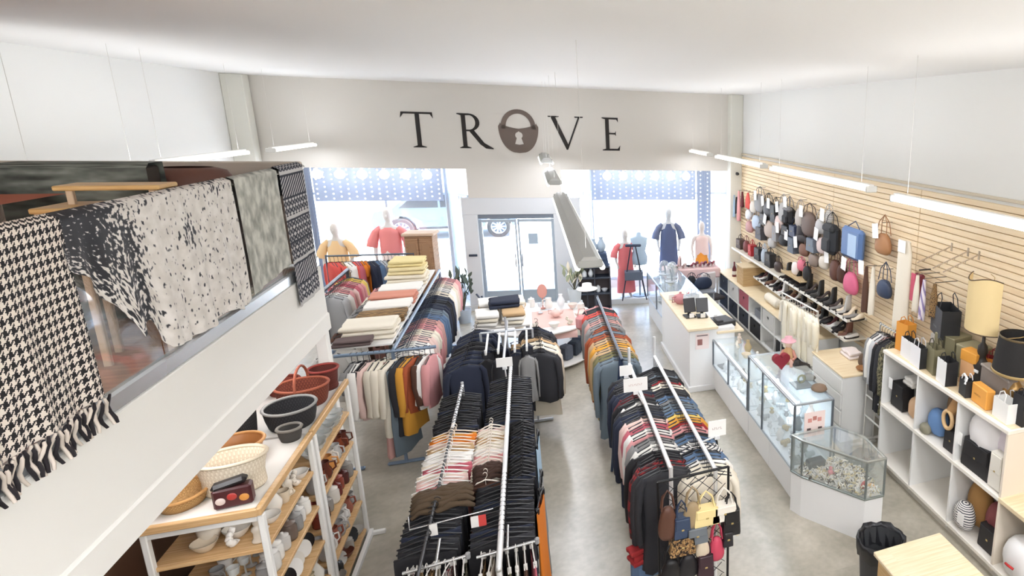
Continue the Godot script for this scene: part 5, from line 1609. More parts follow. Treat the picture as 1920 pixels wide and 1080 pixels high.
	one("stone_ornament", "greyish shell dish behind the small glass box on the case", "ornament", S().lathe([Vector2(0.001, 0), Vector2(0.07, 0), Vector2(0.09, 0.02), Vector2(0.06, 0.05), Vector2(0.001, 0.06)], 12), M("6e6a60", 0.5), at(3.02, 1.255, -6.28))
	for i in 7:
		one("gift_ornament", "cream and gold trinket, %s from the near end along the lower case top" % ORD[i], "trinket", ware(["cup", "shell", "figurine", "bowl", "vase", "shell", "figurine"][i]), M(["e6dccb", "cfc3a8", "efe9de", "d5c9b2", "b9a47c", "e9e2d4", "d8c8b8"][i], 0.4), at(2.93 - 0.1 * (i % 2), 0.874, -7.45 - i * 0.21), "trinkets on the lower case")
	# cash desk
	var cd := thing("cash_desk", "white cash desk with pale wooden top at the end of glass cases", "desk")
	part(cd, "body", S().box(V(2.57, 0.53, -10.1), V(0.76, 1.06, 2.2), 0.008), M("edeceb", 0.5))
	part(cd, "plinth", S().box(V(2.56, 0.05, -10.1), V(0.8, 0.1, 2.24), 0.006), M("e4e3e2", 0.5))
	var tw := wood("desktop", "f0e2c6", "e6d2ae", 0.45, 0.8)
	part(cd, "top", S().box(V(2.4, 1.085, -10.05), V(0.5, 0.05, 2.24), 0.01), tw)
	part(cd, "lower_top", S().box(V(2.87, 0.98, -10.1), V(0.46, 0.04, 2.26), 0.008), tw)
	var nt := thing("desk_poster", "small pink notice taped to the end of the cash desk", "notice", at(2.4, 0.86, -8.993))
	part(nt, "sheet", S().box(Vector3.ZERO, V(0.22, 0.26, 0.004)), M("f3e2de", 0.7))
	part(nt, "printed_photo", S().box(V(-0.04, -0.01, 0.003), V(0.08, 0.1, 0.002)), M("9c6a66", 0.7))
	part(nt, "printed_heading", S().box(V(0.0, 0.1, 0.003), V(0.18, 0.02, 0.002)), M("8a7a78", 0.7))
	for i in 2:
		var r := thing("till_screen", "black till terminal %s on the cash desk" % ["at the left", "at the right, near the aisle behind"][i], "till", at(2.33 + i * 0.2, 1.112, -9.55 + i * 0.05, 0.1 - i * 0.2))
		part(r, "foot", S().box(V(0, 0.012, 0), V(0.18, 0.024, 0.2), 0.008), M("232326", 0.5))
		part(r, "stand", S().box(V(0, 0.1, -0.02), V(0.05, 0.18, 0.05), 0.01), M("232326", 0.5))
		part(r, "screen", S().box(V(0, 0.2, 0), V(0.2, 0.24, 0.03), 0.008, Basis(Vector3.RIGHT, -0.35)), M("3a3a3e", 0.35))
		part(r, "card_slot", S().box(V(0, 0.05, 0.11), V(0.08, 0.07, 0.02), 0.004), M("e9e7e4", 0.5))
	var cr := thing("cash_register", "wide black cash drawer and keypad on the lower desk top", "cash register", at(2.82, 1.002, -9.3, 0.2))
	part(cr, "drawer", S().box(V(0, 0.05, 0), V(0.34, 0.1, 0.36), 0.012), M("2e2e32", 0.5))
	part(cr, "keypad", S().box(V(-0.1, 0.12, 0.06), V(0.12, 0.05, 0.16), 0.012, Basis(Vector3.RIGHT, 0.2)), M("46464a", 0.5))
	part(cr, "receipt", S().box(V(-0.1, 0.15, -0.04), V(0.06, 0.05, 0.01), 0.002), M("f1f1ef", 0.6))
	one("pink_bouquet", "pink and red trinket bouquet at the back of the cash desk", "bouquet", ware("teapot"), M("c98a8e", 0.7), Transform3D(Basis(Vector3.UP, 0.5).scaled(Vector3.ONE * 1.7), V(2.36, 1.112, -10.35)))
	paper_bag("small crumpled white bag standing behind the till terminals", V(2.5, 1.112, -10.1), 0.24, 0.22, 0.14, M("dfe6ec", 0.8), 0.4, "c8ccd2")
	one("card_holder", "little white card holder on the cash desk's aisle side", "card holder", S().box(V(0, 0.05, 0), V(0.1, 0.1, 0.05), 0.006), M("ecebe8", 0.5), at(2.26, 1.112, -10.62))
	# far case and display on top
	var fc := thing("display_case", "far glass counter case beyond the cash desk near the window", "display case", Transform3D(), "glass cases")
	part(fc, "base", S().box(V(2.68, 0.2, -12.3), V(0.72, 0.4, 2.1), 0.006), M("e9eaec", 0.5))
	case_frame(fc, 2.3, 3.0, -11.25, -13.35, 0.42, 0.98, [Vector2(2.3, -11.25), Vector2(2.3, -12.3), Vector2(2.3, -13.35)])
	part(fc, "glass_shelf", S().box(V(2.66, 0.7, -12.3), V(0.64, 0.008, 2.0)), glass("d8eef4", 0.2))
	fill_case("the far glass counter", 2.36, 2.94, -11.35, -13.2, [0.405, 0.705], 6)
	for i in 3:
		var g := thing("glass_cloche", "%s clear glass dome with dark stems on the far counter" % ["tall nearest", "middle", "farthest"][i], "glass dome", at(2.62 + 0.1 * (i % 2), 0.992, -12.35 - i * 0.33))
		part(g, "dome", S().lathe([Vector2(0.1, 0), Vector2(0.1, 0.3 - 0.04 * i), Vector2(0.07, 0.37 - 0.04 * i), Vector2(0.001, 0.4 - 0.04 * i)], 16), glass("dfe8ec", 0.25))
		part(g, "stem", S().tube([V(0.02, 0, 0), V(0.01, 0.15, 0.01), V(-0.02, 0.27, 0)], 0.018, 7), M("6f7a84", 0.7))
		part(g, "base", S().lathe([Vector2(0.001, 0), Vector2(0.12, 0), Vector2(0.12, 0.015), Vector2(0.001, 0.015)], 16), M("c9ced2", 0.5))
	# table of shoes with pink cloth before the right window
	var st := thing("display_table", "pink-covered display table of shoes before the right window", "table", at(3.35, 0, -13.55, -0.05))
	part(st, "cloth", S().box(V(0, 0.88, 0), V(1.3, 0.24, 0.5), 0.03), M("efcfcc", 0.9))
	for sx in [-0.58, 0.58]:
		for sz in [-0.2, 0.2]:
			part(st, "leg", S().box(V(sx, 0.39, sz), V(0.05, 0.78, 0.05), 0.006), M("d9d4d0", 0.6))
	for i in 11:
		shoe(["heel", "flat", "boot"][i % 3] if i < 5 else "heel", ["8b7f6e", "6f6a5c", "d8b8b4", "e6cfca", "3a2e30"][i] if i < 5 else ["a05a68", "8a4a5a", "b87a84", "7a4456", "93606e", "b06a74"][i - 5], "e9dcd8", V(2.85 + i * 0.1, 1.002, -13.5 + 0.06 * (i % 2)), PI / 2 + 0.2, "window shoe, %s from the left on the pink-covered table" % ORD[i], "shoes on the pink-covered table")
	# desk, chair and bags behind the counter
	var ds := thing("office_desk", "small grey desk stacked with dark bags behind the counter", "desk", at(3.3, 0, -12.6))
	part(ds, "top", S().box(V(0, 0.72, 0), V(0.5, 0.04, 0.8), 0.006), M("8b8f96", 0.5))
	for sx in [-0.22, 0.22]:
		part(ds, "side_panel", S().box(V(sx, 0.35, 0), V(0.03, 0.7, 0.76), 0.004), M("9a9ea4", 0.5))
	bag("large navy bag on the small grey desk behind the counter", V(3.36, 0.87, -12.5), 0.42, 0.26, 0.2, M("27344c", 0.7), "sack", 0.2, 0.1)
	bag("black bag beside the navy one on the grey desk", V(3.16, 0.86, -12.75), 0.24, 0.24, 0.16, M("23262c", 0.7), "round", 0.5, 0.08)
	one("white_cloth", "white cloth draped over the left of the grey desk", "cloth", S().box(V(0, 0.0, 0), V(0.14, 0.4, 0.3), 0.05), M("d7e2ec", 0.9), at(3.05, 0.62, -12.45))
	var oc := thing("office_chair", "dark swivel office chair behind the counter", "chair", at(3.66, 0, -12.75, 0.3))
	part(oc, "seat", S().box(V(0, 0.46, 0), V(0.42, 0.07, 0.42), 0.03), M("3b3536", 0.8))
	part(oc, "backrest", S().box(V(0, 0.78, -0.2), V(0.38, 0.42, 0.06), 0.028), M("e3dddc", 0.8))
	part(oc, "column", S().tube([V(0, 0.08, 0), V(0, 0.44, 0)], 0.025, 8), M("2c2a2c", 0.5))
	for i in 5:
		var a := TAU * i / 5
		part(oc, "foot", S().tube([V(0, 0.09, 0), V(cos(a) * 0.28, 0.05, sin(a) * 0.28)], 0.02, 6), M("2c2a2c", 0.5))
		part(oc, "caster", S().lathe([Vector2(0.001, -0.015), Vector2(0.025, -0.01), Vector2(0.025, 0.01), Vector2(0.001, 0.015)], 8, V(cos(a) * 0.28, 0.026, sin(a) * 0.28), Basis(Vector3.RIGHT, PI / 2)), M("1d1c1e", 0.5))


# ---------- the right wall: cubbies, shelves, hanging bags ----------
func scarf(label: String, p: Vector3, w: float, h: float, mat: Material, group := "", turn := -PI / 2) -> void:
	var rows := []
	for j in 9:
		var u := j / 8.0
		rows.append(ring(-h * u, w / 2 * (0.35 + 0.65 * smoothstep(0.0, 0.5, u)), 0.02 + 0.012 * u, p.z * 3.0 + j * 0.4, 0.3 * u))
	rows.append(ring(-h, 0.01, 0.004, 0.0, 0.0))
	rows.push_front(ring(0.0, 0.01, 0.01, 0.0, 0.0))
	var t := thing("scarf", label, "scarf", at(p.x, p.y, p.z, turn), group)
	part(t, "cloth", S().grid(rows, true), mat)
	part(t, "peg", S().tube([V(0, 0.015, 0.0), V(0, 0.015, -(RIGHT - 0.03 - p.x))], 0.006, 6), M("8a8278", 0.4, 0.6))


func price_card(p: Vector3, s := 0.1) -> void:
	var b := Basis(Vector3.UP, -PI / 2) * Basis(Vector3.BACK, rng.randf_range(-0.3, 0.3))
	price_n += 1
	one("price_card", "white price card hanging %s from the front corner among the wall bags" % ORD[price_n - 1], "price card", S().box(Vector3.ZERO, V(s, s * 1.3, 0.004), 0.001), M("f7f6f3", 0.6), Transform3D(b, p), "price cards on the wall bags")


var price_n := 0


func right_wall() -> void:
	var white := M("efeeea", 0.5)
	var top := wood("cubbytop", "f0dfbe", "e3cca4", 0.45, 0.8)
	# long low cubby bench
	var t := thing("cubby_bench", "long low white cubby bench with pale wooden top along the slat wall", "cubby unit")
	var z0 := -13.5
	var n := 7
	var w := 0.72
	part(t, "top", S().box(V(4.28, 0.885, (z0 + z0 + n * w) / 2), V(0.62, 0.03, n * w + 0.04), 0.006), top)
	part(t, "back_board", S().box(V(4.55, 0.97, (z0 + z0 + n * w) / 2), V(0.04, 0.16, n * w), 0.006), white)
	part(t, "plinth", S().box(V(4.3, 0.03, (z0 + z0 + n * w) / 2), V(0.56, 0.06, n * w)), M("b9b6b0", 0.7))
	for y in [0.075, 0.46, 0.86]:
		part(t, "shelf_board", S().box(V(4.3, y, (z0 + z0 + n * w) / 2), V(0.58, 0.03, n * w), 0.003), white)
	for i in n + 1:
		part(t, "divider", S().box(V(4.3, 0.47, z0 + i * w), V(0.58, 0.8, 0.025), 0.003), white)
	part(t, "back_panel", S().box(V(4.585, 0.47, (z0 + z0 + n * w) / 2), V(0.01, 0.8, n * w)), M("e3e1dc", 0.7))
	var bins := [[0, 1, "2f3747"], [0, 0, "2b3242"], [1, 0, "2d3443"], [2, 1, "b0606a"], [2, 0, "333842"], [3, 0, "2a2a2d"], [4, 1, "d9d7d2"], [5, 0, "242428"], [1, 1, "e2e0da"], [6, 0, "28282c"]]
	var bk := 0
	for b in bins:
		bk += 1
		var bt := thing("storage_bin", "%s storage bin in the %s row, %s cubby from the front window end" % [{"b0606a": "dusty red", "d9d7d2": "pale grey", "e2e0da": "off-white"}.get(b[2], "dark fabric"), ["lower", "upper"][b[1]], ORD[b[0]]], "bin", at(4.25, 0.27 + b[1] * 0.39, z0 + (b[0] + 0.5) * w), "bins in the cubby bench")
		part(bt, "body", S().box(V(0, -0.015, 0), V(0.46, 0.33, 0.6), 0.012), M(b[2], 0.85))
		part(bt, "label_holder", S().box(V(-0.225, 0.04, 0), V(0.01, 0.05, 0.08), 0.002), M("c9c7c2", 0.5))
	for i in 4:
		one("cubby_box", "small box in the upper row of the cubby bench, %s from the window" % ORD[i], "box", S().box(V(0, 0, 0), V(0.3, 0.16, 0.34), 0.01), M(["8d8f94", "d8d4cc", "3d3f46", "b9b4aa"][i], 0.6), at(4.22, 0.556, z0 + [3.5, 4.4, 5.5, 6.5][i] * w), "boxes in the cubby bench")
	var wb := thing("wooden_crate", "plain pale wooden box standing at the window end of the bench", "box", at(4.3, 0.9, -12.05))
	part(wb, "body", S().box(V(0, 0.2, 0), V(0.5, 0.4, 0.42), 0.008), wood("crate", "c9ab7c", "b39062", 0.6, 1.0))
	part(wb, "lid", S().box(V(0, 0.41, 0), V(0.54, 0.03, 0.46), 0.006), M("d9c4a0", 0.6))
	var pot := thing("bottle_group", "small dark red bottle stand at the window end of the bench", "bottle", at(4.15, 0.9, -12.75))
	part(pot, "bottle", S().lathe([Vector2(0.001, 0), Vector2(0.05, 0), Vector2(0.05, 0.18), Vector2(0.018, 0.26), Vector2(0.018, 0.34), Vector2(0.001, 0.34)], 12), M("6a2c34", 0.4))
	part(pot, "label", S().lathe([Vector2(0.0505, 0.05), Vector2(0.0505, 0.13)], 12), M("e9e4da", 0.6))
	var gh := thing("grey_carving", "grey animal carving at the wall side of the bench top", "carving", at(4.36, 0.9, -9.75))
	part(gh, "body", S().tube([V(0, 0.12, -0.14), V(0, 0.16, 0), V(0, 0.15, 0.1)], [0.05, 0.075, 0.06], 10), M("8b857e", 0.8))
	part(gh, "head", S().lathe([Vector2(0.001, -0.06), Vector2(0.05, -0.03), Vector2(0.055, 0.02), Vector2(0.001, 0.06)], 10, V(0, 0.19, 0.16)), M("8b857e", 0.8))
	for q in [V(-0.04, 0, -0.1), V(0.04, 0, -0.1), V(-0.04, 0, 0.08), V(0.04, 0, 0.08)]:
		part(gh, "leg", S().tube([q, q + V(0, 0.13, 0)], 0.022, 7), M("7d7770", 0.8))
	one("striped_bolster", "cream striped bolster cushion lying on the bench behind the carving", "cushion", S().tube([V(0, 0, -0.28), V(0, 0, 0.28)], 0.09, 14), hue("cream"), at(4.18, 0.99, -10.4))
	# shelves for shoes and bags on the slat wall
	var uw := thing("wall_shelf", "upper white shelf board on the slat wall carrying bags and shoes", "shelf", Transform3D(), "shelf boards on the slat wall")
	part(uw, "board", S().box(V(4.45, 1.43, -10.5), V(0.36, 0.025, 5.7), 0.004), M("d8d0c0", 0.5))
	part(uw, "front_lip", S().box(V(4.275, 1.44, -10.5), V(0.015, 0.045, 5.7), 0.003), M("f2efe8", 0.5))
	var lw := thing("wall_shelf", "lower white shelf board on the slat wall carrying shoes", "shelf", Transform3D(), "shelf boards on the slat wall")
	part(lw, "board", S().box(V(4.44, 1.12, -9.7), V(0.38, 0.025, 4.1), 0.004), M("e6e0d2", 0.5))
	part(lw, "front_lip", S().box(V(4.255, 1.13, -9.7), V(0.015, 0.045, 4.1), 0.003), M("f2efe8", 0.5))
	for i in 6:
		part(uw, "bracket", S().prism(PackedVector2Array([Vector2(0, 0), Vector2(-0.3, 0), Vector2(-0.3, -0.02), Vector2(0, -0.1)]), 0.012, at(RIGHT - 0.03, 1.418, -13.0 + i * 1.0)), M("cfcac0", 0.5))
		part(lw, "bracket", S().prism(PackedVector2Array([Vector2(0, 0), Vector2(-0.3, 0), Vector2(-0.3, -0.02), Vector2(0, -0.1)]), 0.012, at(RIGHT - 0.03, 1.108, -11.6 + i * 0.75)), M("cfcac0", 0.5))
	var kinds := ["sneaker", "heel", "flat", "heel", "boot", "flat", "sneaker", "heel"]
	var hu := ["1f1d1f", "dcd8d2", "2a2426", "5a2a2c", "1c1b1d", "8a6a4e", "e6e4e0", "2c2226", "6b4436", "17161a"]
	for i in 38:
		shoe(kinds[i % 8], hu[(i * 3) % 10], "e8e2d8" if i % 4 == 0 else "2c2622", V(4.36 + 0.06 * (i % 2), 1.134, -11.65 + i * 0.106), PI + rng.randf_range(-0.25, 0.25), "%s shoe, %s from the window end of the lower wall shelf" % [kinds[i % 8] if kinds[i % 8] != "heel" else "heeled", ORD[i]], "shoes on the lower wall shelf")
	for i in 24:
		var z := -10.35 + i * 0.118
		var light: bool = i > 17
		shoe(["boot", "heel", "flat", "sneaker"][i % 4], ["23211f", "3a2c28", "1c1c20", "4a4644"][i % 4] if not light else ["b5b1aa", "e1cfb4", "8d8a86", "e8dac2"][i % 4], "2a2623", V(4.4 + 0.05 * (i % 2), 1.443, z), PI + rng.randf_range(-0.25, 0.25), "%s shoe, %s from the middle of the upper wall shelf toward camera" % [["boot", "heeled", "flat", "sneaker"][i % 4], ORD[i]], "shoes on the upper wall shelf")
	var shelfbags := [["dark brown structured bag at the window end of the upper wall shelf", "4a3a34", -13.2, 0.3, 0.22, "square"], ["maroon top-handled bag standing on the upper wall shelf near the window", "7a3836", -12.8, 0.26, 0.26, "round"], ["red bag upright on the upper wall shelf", "b02c34", -12.4, 0.2, 0.24, "square"], ["charcoal boxy bag, first of the dark pair on the upper shelf", "2a2b30", -11.95, 0.3, 0.26, "square"], ["pale blue pointed pouch between the dark pair on the upper shelf", "c3cedb", -11.65, 0.14, 0.3, "round"], ["charcoal tall bag, second of the dark pair on the upper shelf", "26272b", -11.3, 0.32, 0.28, "square"], ["dark brown slouchy bag lying on the upper shelf after the dark pair", "40302a", -10.85, 0.34, 0.2, "sack"]]
	for b in shelfbags:
		bag(b[0], V(4.45, 1.444 + b[4] / 2, b[2]), b[3], b[4], 0.14, M(b[1], 0.5), b[5], -PI / 2, 0.12)
	var sg := thing("show_shelf", "small projecting wooden shelf tray in the middle of the slat wall", "shelf", at(4.47, 1.58, -9.9))
	part(sg, "board", S().box(V(0, 0, 0), V(0.34, 0.02, 0.9), 0.004), M("cbb48c", 0.5))
	part(sg, "lip", S().box(V(-0.17, 0.015, 0), V(0.012, 0.05, 0.9), 0.003), M("bfa67c", 0.5))
	bag("white and pink folded bag on the small projecting shelf", V(4.42, 1.72, -9.95), 0.22, 0.24, 0.14, M("efe6e2", 0.7), "sack", -PI / 2, 0.0)
	bag("rose pink puffy bag on the small projecting shelf", V(4.45, 1.82, -9.75), 0.26, 0.2, 0.14, M("d9788a", 0.7), "sack", -PI / 2, 0.06)
	bag("black bag at the near end of the small projecting shelf", V(4.45, 1.73, -9.5), 0.24, 0.26, 0.14, M("232124", 0.6), "round", -PI / 2, 0.08)
	# hanging bags: label, colour, z, top, bottom, width, kind
	var B := [
		["grey shoulder bag in the top row near the corner, under a white card", "7c7a7a", -12.12, 2.81, 2.47, 0.5, "round"],
		["dark grey bag in the top row beside the grey shoulder bag", "46464a", -11.6, 2.74, 2.45, 0.42, "round"],
		["narrow black bag in the top row before the grey one", "242428", -11.2, 2.7, 2.4, 0.22, "square"],
		["pinkish flowered bag hanging below the narrow black bag", "d8c2bc", -11.0, 2.52, 2.27, 0.34, "sack"],
		["light grey soft bag in the top row left of the black backpack", "a9a7a6", -10.8, 2.8, 2.47, 0.36, "sack"],
		["grey beige bag in the top row right of the black backpack", "b3aba4", -10.0, 2.8, 2.5, 0.3, "round"],
		["large brown crinkled leather bag in the top row", "5d4a40", -9.6, 2.78, 2.4, 0.55, "sack"],
		["slim dark bag under the grey beige one", "2c2a2e", -9.95, 2.52, 2.3, 0.22, "round"],
		["white small bag in the second row near the corner", "e3e6ea", -12.8, 2.4, 2.2, 0.26, "sack"],
		["blue and white patterned bag in the second row", "b9c6d8", -12.3, 2.33, 2.06, 0.42, "sack"],
		["beige flowered bag in the second row below a white card", "b7a69a", -11.5, 2.34, 2.03, 0.5, "round"],
		["grey slim bag right of the beige flowered bag", "8d8b8d", -11.08, 2.3, 2.04, 0.2, "square"],
		["black handbag with arched handle in the second row", "1d1d21", -10.74, 2.2, 2.0, 0.34, "round"],
		["black bow-shaped bag under the large brown leather bag", "2a2426", -9.93, 2.36, 2.22, 0.5, "sack"],
		["blue grey denim bag in the second row", "55606e", -10.24, 2.22, 1.97, 0.24, "square"],
		["reddish brown fluffy bag below the denim bag", "7a5646", -9.78, 2.2, 2.0, 0.3, "round"],
		["slate pouch with long strap left of the flowered pink bag", "6d7684", -9.39, 2.36, 2.16, 0.28, "square"],
		["pale pink flowered bag left of the big black backpack", "d9c6c2", -9.05, 2.44, 2.2, 0.3, "sack"],
		["dark brown tasselled bag below the blue flat bag", "5a3426", -8.53, 2.16, 1.86, 0.28, "sack"],
		["second brown bag with cream trim beside the tasselled one", "4a2c20", -8.3, 2.14, 1.88, 0.2, "round"],
		["bright pink rounded handbag hanging by a red strap", "d8688a", -8.0, 2.08, 1.78, 0.38, "round"],
		["tan brown rounded leather bag alone near the middle of the wall", "a87850", -7.15, 2.84, 2.58, 0.34, "round"],
		["small charcoal bag squeezed between the top row and beige flowered bag", "38383c", -11.8, 2.45, 2.25, 0.24, "square"],
		["cream soft bag beside the grey shoulder bag in the corner", "d9d2c6", -12.5, 2.62, 2.4, 0.3, "sack"],
		["dusty rose bag low in the second row near the corner", "b98a88", -12.75, 2.14, 1.92, 0.34, "round"],
		["dark grey flat bag low in the second row", "4b4a50", -12.0, 2.12, 1.9, 0.3, "square"],
		["pale grey bag under the black handbag with arched handle", "b9b6b4", -11.35, 2.02, 1.84, 0.3, "sack"],
		["black slim clutch under the light grey soft bag", "202024", -10.55, 2.4, 2.24, 0.3, "square"],
		["dark blue bag between the backpack and brown leather bag", "38415a", -10.2, 2.46, 2.28, 0.24, "square"],
		["taupe bag right of the reddish brown fluffy bag", "8a7a70", -9.35, 2.1, 1.9, 0.3, "sack"],
		["silver grey bag above the pale pink flowered one", "c0bfc0", -9.15, 2.74, 2.52, 0.26, "round"],
		["striped cream bag below the pale pink flowered one", "d8cfc2", -8.95, 2.14, 1.95, 0.28, "sack"],
		["navy bucket bag hanging by a long dark strap", "35425c", -7.04, 2.2, 1.98, 0.3, "round"]]
	for b in B:
		var h: float = b[3] - b[4]
		bag(b[0], V(4.5, (b[3] + b[4]) / 2, b[2]), b[5] * 1.1, h * 1.15, 0.15, M(b[1], 0.55), b[6], -PI / 2, 0.16 if b[2] < -8.2 else 0.26, "bags hanging on the slat wall")
		part(self, "wall_peg", S().tube([V(4.46, b[3] + 0.17, b[2]), V(4.63, b[3] + 0.17, b[2])], 0.006, 6), M("8a8278", 0.4, 0.6))
		tag(get_child(get_child_count() - 1), "metal peg holding the " + " ".join(String(b[0]).split(" ").slice(0, 11)), "peg", "metal pegs on the slat wall")
	bag("black backpack with grey straps in the middle of the top row", V(4.47, 2.62, -10.43), 0.32, 0.34, 0.18, M("1e1e22", 0.7), "pack", -PI / 2, 0.2, "", "6d6c6e")
	bag("large black backpack hanging left of the blue flat bag", V(4.47, 2.5, -8.66), 0.38, 0.5, 0.2, M("2c2f34", 0.7), "pack", -PI / 2, 0.2)
	bag("black and white scarf bag above the large black backpack", V(4.5, 2.84, -8.85), 0.22, 0.22, 0.12, hue("striped"), "sack", -PI / 2, 0.1)
	var bf := thing("flat_bag", "large blue flat rectangular garment bag hanging on the slat wall", "bag", at(4.48, 2.56, -7.97, -PI / 2))
	part(bf, "body", S().box(V(0, 0, 0), V(0.62, 0.48, 0.12), 0.05), M("5a78a8", 0.45))
	part(bf, "pale_reflection", S().box(V(0.08, -0.02, 0.062), V(0.26, 0.34, 0.01), 0.004), M("9db8d6", 0.3))  # lighter square paints a reflection on the blue bag
	part(bf, "strap", S().tube([V(-0.2, 0.23, 0), V(0, 0.34, -0.03), V(0.2, 0.23, 0)], 0.008, 6), M("3a4a6a", 0.6))
	for p in [V(4.42, 2.8, -12.2), V(4.42, 2.74, -11.75), V(4.42, 2.73, -11.42), V(4.42, 2.72, -10.95), V(4.4, 2.87, -10.5), V(4.42, 2.8, -9.8), V(4.42, 2.38, -11.6), V(4.42, 2.32, -10.9), V(4.42, 2.26, -10.45), V(4.42, 2.2, -10.0), V(4.42, 2.5, -9.15), V(4.42, 2.86, -8.95), V(4.42, 2.2, -8.72), V(4.42, 2.22, -8.12), V(4.42, 2.88, -7.25), V(4.42, 2.28, -7.58)]:
		price_card(p, 0.16)
	scarf("pale blue scarf hanging in the corner by the slat wall", V(4.45, 2.63, -13.75), 0.2, 0.52, hue("sky"), "scarves on the slat wall")
	scarf("black scarf beside the pale blue one near the corner", V(4.45, 2.6, -13.55), 0.16, 0.38, hue("black"), "scarves on the slat wall")
	scarf("long pink scarf hanging near the corner of the slat wall", V(4.42, 2.77, -13.3), 0.2, 0.68, hue("pink"), "scarves on the slat wall")
	scarf("dark red scarf next to the long pink one", V(4.42, 2.78, -13.05), 0.16, 0.34, hue("burgundy"), "scarves on the slat wall")
	scarf("bright orange red scarf right of the dark red one", V(4.45, 2.79, -12.75), 0.26, 0.34, hue("coral"), "scarves on the slat wall")
	scarf("bundle of dark brown belts hanging left of the cream scarves", V(4.45, 2.31, -7.47), 0.16, 0.68, hue("brown"), "scarves on the slat wall")
	scarf("cream scarf hanging between the belts and navy bag", V(4.45, 2.35, -7.28), 0.15, 0.7, hue("cream"), "scarves on the slat wall")
	var gw := thing("hanging_gown", "long cream gown with red tassels hanging on the slat wall", "gown", at(4.4, 2.92, -6.45, -PI / 2))
	var gr := []
	for j in 9:
		var u := j / 8.0
		gr.append(ring(-0.04 - 1.2 * u, lerpf(0.14, 0.17, u) * (0.6 if j == 0 else 1.0), 0.045, j * 0.3, 0.12))
	gr.append(ring(-1.25, 0.12, 0.02, 0, 0))
	part(gw, "cloth", S().grid(gr, true), hue("cream"))
	part(gw, "white_tag", S().box(V(0, -0.1, 0.06), V(0.17, 0.16, 0.006), 0.002), M("f7f6f2", 0.6))
	for sx in [-0.05, 0.0, 0.05]:
		part(gw, "tassel", S().tube([V(sx, -1.2, 0.01), V(sx * 1.1, -1.3, 0.015), V(sx * 1.2, -1.38, 0.01)], [0.012, 0.016, 0.014], 7), M("9a3836", 0.8))
	var bb := thing("book_bag", "burgundy flat bag hanging beside the long cream gown", "bag", at(4.45, 2.31, -6.17, -PI / 2))
	part(bb, "front", S().box(V(0, 0, 0), V(0.17, 0.42, 0.07), 0.02), M("6a1c28", 0.6))
	part(bb, "pink_panel", S().box(V(-0.07, 0.02, 0.04), V(0.09, 0.36, 0.02), 0.006), M("c8526c", 0.6))
	part(bb, "peg", S().tube([V(-0.02, 0.25, 0), V(-0.02, 0.25, -0.17)], 0.01, 7), M("2c2a2a", 0.4))
	for i in 3:
		var z: float = [-5.82, -5.52, -5.33][i]
		var fr := thing("faceout_rail", "thin metal display rail projecting from the slat wall, %s from the left" % ORD[i], "display rail", Transform3D(), "metal display rails")
		part(fr, "bar", S().tube([V(4.62, 2.93, z), V(4.15, 2.76, z)], 0.007, 6), M("c9b8a4", 0.35, 0.6))
		part(fr, "wall_plate", S().box(V(4.625, 2.92, z), V(0.012, 0.1, 0.03), 0.003), M("b5a48e", 0.35, 0.6))
		for q in 4:
			part(fr, "pin", S().tube([V(4.55 - q * 0.1, 2.905 - q * 0.036, z), V(4.54 - q * 0.1, 2.87 - q * 0.036, z)], 0.004, 5), M("b5a48e", 0.35, 0.6))
	scarf("cream tie hanging left of the purple striped tie", V(4.3, 2.55, -6.0), 0.1, 0.46, hue("cream"), "ties on the slat wall")
	var tf := func(x, y): return Color("8a7ca8") if int(x + y) % 10 < 4 else Color("e9dfe2")
	var tie := painted("tie", 32, 32, tf, 0.8)
	scarf("purple and white striped tie above the dark shopping bag", V(4.3, 2.53, -5.86), 0.1, 0.5, tie, "ties on the slat wall")
	scarf("gold and cream scarf knotted with black, right of the ties", V(4.3, 2.53, -5.65), 0.13, 0.4, hue("leopard"), "ties on the slat wall")
	# cream garments on a low rack before the dresser
	rack("low white rack carrying cream sheer garments beside the dresser", [[V(3.86, 1.58, -7.8), V(3.86, 1.5, -9.2)]], [V(3.86, 1.6, -7.8), V(3.86, 1.52, -9.2)], "efede6", 0.014)
	for i in 13:
		hang_up(["dress", "blouse"][i % 2], i % 3, M(["f0e8d4", "ece3cc", "f3ecdc"][i % 3], 0.95), Transform3D(Basis(Vector3.UP, 1.35 + rng.randf_range(-0.2, 0.2)).scaled(V(1.0, 0.72, 1.2)), V(3.86, 1.56 - i * 0.006, -7.85 - i * 0.1)), "sheer cream garment, %s from the near end of the low white rack" % ORD[i], "cream garments on the low white rack", "e8e2d4")
	# dresser
	var d := thing("dresser", "white chest of drawers with pale wooden top beside the garment rack", "dresser")
	part(d, "body", S().box(V(4.02, 0.485, -7.22), V(0.52, 0.97, 0.96), 0.008), white)
	part(d, "top", S().box(V(4.02, 0.985, -7.22), V(0.56, 0.03, 1.0), 0.006), top)
	for i in 1:
		for y in [0.83, 0.6, 0.36, 0.13]:
			part(d, "drawer", S().box(V(3.752, y, -7.22), V(0.02, 0.21, 0.92), 0.005), M("f1f0ec", 0.5))
	bag("striped pouch standing on the dresser top by the wall", V(4.18, 1.09, -6.98), 0.13, 0.18, 0.1, M("6d5a4a", 0.7), "round", -1.2, 0.0)
	one("wooden_dish", "brown wooden dish at the near end of the dresser top", "dish", S().lathe([Vector2(0.001, 0), Vector2(0.06, 0), Vector2(0.1, 0.03), Vector2(0.095, 0.035), Vector2(0.05, 0.015), Vector2(0.001, 0.012)], 16), M("a8764a", 0.5), at(4.12, 1.001, -6.85))
	folded("pinkish white folded cloth on the dresser's wall side", V(4.2, 1.001, -7.35), V(0.2, 0.1, 0.3), M("ece0dc", 0.9))
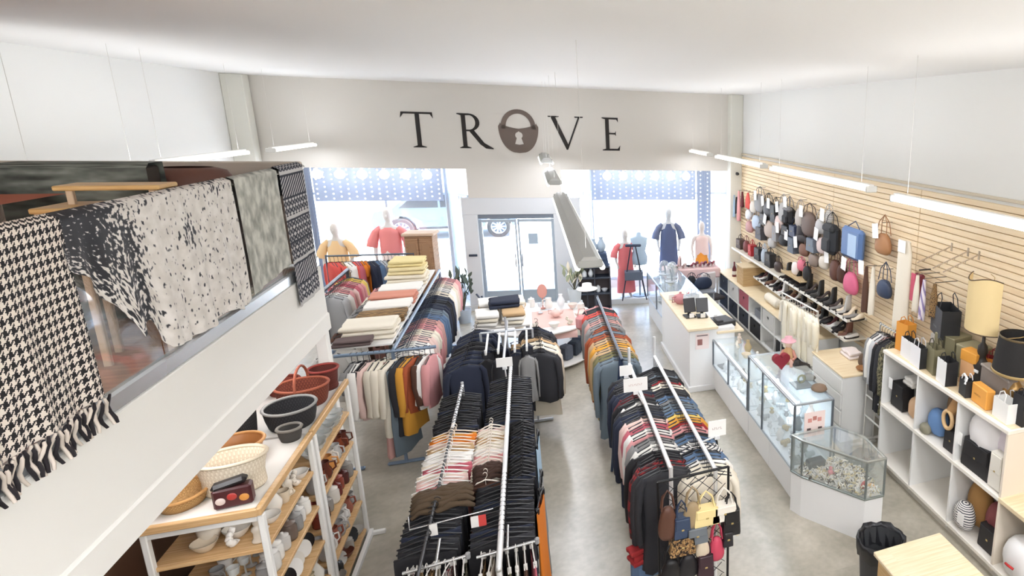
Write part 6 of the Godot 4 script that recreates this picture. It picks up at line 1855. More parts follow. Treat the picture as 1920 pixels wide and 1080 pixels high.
	# small garment rack
	var sr := rack("small white garment rack between the dresser and tall cubby unit", [[V(4.25, 1.72, -6.69), V(4.25, 1.72, -6.2)], [V(4.05, 0.75, -6.6), V(4.05, 0.75, -6.2)], [V(4.05, 0.45, -6.6), V(4.05, 0.45, -6.2)]], [V(4.25, 1.74, -6.2), V(4.25, 1.74, -6.68), V(4.05, 0.95, -6.6)], "e9e7e2", 0.014)
	part(sr, "shelf_bar", S().tube([V(4.05, 0.75, -6.2), V(4.25, 0.75, -6.2)], 0.012, 6), M("e9e7e2", 0.4))
	for i in 7:
		hang_up(["coat", "coat", "coat", "jacket", "jacket", "blouse", "jacket"][i], i % 3, hue(["camouflage", "charcoal", "black", "floral", "silver", "white", "grey"][i]), Transform3D(Basis(Vector3.UP, rng.randf_range(-0.1, 0.1) + 0.1).scaled(V(0.85, 1, 1)), V(4.22, 1.72, -6.27 - i * 0.062)), "%s garment, %s from the front on the small white garment rack" % [["camouflage", "charcoal", "black", "floral", "silver", "white", "grey"][i], ORD[i]], "garments on the small white rack")
	one("black_holdall", "black curved holdall lying on the floor by the dresser", "bag", S().tube([V(-0.3, 0.12, 0.05), V(-0.1, 0.16, 0), V(0.12, 0.17, 0), V(0.3, 0.12, -0.05)], [0.1, 0.16, 0.16, 0.1], 12), M("2b2b2d", 0.7), at(3.6, 0.0, -5.95, 0.5))
	# tall cubby unit
	var c := thing("cubby_unit", "tall white two-row cubby unit with wooden top, nearest on the right", "cubby unit")
	var zs := [-6.07, -5.35, -4.63, -3.92]
	for i in 4:
		part(c, "divider", S().box(V(4.28, 0.82, zs[i]), V(0.66, 1.46, 0.03), 0.003), white if i < 3 else M("eadfce", 0.6))
	part(c, "top_board", S().box(V(4.28, 1.575, -5.0), V(0.68, 0.045, 2.2), 0.006), M("f3ece0", 0.5))
	part(c, "top_veneer", S().box(V(4.3, 1.6, -5.0), V(0.62, 0.006, 2.16)), top)
	part(c, "middle_shelf", S().box(V(4.28, 0.865, -5.0), V(0.67, 0.045, 2.16), 0.004), M("f5efe4", 0.5))
	part(c, "bottom_shelf", S().box(V(4.28, 0.13, -4.2), V(0.67, 0.045, 3.8), 0.004), M("f5efe4", 0.5))
	part(c, "plinth", S().box(V(4.3, 0.055, -4.2), V(0.6, 0.11, 3.78)), M("d8d2c6", 0.6))
	part(c, "back_panel", S().box(V(4.61, 0.85, -5.0), V(0.012, 1.45, 2.16)), M("f4f2ee", 0.7))
	part(c, "lower_back_panel", S().box(V(4.61, 0.5, -3.1), V(0.012, 0.75, 1.62)), M("f4f2ee", 0.7))
	part(c, "lower_top", S().box(V(4.28, 0.87, -3.12), V(0.68, 0.05, 1.62), 0.006), top)
	for z in [-3.2, -2.4]:
		part(c, "divider", S().box(V(4.28, 0.49, z), V(0.66, 0.72, 0.03), 0.003), white)
	# what stands on the tall unit
	var y := 1.604
	paper_bag("tall orange paper bag at the far corner of the cubby unit top", V(4.18, y, -5.98), 0.2, 0.36, 0.14, M("e29a3c", 0.7), -PI / 2 + 0.15, "d0852c")
	paper_bag("white paper bag with black edge next to the tall orange bag", V(4.08, y, -5.74), 0.24, 0.24, 0.1, M("efedec", 0.7), -PI / 2 - 0.1, "242424", M("2a2a2a", 0.7))
	paper_bag("white paper bag printed with an arch, in front of bronze bag", V(4.05, y, -5.5), 0.22, 0.25, 0.1, M("f1eff0", 0.7), -PI / 2 - 0.1, "d9d6d6", M("2a2a2a", 0.7))
	paper_bag("tall bronze green paper bag tied with dark ribbon", V(4.12, y, -5.3), 0.24, 0.3, 0.12, M("807a5e", 0.5), -PI / 2 - 0.25, "45412f")
	var gx := thing("gift_box", "bronze green gift box lying above the bronze bag row", "gift box", at(4.4, y, -5.36, 0.2))
	part(gx, "body", S().box(V(0, 0.2, 0), V(0.3, 0.4, 0.3), 0.006), M("867f62", 0.5))
	part(gx, "ribbon", S().box(V(-0.152, 0.3, 0), V(0.004, 0.2, 0.03)), M("45412f", 0.5))
	var gx2 := thing("gift_box", "second bronze box right of the ribboned gift box", "gift box", at(4.42, y, -5.02, 0.1))
	part(gx2, "body", S().box(V(0, 0.18, 0), V(0.28, 0.36, 0.26), 0.006), M("8d876a", 0.5))
	part(gx2, "lid", S().box(V(0, 0.365, 0), V(0.29, 0.03, 0.27), 0.006), M("979174", 0.5))
	paper_bag("white paper bag with bold black looped handles and black sides", V(4.06, y, -4.99), 0.2, 0.27, 0.14, M("f2f1ef", 0.7), -PI / 2 - 0.15, "1d1d1f", M("242426", 0.7))
	var ob := thing("orange_box", "upright orange box with pale front behind the white looped bag", "box", at(4.28, y, -4.86, 0.1))
	part(ob, "body", S().box(V(0, 0.19, 0), V(0.14, 0.38, 0.22), 0.006), M("e8b482", 0.6))
	part(ob, "lid", S().box(V(0, 0.33, 0), V(0.15, 0.12, 0.23), 0.006), M("e5a040", 0.6))
	paper_bag("orange and dark red paper bag at the wall beside the bust lamp", V(4.45, y, -4.72), 0.24, 0.34, 0.12, M("dc8c36", 0.6), -PI / 2 + 0.5, "8a2a2a", M("8a2a30", 0.6))
	var sb := paper_bag("small black gift bag with white ribbon bow on the cubby top", V(4.06, y, -4.66), 0.14, 0.18, 0.09, M("2b2c2e", 0.6), -PI / 2 - 0.2, "efefef")
	part(sb, "bow", S().tube([V(-0.05, 0.2, 0.03), V(0.0, 0.24, 0.04), V(0.05, 0.21, 0.03), V(0.06, 0.15, 0.055)], 0.012, 6), M("f2f1ee", 0.7))
	var og := thing("orange_box", "bright orange flat box with small print standing on the cubby top", "box", at(4.07, y, -4.42, -0.12))
	part(og, "body", S().box(V(0, 0.1, 0), V(0.1, 0.2, 0.26), 0.008), M("e8a44a", 0.6))
	print_marks(og, 7, 0.022, "9a6a34", Transform3D(Basis(Vector3.UP, -PI / 2), V(-0.051, 0.1, -0.02)))
	var al := thing("grey_album", "grey textured album box behind the bright orange box", "box", at(4.24, y, -4.42, -0.12))
	part(al, "body", S().box(V(0, 0.16, 0), V(0.1, 0.32, 0.46), 0.008), M("8a8078", 0.8))
	part(al, "lid_edge", S().box(V(0, 0.325, 0), V(0.12, 0.03, 0.48), 0.01), M("a0968c", 0.8))
	paper_bag("crumpled white paper bag near the end of the cubby top", V(4.08, y, -4.1), 0.22, 0.2, 0.14, M("efede8", 0.8), -PI / 2 - 0.1, "e4e2dc")
	paper_bag("black paper bag at the very end of the cubby top", V(4.2, y, -3.98), 0.14, 0.3, 0.2, M("2a2a2c", 0.7), -PI / 2, "1c1c1e")
	# dark shopping bag hung on the wall
	var sbg := paper_bag("large dark grey shopping bag hanging below the ties on the wall", V(4.38, 1.95, -5.5), 0.4, 0.34, 0.22, M("44474c", 0.6), -PI / 2 - 0.35, "2c2e32", M("26282b", 0.6))
	print_marks(sbg, 7, 0.026, "8c9094", at(-0.02, 0.1, 0.114))
	for i in 2:
		one("white_box", "small white box under the dark shopping bag, %s from left" % ORD[i], "box", S().box(V(0, 0, 0), V(0.1, 0.24, 0.14), 0.006), M("efeeea", 0.6), at(4.5, 1.83 - 0.1, -5.78 + i * 0.17))
	# lamps
	var bl := thing("bust_lamp", "dark bust lamp with tall cream half shade on the cubby unit", "lamp", at(4.3, y, -4.75))
	part(bl, "bust", S().lathe([Vector2(0.001, 0), Vector2(0.09, 0), Vector2(0.1, 0.05), Vector2(0.075, 0.2), Vector2(0.09, 0.28), Vector2(0.05, 0.33), Vector2(0.04, 0.37), Vector2(0.055, 0.42), Vector2(0.05, 0.48), Vector2(0.02, 0.52), Vector2(0.012, 0.7), Vector2(0.001, 0.7)], 16), M("2e2925", 0.5))
	part(bl, "plaque", S().box(V(-0.085, 0.22, 0.03), V(0.02, 0.03, 0.06), 0.004), M("f0efec", 0.5))
	var hs := []
	for j in 3:
		var row := []
		for i in 15:
			var a := PI * (0.55 + 0.9 * i / 14.0)
			row.append(V(cos(a) * 0.2, [0.66, 0.95, 1.22][j] + (0.03 * sin(i * 0.5) if j == 2 else 0.0), sin(a) * 0.23))
		hs.append(row)
	var shade := M("dcc592", 0.8).duplicate()
	shade.backlight_enabled = true
	shade.backlight = Color(0.25, 0.2, 0.14)
	part(bl, "shade", S().grid(hs), shade)
	var edge_pts := []
	for i in 15:
		edge_pts.append(hs[2][i])
	part(bl, "shade_trim", S().tube(edge_pts, 0.006, 6), M("5a4632", 0.6))
	edge_pts = []
	for i in 15:
		edge_pts.append(hs[0][i])
	part(bl, "shade_trim", S().tube(edge_pts, 0.006, 6), M("5a4632", 0.6))
	part(bl, "harp", S().tube([V(0, 0.7, 0), V(0, 0.95, 0.07), V(0, 1.24, 0.06), V(0, 1.26, 0)], 0.004, 5), M("b89a60", 0.3, 0.7))
	var kl := thing("drum_lamp", "table lamp with large black drum shade and gold base", "lamp", at(4.26, y, -4.22))
	part(kl, "base", S().lathe([Vector2(0.001, 0), Vector2(0.1, 0), Vector2(0.1, 0.03), Vector2(0.04, 0.06), Vector2(0.07, 0.16), Vector2(0.11, 0.22), Vector2(0.07, 0.28), Vector2(0.03, 0.34), Vector2(0.015, 0.4), Vector2(0.015, 0.5), Vector2(0.001, 0.5)], 18), M("9c7a48", 0.35, 0.6))
	part(kl, "shade", S().lathe([Vector2(0.23, 0.42), Vector2(0.19, 0.78), Vector2(0.186, 0.78), Vector2(0.226, 0.42)], 32), M("1c1a19", 0.8))
	part(kl, "lower_trim", S().lathe([Vector2(0.228, 0.41), Vector2(0.236, 0.415), Vector2(0.234, 0.44), Vector2(0.228, 0.44)], 32), M("b59a68", 0.4, 0.5))
	part(kl, "upper_trim", S().lathe([Vector2(0.186, 0.765), Vector2(0.194, 0.765), Vector2(0.192, 0.785), Vector2(0.186, 0.785)], 32), M("6a5a40", 0.4, 0.5))
	part(kl, "spider", S().tube([V(-0.186, 0.77, 0), V(0, 0.76, 0), V(0.186, 0.77, 0)], 0.005, 5), M("b59a68", 0.4, 0.5))
	part(kl, "finial", S().lathe([Vector2(0.001, 0.5), Vector2(0.03, 0.52), Vector2(0.035, 0.58), Vector2(0.001, 0.66)], 10), M("e9dcc0", 0.4))
	# in the cubbies
	var ym := 0.89
	bag("black tote with white tag in the far upper cubby", V(4.12, ym + 0.17, -5.86), 0.26, 0.32, 0.16, M("1f1e20", 0.6), "square", -PI / 2, 0.0)
	bag("beige slouchy bag in the far upper cubby", V(4.14, ym + 0.13, -5.57), 0.24, 0.26, 0.2, M("d0ab86", 0.7), "sack", -PI / 2, 0.0)
	bag("taupe folded bag leaning at the back of the far upper cubby", V(4.4, ym + 0.25, -5.62), 0.34, 0.4, 0.14, M("8d7a68", 0.7), "sack", -PI / 2, 0.0)
	folded("white towel bundle on the bags of the far upper cubby", V(4.2, ym + 0.34, -5.75), V(0.2, 0.1, 0.2), M("efece6", 0.9))
	bag("blue denim bag in the middle upper cubby", V(4.13, ym + 0.16, -5.14), 0.3, 0.3, 0.2, M("6a8fc0", 0.7), "sack", -PI / 2, 0.0)
	bag("grey green pouch at the lower left of the middle upper cubby", V(4.02, ym + 0.06, -5.22), 0.16, 0.12, 0.12, M("8f8a76", 0.8), "sack", -PI / 2, 0.0)
	bag("large brown leather bag at the back of the middle upper cubby", V(4.34, ym + 0.34, -5.0), 0.5, 0.5, 0.2, M("8a6848", 0.6), "sack", -PI / 2, 0.0)
	bag("black bag on the right of the middle upper cubby", V(4.12, ym + 0.13, -4.78), 0.22, 0.26, 0.2, M("262426", 0.6), "square", -PI / 2, 0.0)
	var rg := thing("ring_bag", "tan ring-handled bag hanging over the black bag in its cubby", "bag", at(4.0, ym + 0.36, -4.83, -PI / 2))
	var rp := []
	for i in 19:
		rp.append(V(cos(TAU * i / 18) * 0.075, sin(TAU * i / 18) * 0.1, 0))
	part(rg, "ring_handle", S().tube(rp, 0.022, 8), M("dcb888", 0.6))
	part(rg, "body", S().tube([V(0, 0.08, -0.02), V(0.02, 0.2, -0.12), V(0.03, 0.28, -0.2)], [0.05, 0.08, 0.05], 10), M("b58a5a", 0.7))
	bag("white shirt-like soft bag heaped in the near upper cubby", V(4.14, ym + 0.42, -4.36), 0.46, 0.42, 0.3, M("ece9e8", 0.8), "sack", -PI / 2, 0.0)
	bag("lavender white soft bag right of the white heap", V(4.2, ym + 0.42, -4.1), 0.3, 0.3, 0.26, M("e0d6dc", 0.8), "sack", -PI / 2, 0.0)
	bag("large black square bag at the bottom of the near upper cubby", V(4.1, ym + 0.16, -4.36), 0.4, 0.32, 0.2, M("242224", 0.6), "square", -PI / 2, 0.0)
	bag("off-white upright bag on the right of the near upper cubby", V(4.06, ym + 0.2, -4.05), 0.16, 0.36, 0.16, M("e9e4d8", 0.7), "square", -PI / 2, 0.0)
	for q in [[-5.95, 1.2, "far"], [-4.605, 1.15, "near"]]:
		one("price_tag", "white price tag hanging in the %s upper cubby" % q[2], "tag", S().box(V(0, 0, 0), V(0.004, 0.14, 0.08), 0.001), M("f8f7f4", 0.6), at(3.99, q[1], q[0]))
	bag("fuzzy tan fur bag at the left of the near lower cubby", V(4.2, 0.45, -4.42), 0.3, 0.5, 0.24, M("a37b4a", 1.0), "sack", -PI / 2, 0.0)
	bag("dark red soft bag at the right of the near lower cubby", V(4.2, 0.42, -4.12), 0.34, 0.4, 0.24, M("8a4a4c", 0.7), "sack", -PI / 2, 0.0)
	bag("blue grey cloth bag at the back of the near lower cubby", V(4.42, 0.6, -4.15), 0.3, 0.36, 0.2, M("7d8796", 0.8), "sack", -PI / 2, 0.0)
	bag("black bag low at the right of the near lower cubby", V(4.12, 0.29, -4.08), 0.26, 0.26, 0.2, M("2b2829", 0.6), "square", -PI / 2, 0.0)
	bag("white bag with dark zebra stripes at the front of its cubby", V(4.03, 0.33, -4.45), 0.26, 0.3, 0.2, hue("striped"), "sack", -PI / 2, 0.0)
	one("price_tag", "large white price tag on the zebra striped bag", "tag", S().box(V(0, 0, 0), V(0.004, 0.13, 0.1), 0.001), M("f8f7f4", 0.6), at(3.935, 0.34, -4.4))
	bag("heap of white plastic bag in the lowest cubby nearest the camera", V(4.08, 0.38, -3.62), 0.5, 0.42, 0.36, M("eceae8", 0.5), "sack", -PI / 2, 0.0)
	one("red_ribbon", "small red ribbon on the white plastic bag heap", "ribbon", S().tube([V(0, 0, -0.05), V(-0.02, 0.02, 0), V(0, 0.01, 0.05)], 0.012, 6), M("c22f2c", 0.7), at(3.87, 0.38, -3.62))
	bag("tan leather bag at the back of the nearest lower cubby", V(4.4, 0.42, -3.4), 0.3, 0.4, 0.2, M("8f6440", 0.6), "sack", -PI / 2, 0.0)


# ---------- the display by the door ----------
func mannequin(label: String, s: float, y: float, o: float, scale: float, skin: String, dress: String, sleeve: String, pants: String, turn := 0.0) -> void:
	var t := thing("mannequin", label, "mannequin", front * Transform3D(Basis(Vector3.UP, turn).scaled(Vector3.ONE * scale), V(s, y, o)), "mannequins in the windows")
	if y > 0.15:
		one("plinth", "low white plinth under the " + " ".join(label.split(" ").slice(0, 8)), "plinth", S().box(V(s, (y + 0.13) / 2 - 0.002, o), V(0.45, y - 0.134, 0.45), 0.01), M("eceae6", 0.6), front)
	var body := S()
	var rows := []
	for q in [[0.9, 0.13, 0.1], [0.98, 0.16, 0.11], [1.08, 0.13, 0.09], [1.2, 0.15, 0.1], [1.32, 0.17, 0.09], [1.4, 0.16, 0.075], [1.44, 0.07, 0.055], [1.52, 0.05, 0.05], [1.56, 0.065, 0.08], [1.63, 0.075, 0.095], [1.7, 0.07, 0.09], [1.75, 0.04, 0.05], [1.765, 0.004, 0.004]]:
		rows.append(ring(q[0], q[1], q[2], 0, 0.0))
	body.grid(rows, true)
	body.tube([V(0, 1.64, 0.09), V(0, 1.62, 0.11), V(0, 1.6, 0.095)], 0.012, 6)
	for sg in [-1.0, 1.0]:
		body.tube([V(sg * 0.15, 1.38, 0), V(sg * 0.21, 1.3, 0), V(sg * 0.25, 1.1, 0.0), V(sg * 0.24, 0.93, 0.06), V(sg * 0.22, 0.85, 0.1), V(sg * 0.215, 0.78, 0.11)], [0.05, 0.045, 0.036, 0.03, 0.022, 0.03], 9)
		body.tube([V(sg * 0.085, 0.95, 0), V(sg * 0.09, 0.7, 0), V(sg * 0.09, 0.48, 0.01), V(sg * 0.09, 0.3, 0), V(sg * 0.09, 0.08, -0.01), V(sg * 0.1, 0.03, 0.1)], [0.09, 0.08, 0.055, 0.055, 0.035, 0.03], 10)
	part(t, "body", body, M(skin, 0.5))
	part(t, "stand", S().lathe([Vector2(0.001, 0), Vector2(0.16, 0), Vector2(0.16, 0.012), Vector2(0.001, 0.012)], 18), M("dfe3e6", 0.3))
	var ds := []
	if dress:
		var low := 0.12 if pants == "long" else 0.92
		for q in 9:
			var u := q / 8.0
			var yy := lerpf(1.41, low, u)
			var wd := 0.17 if u < 0.15 else lerpf(0.165, 0.24 if pants == "long" else 0.18, u)
			ds.append(ring(yy, wd * (0.5 if q == 0 else 1.0), 0.115 * (0.7 if q == 0 else 1.0), q * 0.2, 0.1 * u))
		part(t, "dress", S().grid(ds, true), M(dress, 0.9))
	if sleeve:
		for sg in [-1.0, 1.0]:
			part(t, "sleeve", S().tube([V(sg * 0.13, 1.39, 0), V(sg * 0.22, 1.31, 0), V(sg * 0.28, 1.16, 0.0), V(sg * 0.3, 1.05, 0.02)], [0.06, 0.07, 0.085, 0.09], 10), M(sleeve, 0.9))
	if pants and pants != "long":
		var rs := []
		for q in 6:
			var u := q / 5.0
			rs.append(ring(lerpf(1.08, 0.5, u), lerpf(0.145, 0.19, u), lerpf(0.105, 0.14, u), q * 0.3, 0.12 * u))
		part(t, "skirt", S().grid(rs, true), M(pants, 0.9))


func leafy(label: String, p: Vector3, h: float, leaf: String, pot: String, n: int, flower := "") -> void:
	var t := thing("potted_plant", label, "plant", at(p.x, p.y, p.z))
	part(t, "pot", S().lathe([Vector2(0.001, 0), Vector2(0.11, 0), Vector2(0.14, 0.3), Vector2(0.125, 0.3), Vector2(0.11, 0.26), Vector2(0.001, 0.26)], 16), M(pot, 0.5))
	var lf := S()
	lf.grid([[V(-0.004, 0, 0), V(0.004, 0, 0)], [V(-0.03, 0.06, 0.01), V(0.03, 0.06, 0.01)], [V(-0.02, 0.12, 0.03), V(0.02, 0.12, 0.03)], [V(-0.002, 0.16, 0.05), V(0.002, 0.16, 0.05)]])
	var lm := lf.mesh()
	for i in n:
		var a := i * 2.4
		var b := rng.randf_range(0.2, 0.9)
		var q := V(cos(a) * 0.22 * b, 0.3 + h * rng.randf_range(0.3, 1.0), sin(a) * 0.22 * b)
		if i % 4 == 0:
			part(t, "stem", S().tube([V(0, 0.25, 0), q * V(0.4, 0.75, 0.4), q], 0.007, 5), M("5d5a46", 0.8))
		part(t, "leaf", lm, M(leaf if not flower or i % 3 else flower, 0.7), Transform3D(Basis.from_euler(V(rng.randf_range(-0.6, 0.9), a, 0)).scaled(Vector3.ONE * rng.randf_range(0.8, 1.4)), q))


func display() -> void:
	mannequin("mannequin in a red top standing in the left window", -3.02, 0.13, -0.55, 1.22, "ddd8d4", "e58c8a", "e58c8a", "f2e2da")  # red and orange clothes paled to paint in the window bloom
	mannequin("mannequin with orange shawl at the far left of the left window", -3.98, 0.13, -0.35, 1.05, "cfc8c0", "e8c492", "e8c492", "long")
	mannequin("mannequin in long red dress with wide sleeves in the right window", 1.98, 0.13, -0.2, 0.93, "d8d4d0", "e07a7c", "e07a7c", "long", 0.2)
	mannequin("tall mannequin in dark blue grey gown in the right window", 3.02, 0.35, -0.45, 1.07, "ccd0d4", "5a6688", "6a7490", "long")
	mannequin("mannequin in pale top and orange skirt at right of right window", 3.82, 0.2, -0.35, 0.97, "dcd2cc", "e8cfc8", "", "eb9a3c")
	# dress form on a black A-frame
	var df := thing("dress_form", "pale blue dress form behind the black A-frame stand in the window", "dress form", front * at(2.3, 0.13, -0.25))
	part(df, "torso", S().grid([ring(0.75, 0.03, 0.03, 0, 0), ring(0.78, 0.18, 0.13, 0, 0.05), ring(0.95, 0.2, 0.14, 0, 0.05), ring(1.1, 0.15, 0.11, 0, 0.05), ring(1.3, 0.19, 0.12, 0, 0.05), ring(1.42, 0.2, 0.1, 0, 0), ring(1.47, 0.07, 0.06, 0, 0), ring(1.55, 0.05, 0.05, 0, 0), ring(1.57, 0.004, 0.004, 0, 0)], true), M("b9cfe0", 0.9))
	part(df, "stand", S().tube([V(0, 0, 0), V(0, 0.78, 0)], 0.02, 8), M("8796a6", 0.4))
	part(df, "base", S().lathe([Vector2(0.001, 0), Vector2(0.18, 0), Vector2(0.18, 0.015), Vector2(0.001, 0.015)], 18), M("8796a6", 0.4))
	var af := thing("plant_stand", "tall black A-frame metal stand with shelf before the right window", "stand", front * at(2.16, 0.13, 0.05))
	for sg in [-1.0, 1.0]:
		part(af, "leg", S().tube([V(sg * 0.05, 1.3, 0), V(sg * 0.28, 0.0, 0.12)], 0.014, 7), M("2b3242", 0.4, 0.3))
		part(af, "leg", S().tube([V(sg * 0.05, 1.3, 0), V(sg * 0.26, 0.0, -0.2)], 0.014, 7), M("2b3242", 0.4, 0.3))
	part(af, "shelf", S().box(V(0, 0.58, -0.02), V(0.42, 0.2, 0.26), 0.01), M("5c6676", 0.6))
	part(af, "crossbar", S().box(V(0, 1.3, 0), V(0.36, 0.06, 0.06), 0.015), M("39445a", 0.6))
	# wooden tall cabinet
	var wc := thing("wooden_cabinet", "tall brown wooden cabinet with twin doors left of the entrance", "cabinet", at(-2.12, 0.0, -14.05, -0.13))
	var cw := wood("cabinet", "b48e6c", "8f6a4c", 0.6, 1.0)
	part(wc, "body", S().box(V(0, 0.95, 0), V(0.5, 1.9, 0.4), 0.01), cw)
	part(wc, "cornice", S().box(V(0, 1.93, 0.01), V(0.58, 0.06, 0.46), 0.015), M("d5b9a0", 0.6))
	for sg in [-1.0, 1.0]:
		var dd := part(wc, "door", S().box(V(sg * 0.118, 1.35, 0.21), V(0.215, 1.0, 0.025), 0.006), cw)
		part(dd, "handle", S().tube([V(sg * 0.04, 1.22, 0.225), V(sg * 0.04, 1.24, 0.25), V(sg * 0.04, 1.4, 0.25), V(sg * 0.04, 1.42, 0.225)], 0.009, 6), M("33261e", 0.4))
		part(dd, "panel", S().box(V(sg * 0.118, 1.35, 0.222), V(0.15, 0.8, 0.012), 0.005), M("a07c5c", 0.6))
	for yy in [0.7, 0.45, 0.2]:
		var dr := part(wc, "drawer", S().box(V(0, yy, 0.21), V(0.44, 0.21, 0.025), 0.006), cw)
		part(dr, "knob", S().lathe([Vector2(0.001, 0), Vector2(0.018, 0.01), Vector2(0.001, 0.025)], 8, V(0, yy, 0.222), Basis(Vector3.RIGHT, PI / 2)), M("33261e", 0.4))
	leafy("dark leafy plant in a pale pot left of the door", V(-1.46, 0.0, -13.9), 0.75, "5f6b60", "b9c4d0", 60)
	leafy("cream flowering plant in a glass pot behind the round table", V(0.72, 0.55, -12.9), 0.4, "8d9478", "dfe6ea", 40, "efe6d0")
	one("pedestal", "white pedestal under the cream flowering plant behind the round table", "pedestal", S().box(V(0, 0.274, 0), V(0.3, 0.548, 0.3), 0.01), M("e8eaec", 0.6), at(0.72, 0, -12.9))
	one("black_pot", "dark blue pot standing beside the leafy plant left of the door", "pot", S().lathe([Vector2(0.001, 0), Vector2(0.12, 0), Vector2(0.15, 0.4), Vector2(0.13, 0.4), Vector2(0.001, 0.36)], 16), M("33435c", 0.5), at(-1.72, 0.0, -13.75))
	var um := thing("leaning_sign", "dark folded stand leaning at the left of the doorway", "stand", at(-1.12, 0.13, -14.35))
	part(um, "leg", S().tube([V(-0.12, 0.36, 0), V(0.12, 0.0, 0.1)], 0.02, 7), M("4a5666", 0.5))
	part(um, "leg", S().tube([V(-0.02, 0.3, -0.02), V(0.05, 0.0, 0.05)], 0.02, 7), M("4a5666", 0.5))
	# round tiered table
	var rt := thing("round_table", "round white two-tier display table near the entrance", "table", at(-0.02, 0, -11.35))
	var disc := func(r: float, y: float, h: float): return S().lathe([Vector2(0.001, y), Vector2(r, y), Vector2(r + 0.015, y + h * 0.5), Vector2(r, y + h), Vector2(0.001, y + h)], 48)
	part(rt, "top", disc.call(0.95, 0.72, 0.045), M("f2efeb", 0.4))
	part(rt, "lower_shelf", disc.call(0.9, 0.06, 0.045), M("f2efeb", 0.4))
	for i in 6:
		var a := TAU * i / 6 + 0.3
		part(rt, "leg", S().box(V(cos(a) * 0.78, 0.4, sin(a) * 0.78), V(0.05, 0.66, 0.05), 0.008), M("cfd2d6", 0.4))
	var pc := []
	for j in 8:
		var row := []
		for i in 9:
			var x := lerpf(-0.1, 0.62, i / 8.0)
			row.append(V(x, 0.772 + 0.006 * sin(i * 2.0 + j) if j < 6 else 0.772 - (j - 5) * 0.09, lerpf(-0.35, 0.62, minf(j / 5.0, 1.0)) + (0.16 if j >= 6 else 0.0) + 0.012 * sin(i * 1.7)))
		pc.append(row)
	one("pink_runner", "dusty pink cloth runner across the round display table", "tablecloth", S().grid(pc), M("e5bfb6", 0.95), at(-0.02, 0, -11.35))
	var mr := thing("hand_mirror", "oval pink-framed mirror on a stand on the round table", "mirror", at(0.08, 0.78, -11.85))
	part(mr, "frame", S().lathe([Vector2(0.001, -0.012), Vector2(0.1, -0.012), Vector2(0.11, 0), Vector2(0.1, 0.012), Vector2(0.001, 0.012)], 24, V(0, 0.34, 0), Basis(Vector3.RIGHT, PI / 2) * Basis.from_scale(V(0.8, 1, 1.25))), M("dc9f92", 0.6))
	part(mr, "stem", S().tube([V(0, 0.01, 0), V(0, 0.22, 0)], 0.012, 7), M("c98c7e", 0.5))
	part(mr, "foot", S().lathe([Vector2(0.001, 0), Vector2(0.06, 0), Vector2(0.05, 0.015), Vector2(0.001, 0.02)], 14), M("c98c7e", 0.5))
	var spots := [[-0.55, -0.3, "bowl", "efe9e2"], [-0.35, -0.55, "vase", "dfe8ee"], [-0.1, -0.62, "jar", "f0ece6"], [0.2, -0.45, "pitcher", "f4f1ec"], [0.42, -0.5, "vase", "eef2f4"], [0.62, -0.35, "bowl", "e4d6cc"], [0.75, -0.05, "jar", "f0e4dc"], [0.7, 0.25, "bowl", "efe3d6"], [0.5, 0.62, "shell", "e8dccb"], [0.25, 0.72, "bowl", "f3ede4"], [-0.05, 0.74, "cup", "f0e7dc"], [-0.3, 0.68, "bowl", "eadfce"], [0.3, 0.1, "teapot", "e9c9c0"], [0.05, -0.2, "goblet", "dce4ea"], [-0.3, 0.0, "jar", "e6e9ec"], [-0.6, 0.2, "vase", "e9eef2"]]
	for i in spots.size():
		var e: Array = spots[i]
		one("table_" + e[2], "pale %s, %s item clockwise round the round display table" % [e[2], ORD[i]], e[2], ware(e[2]), M(e[3], 0.3), Transform3D(Basis(Vector3.UP, i).scaled(Vector3.ONE * 1.25), V(-0.02 + e[0], 0.79, -11.35 + e[1])), "wares on the round table")
	for i in 9:
		var a := PI * (0.05 + 0.9 * i / 8.0)
		one("lower_basket", "dark box or basket, %s along the round table's lower shelf" % ORD[i], "basket", S().box(V(0, 0.13, 0), V(0.2, 0.26, 0.18), 0.03), M(["4a5566", "39424f", "5d6470", "6d5a52", "8d939c", "3c4450", "56504e", "a9a6a2", "434c5a"][i], 0.8), at(-0.02 + cos(a) * 0.66, 0.106, -11.35 + sin(a) * 0.66, -a), "baskets under the round table")
	# dark bookcase right of the door
	var bc := thing("dark_bookcase", "low dark bookcase with white crockery right of the entrance", "bookcase", at(1.2, 0, -13.75, -0.1))
	for yy in [0.1, 0.5, 0.86, 1.1]:
		part(bc, "shelf_board", S().box(V(0, yy, 0), V(0.66, 0.035, 0.36), 0.004), M("38404e", 0.5))
	for sx in [-0.33, 0.0, 0.33]:
		part(bc, "upright", S().box(V(sx, 0.56, 0), V(0.03, 1.12, 0.36), 0.004), M("3d3f48", 0.5))
	part(bc, "back_panel", S().box(V(0, 0.56, -0.17), V(0.66, 1.1, 0.012)), M("6a6264", 0.7))
	for i in 4:
		one("bookcase_jar", "white jar, %s from left on the dark bookcase shelves" % ORD[i], "jar", ware(["jar", "vase", "jar", "bowl"][i]), M("e6eaee", 0.4), at(0.98 + i * 0.14, 0.88 if i < 2 else 0.52, -13.68), "jars on the dark bookcase")
	bag("large navy fabric box on top of the dark bookcase", V(1.2, 1.27, -13.75), 0.6, 0.28, 0.32, M("3a4a66", 0.8), "square", -0.1, 0.0)
	for i in 3:
		one("silver_bottle", "bluish glass bottle, %s from left on the navy box" % ORD[i], "bottle", ware("vase"), M("a9bacb", 0.3), Transform3D(Basis().scaled(Vector3.ONE * (1.3 + 0.2 * i)), V(1.05 + i * 0.16, 1.415, -13.75)), "bottles on the navy box")
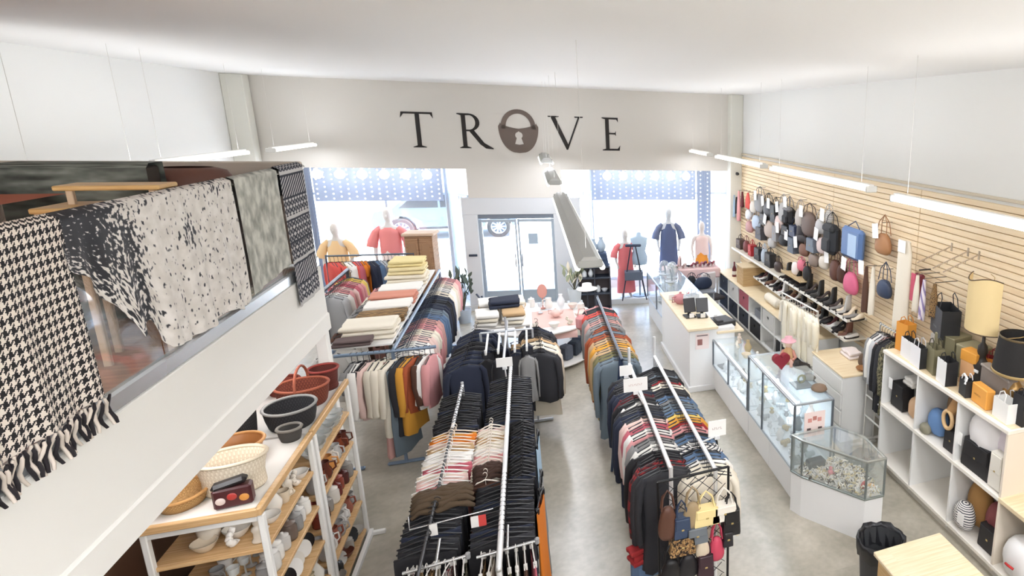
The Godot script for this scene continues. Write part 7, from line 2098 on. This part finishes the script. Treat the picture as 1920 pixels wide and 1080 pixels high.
	var hb := thing("hat_stand", "white and black hat on a stand beside the A-frame rack", "hat", at(0.92, 0.0, -12.3))
	part(hb, "brim", S().lathe([Vector2(0.001, 0.98), Vector2(0.2, 0.97), Vector2(0.2, 0.985), Vector2(0.1, 1.0), Vector2(0.09, 1.09), Vector2(0.001, 1.1)], 20), M("efece8", 0.8))
	part(hb, "band", S().lathe([Vector2(0.1, 0.995), Vector2(0.095, 1.03)], 20), M("2c2c30", 0.7))
	part(hb, "pole", S().tube([V(0, 0.02, 0), V(0, 0.98, 0)], 0.014, 7), M("3a3c44", 0.5))
	part(hb, "foot", S().lathe([Vector2(0.001, 0), Vector2(0.14, 0), Vector2(0.12, 0.02), Vector2(0.001, 0.025)], 16), M("3a3c44", 0.5))


func foreground() -> void:
	var wd := wood("boxtop", "e2d3b6", "d6c29c", 0.5, 1.2)
	var b := thing("wooden_desk", "pale wooden cabinet top at the bottom right in the foreground", "cabinet", at(2.72, 0, -3.02, 0.02))
	part(b, "body", S().box(V(0, 0.46, 0), V(0.6, 0.92, 1.14), 0.006), wood("boxside", "d2b384", "c29c68", 0.5, 1.2))
	part(b, "top", S().box(V(0, 0.94, 0), V(0.66, 0.035, 1.2), 0.006), wd)
	var tr := thing("waste_bin", "black waste bin with a crumpled black liner at bottom right", "bin", at(2.72, 0, -4.02))
	part(tr, "body", S().lathe([Vector2(0.001, 0.0), Vector2(0.15, 0.0), Vector2(0.2, 0.68), Vector2(0.185, 0.68), Vector2(0.14, 0.04), Vector2(0.001, 0.04)], 20), M("3a3b3d", 0.6))
	var lr := []
	for j in 5:
		var row := []
		for i in 30:
			var a := TAU * i / 30
			var r: float = [0.17, 0.19, 0.215, 0.225, 0.21][j] + 0.008 * sin(i * 3.0 + j)
			row.append(V(cos(a) * r, [0.5, 0.68, 0.72, 0.66, 0.56][j] + 0.012 * sin(i * 5.0 + j * 2.0), sin(a) * r))
		lr.append(row)
	part(tr, "liner", S().grid(lr, true), M("222225", 0.35))
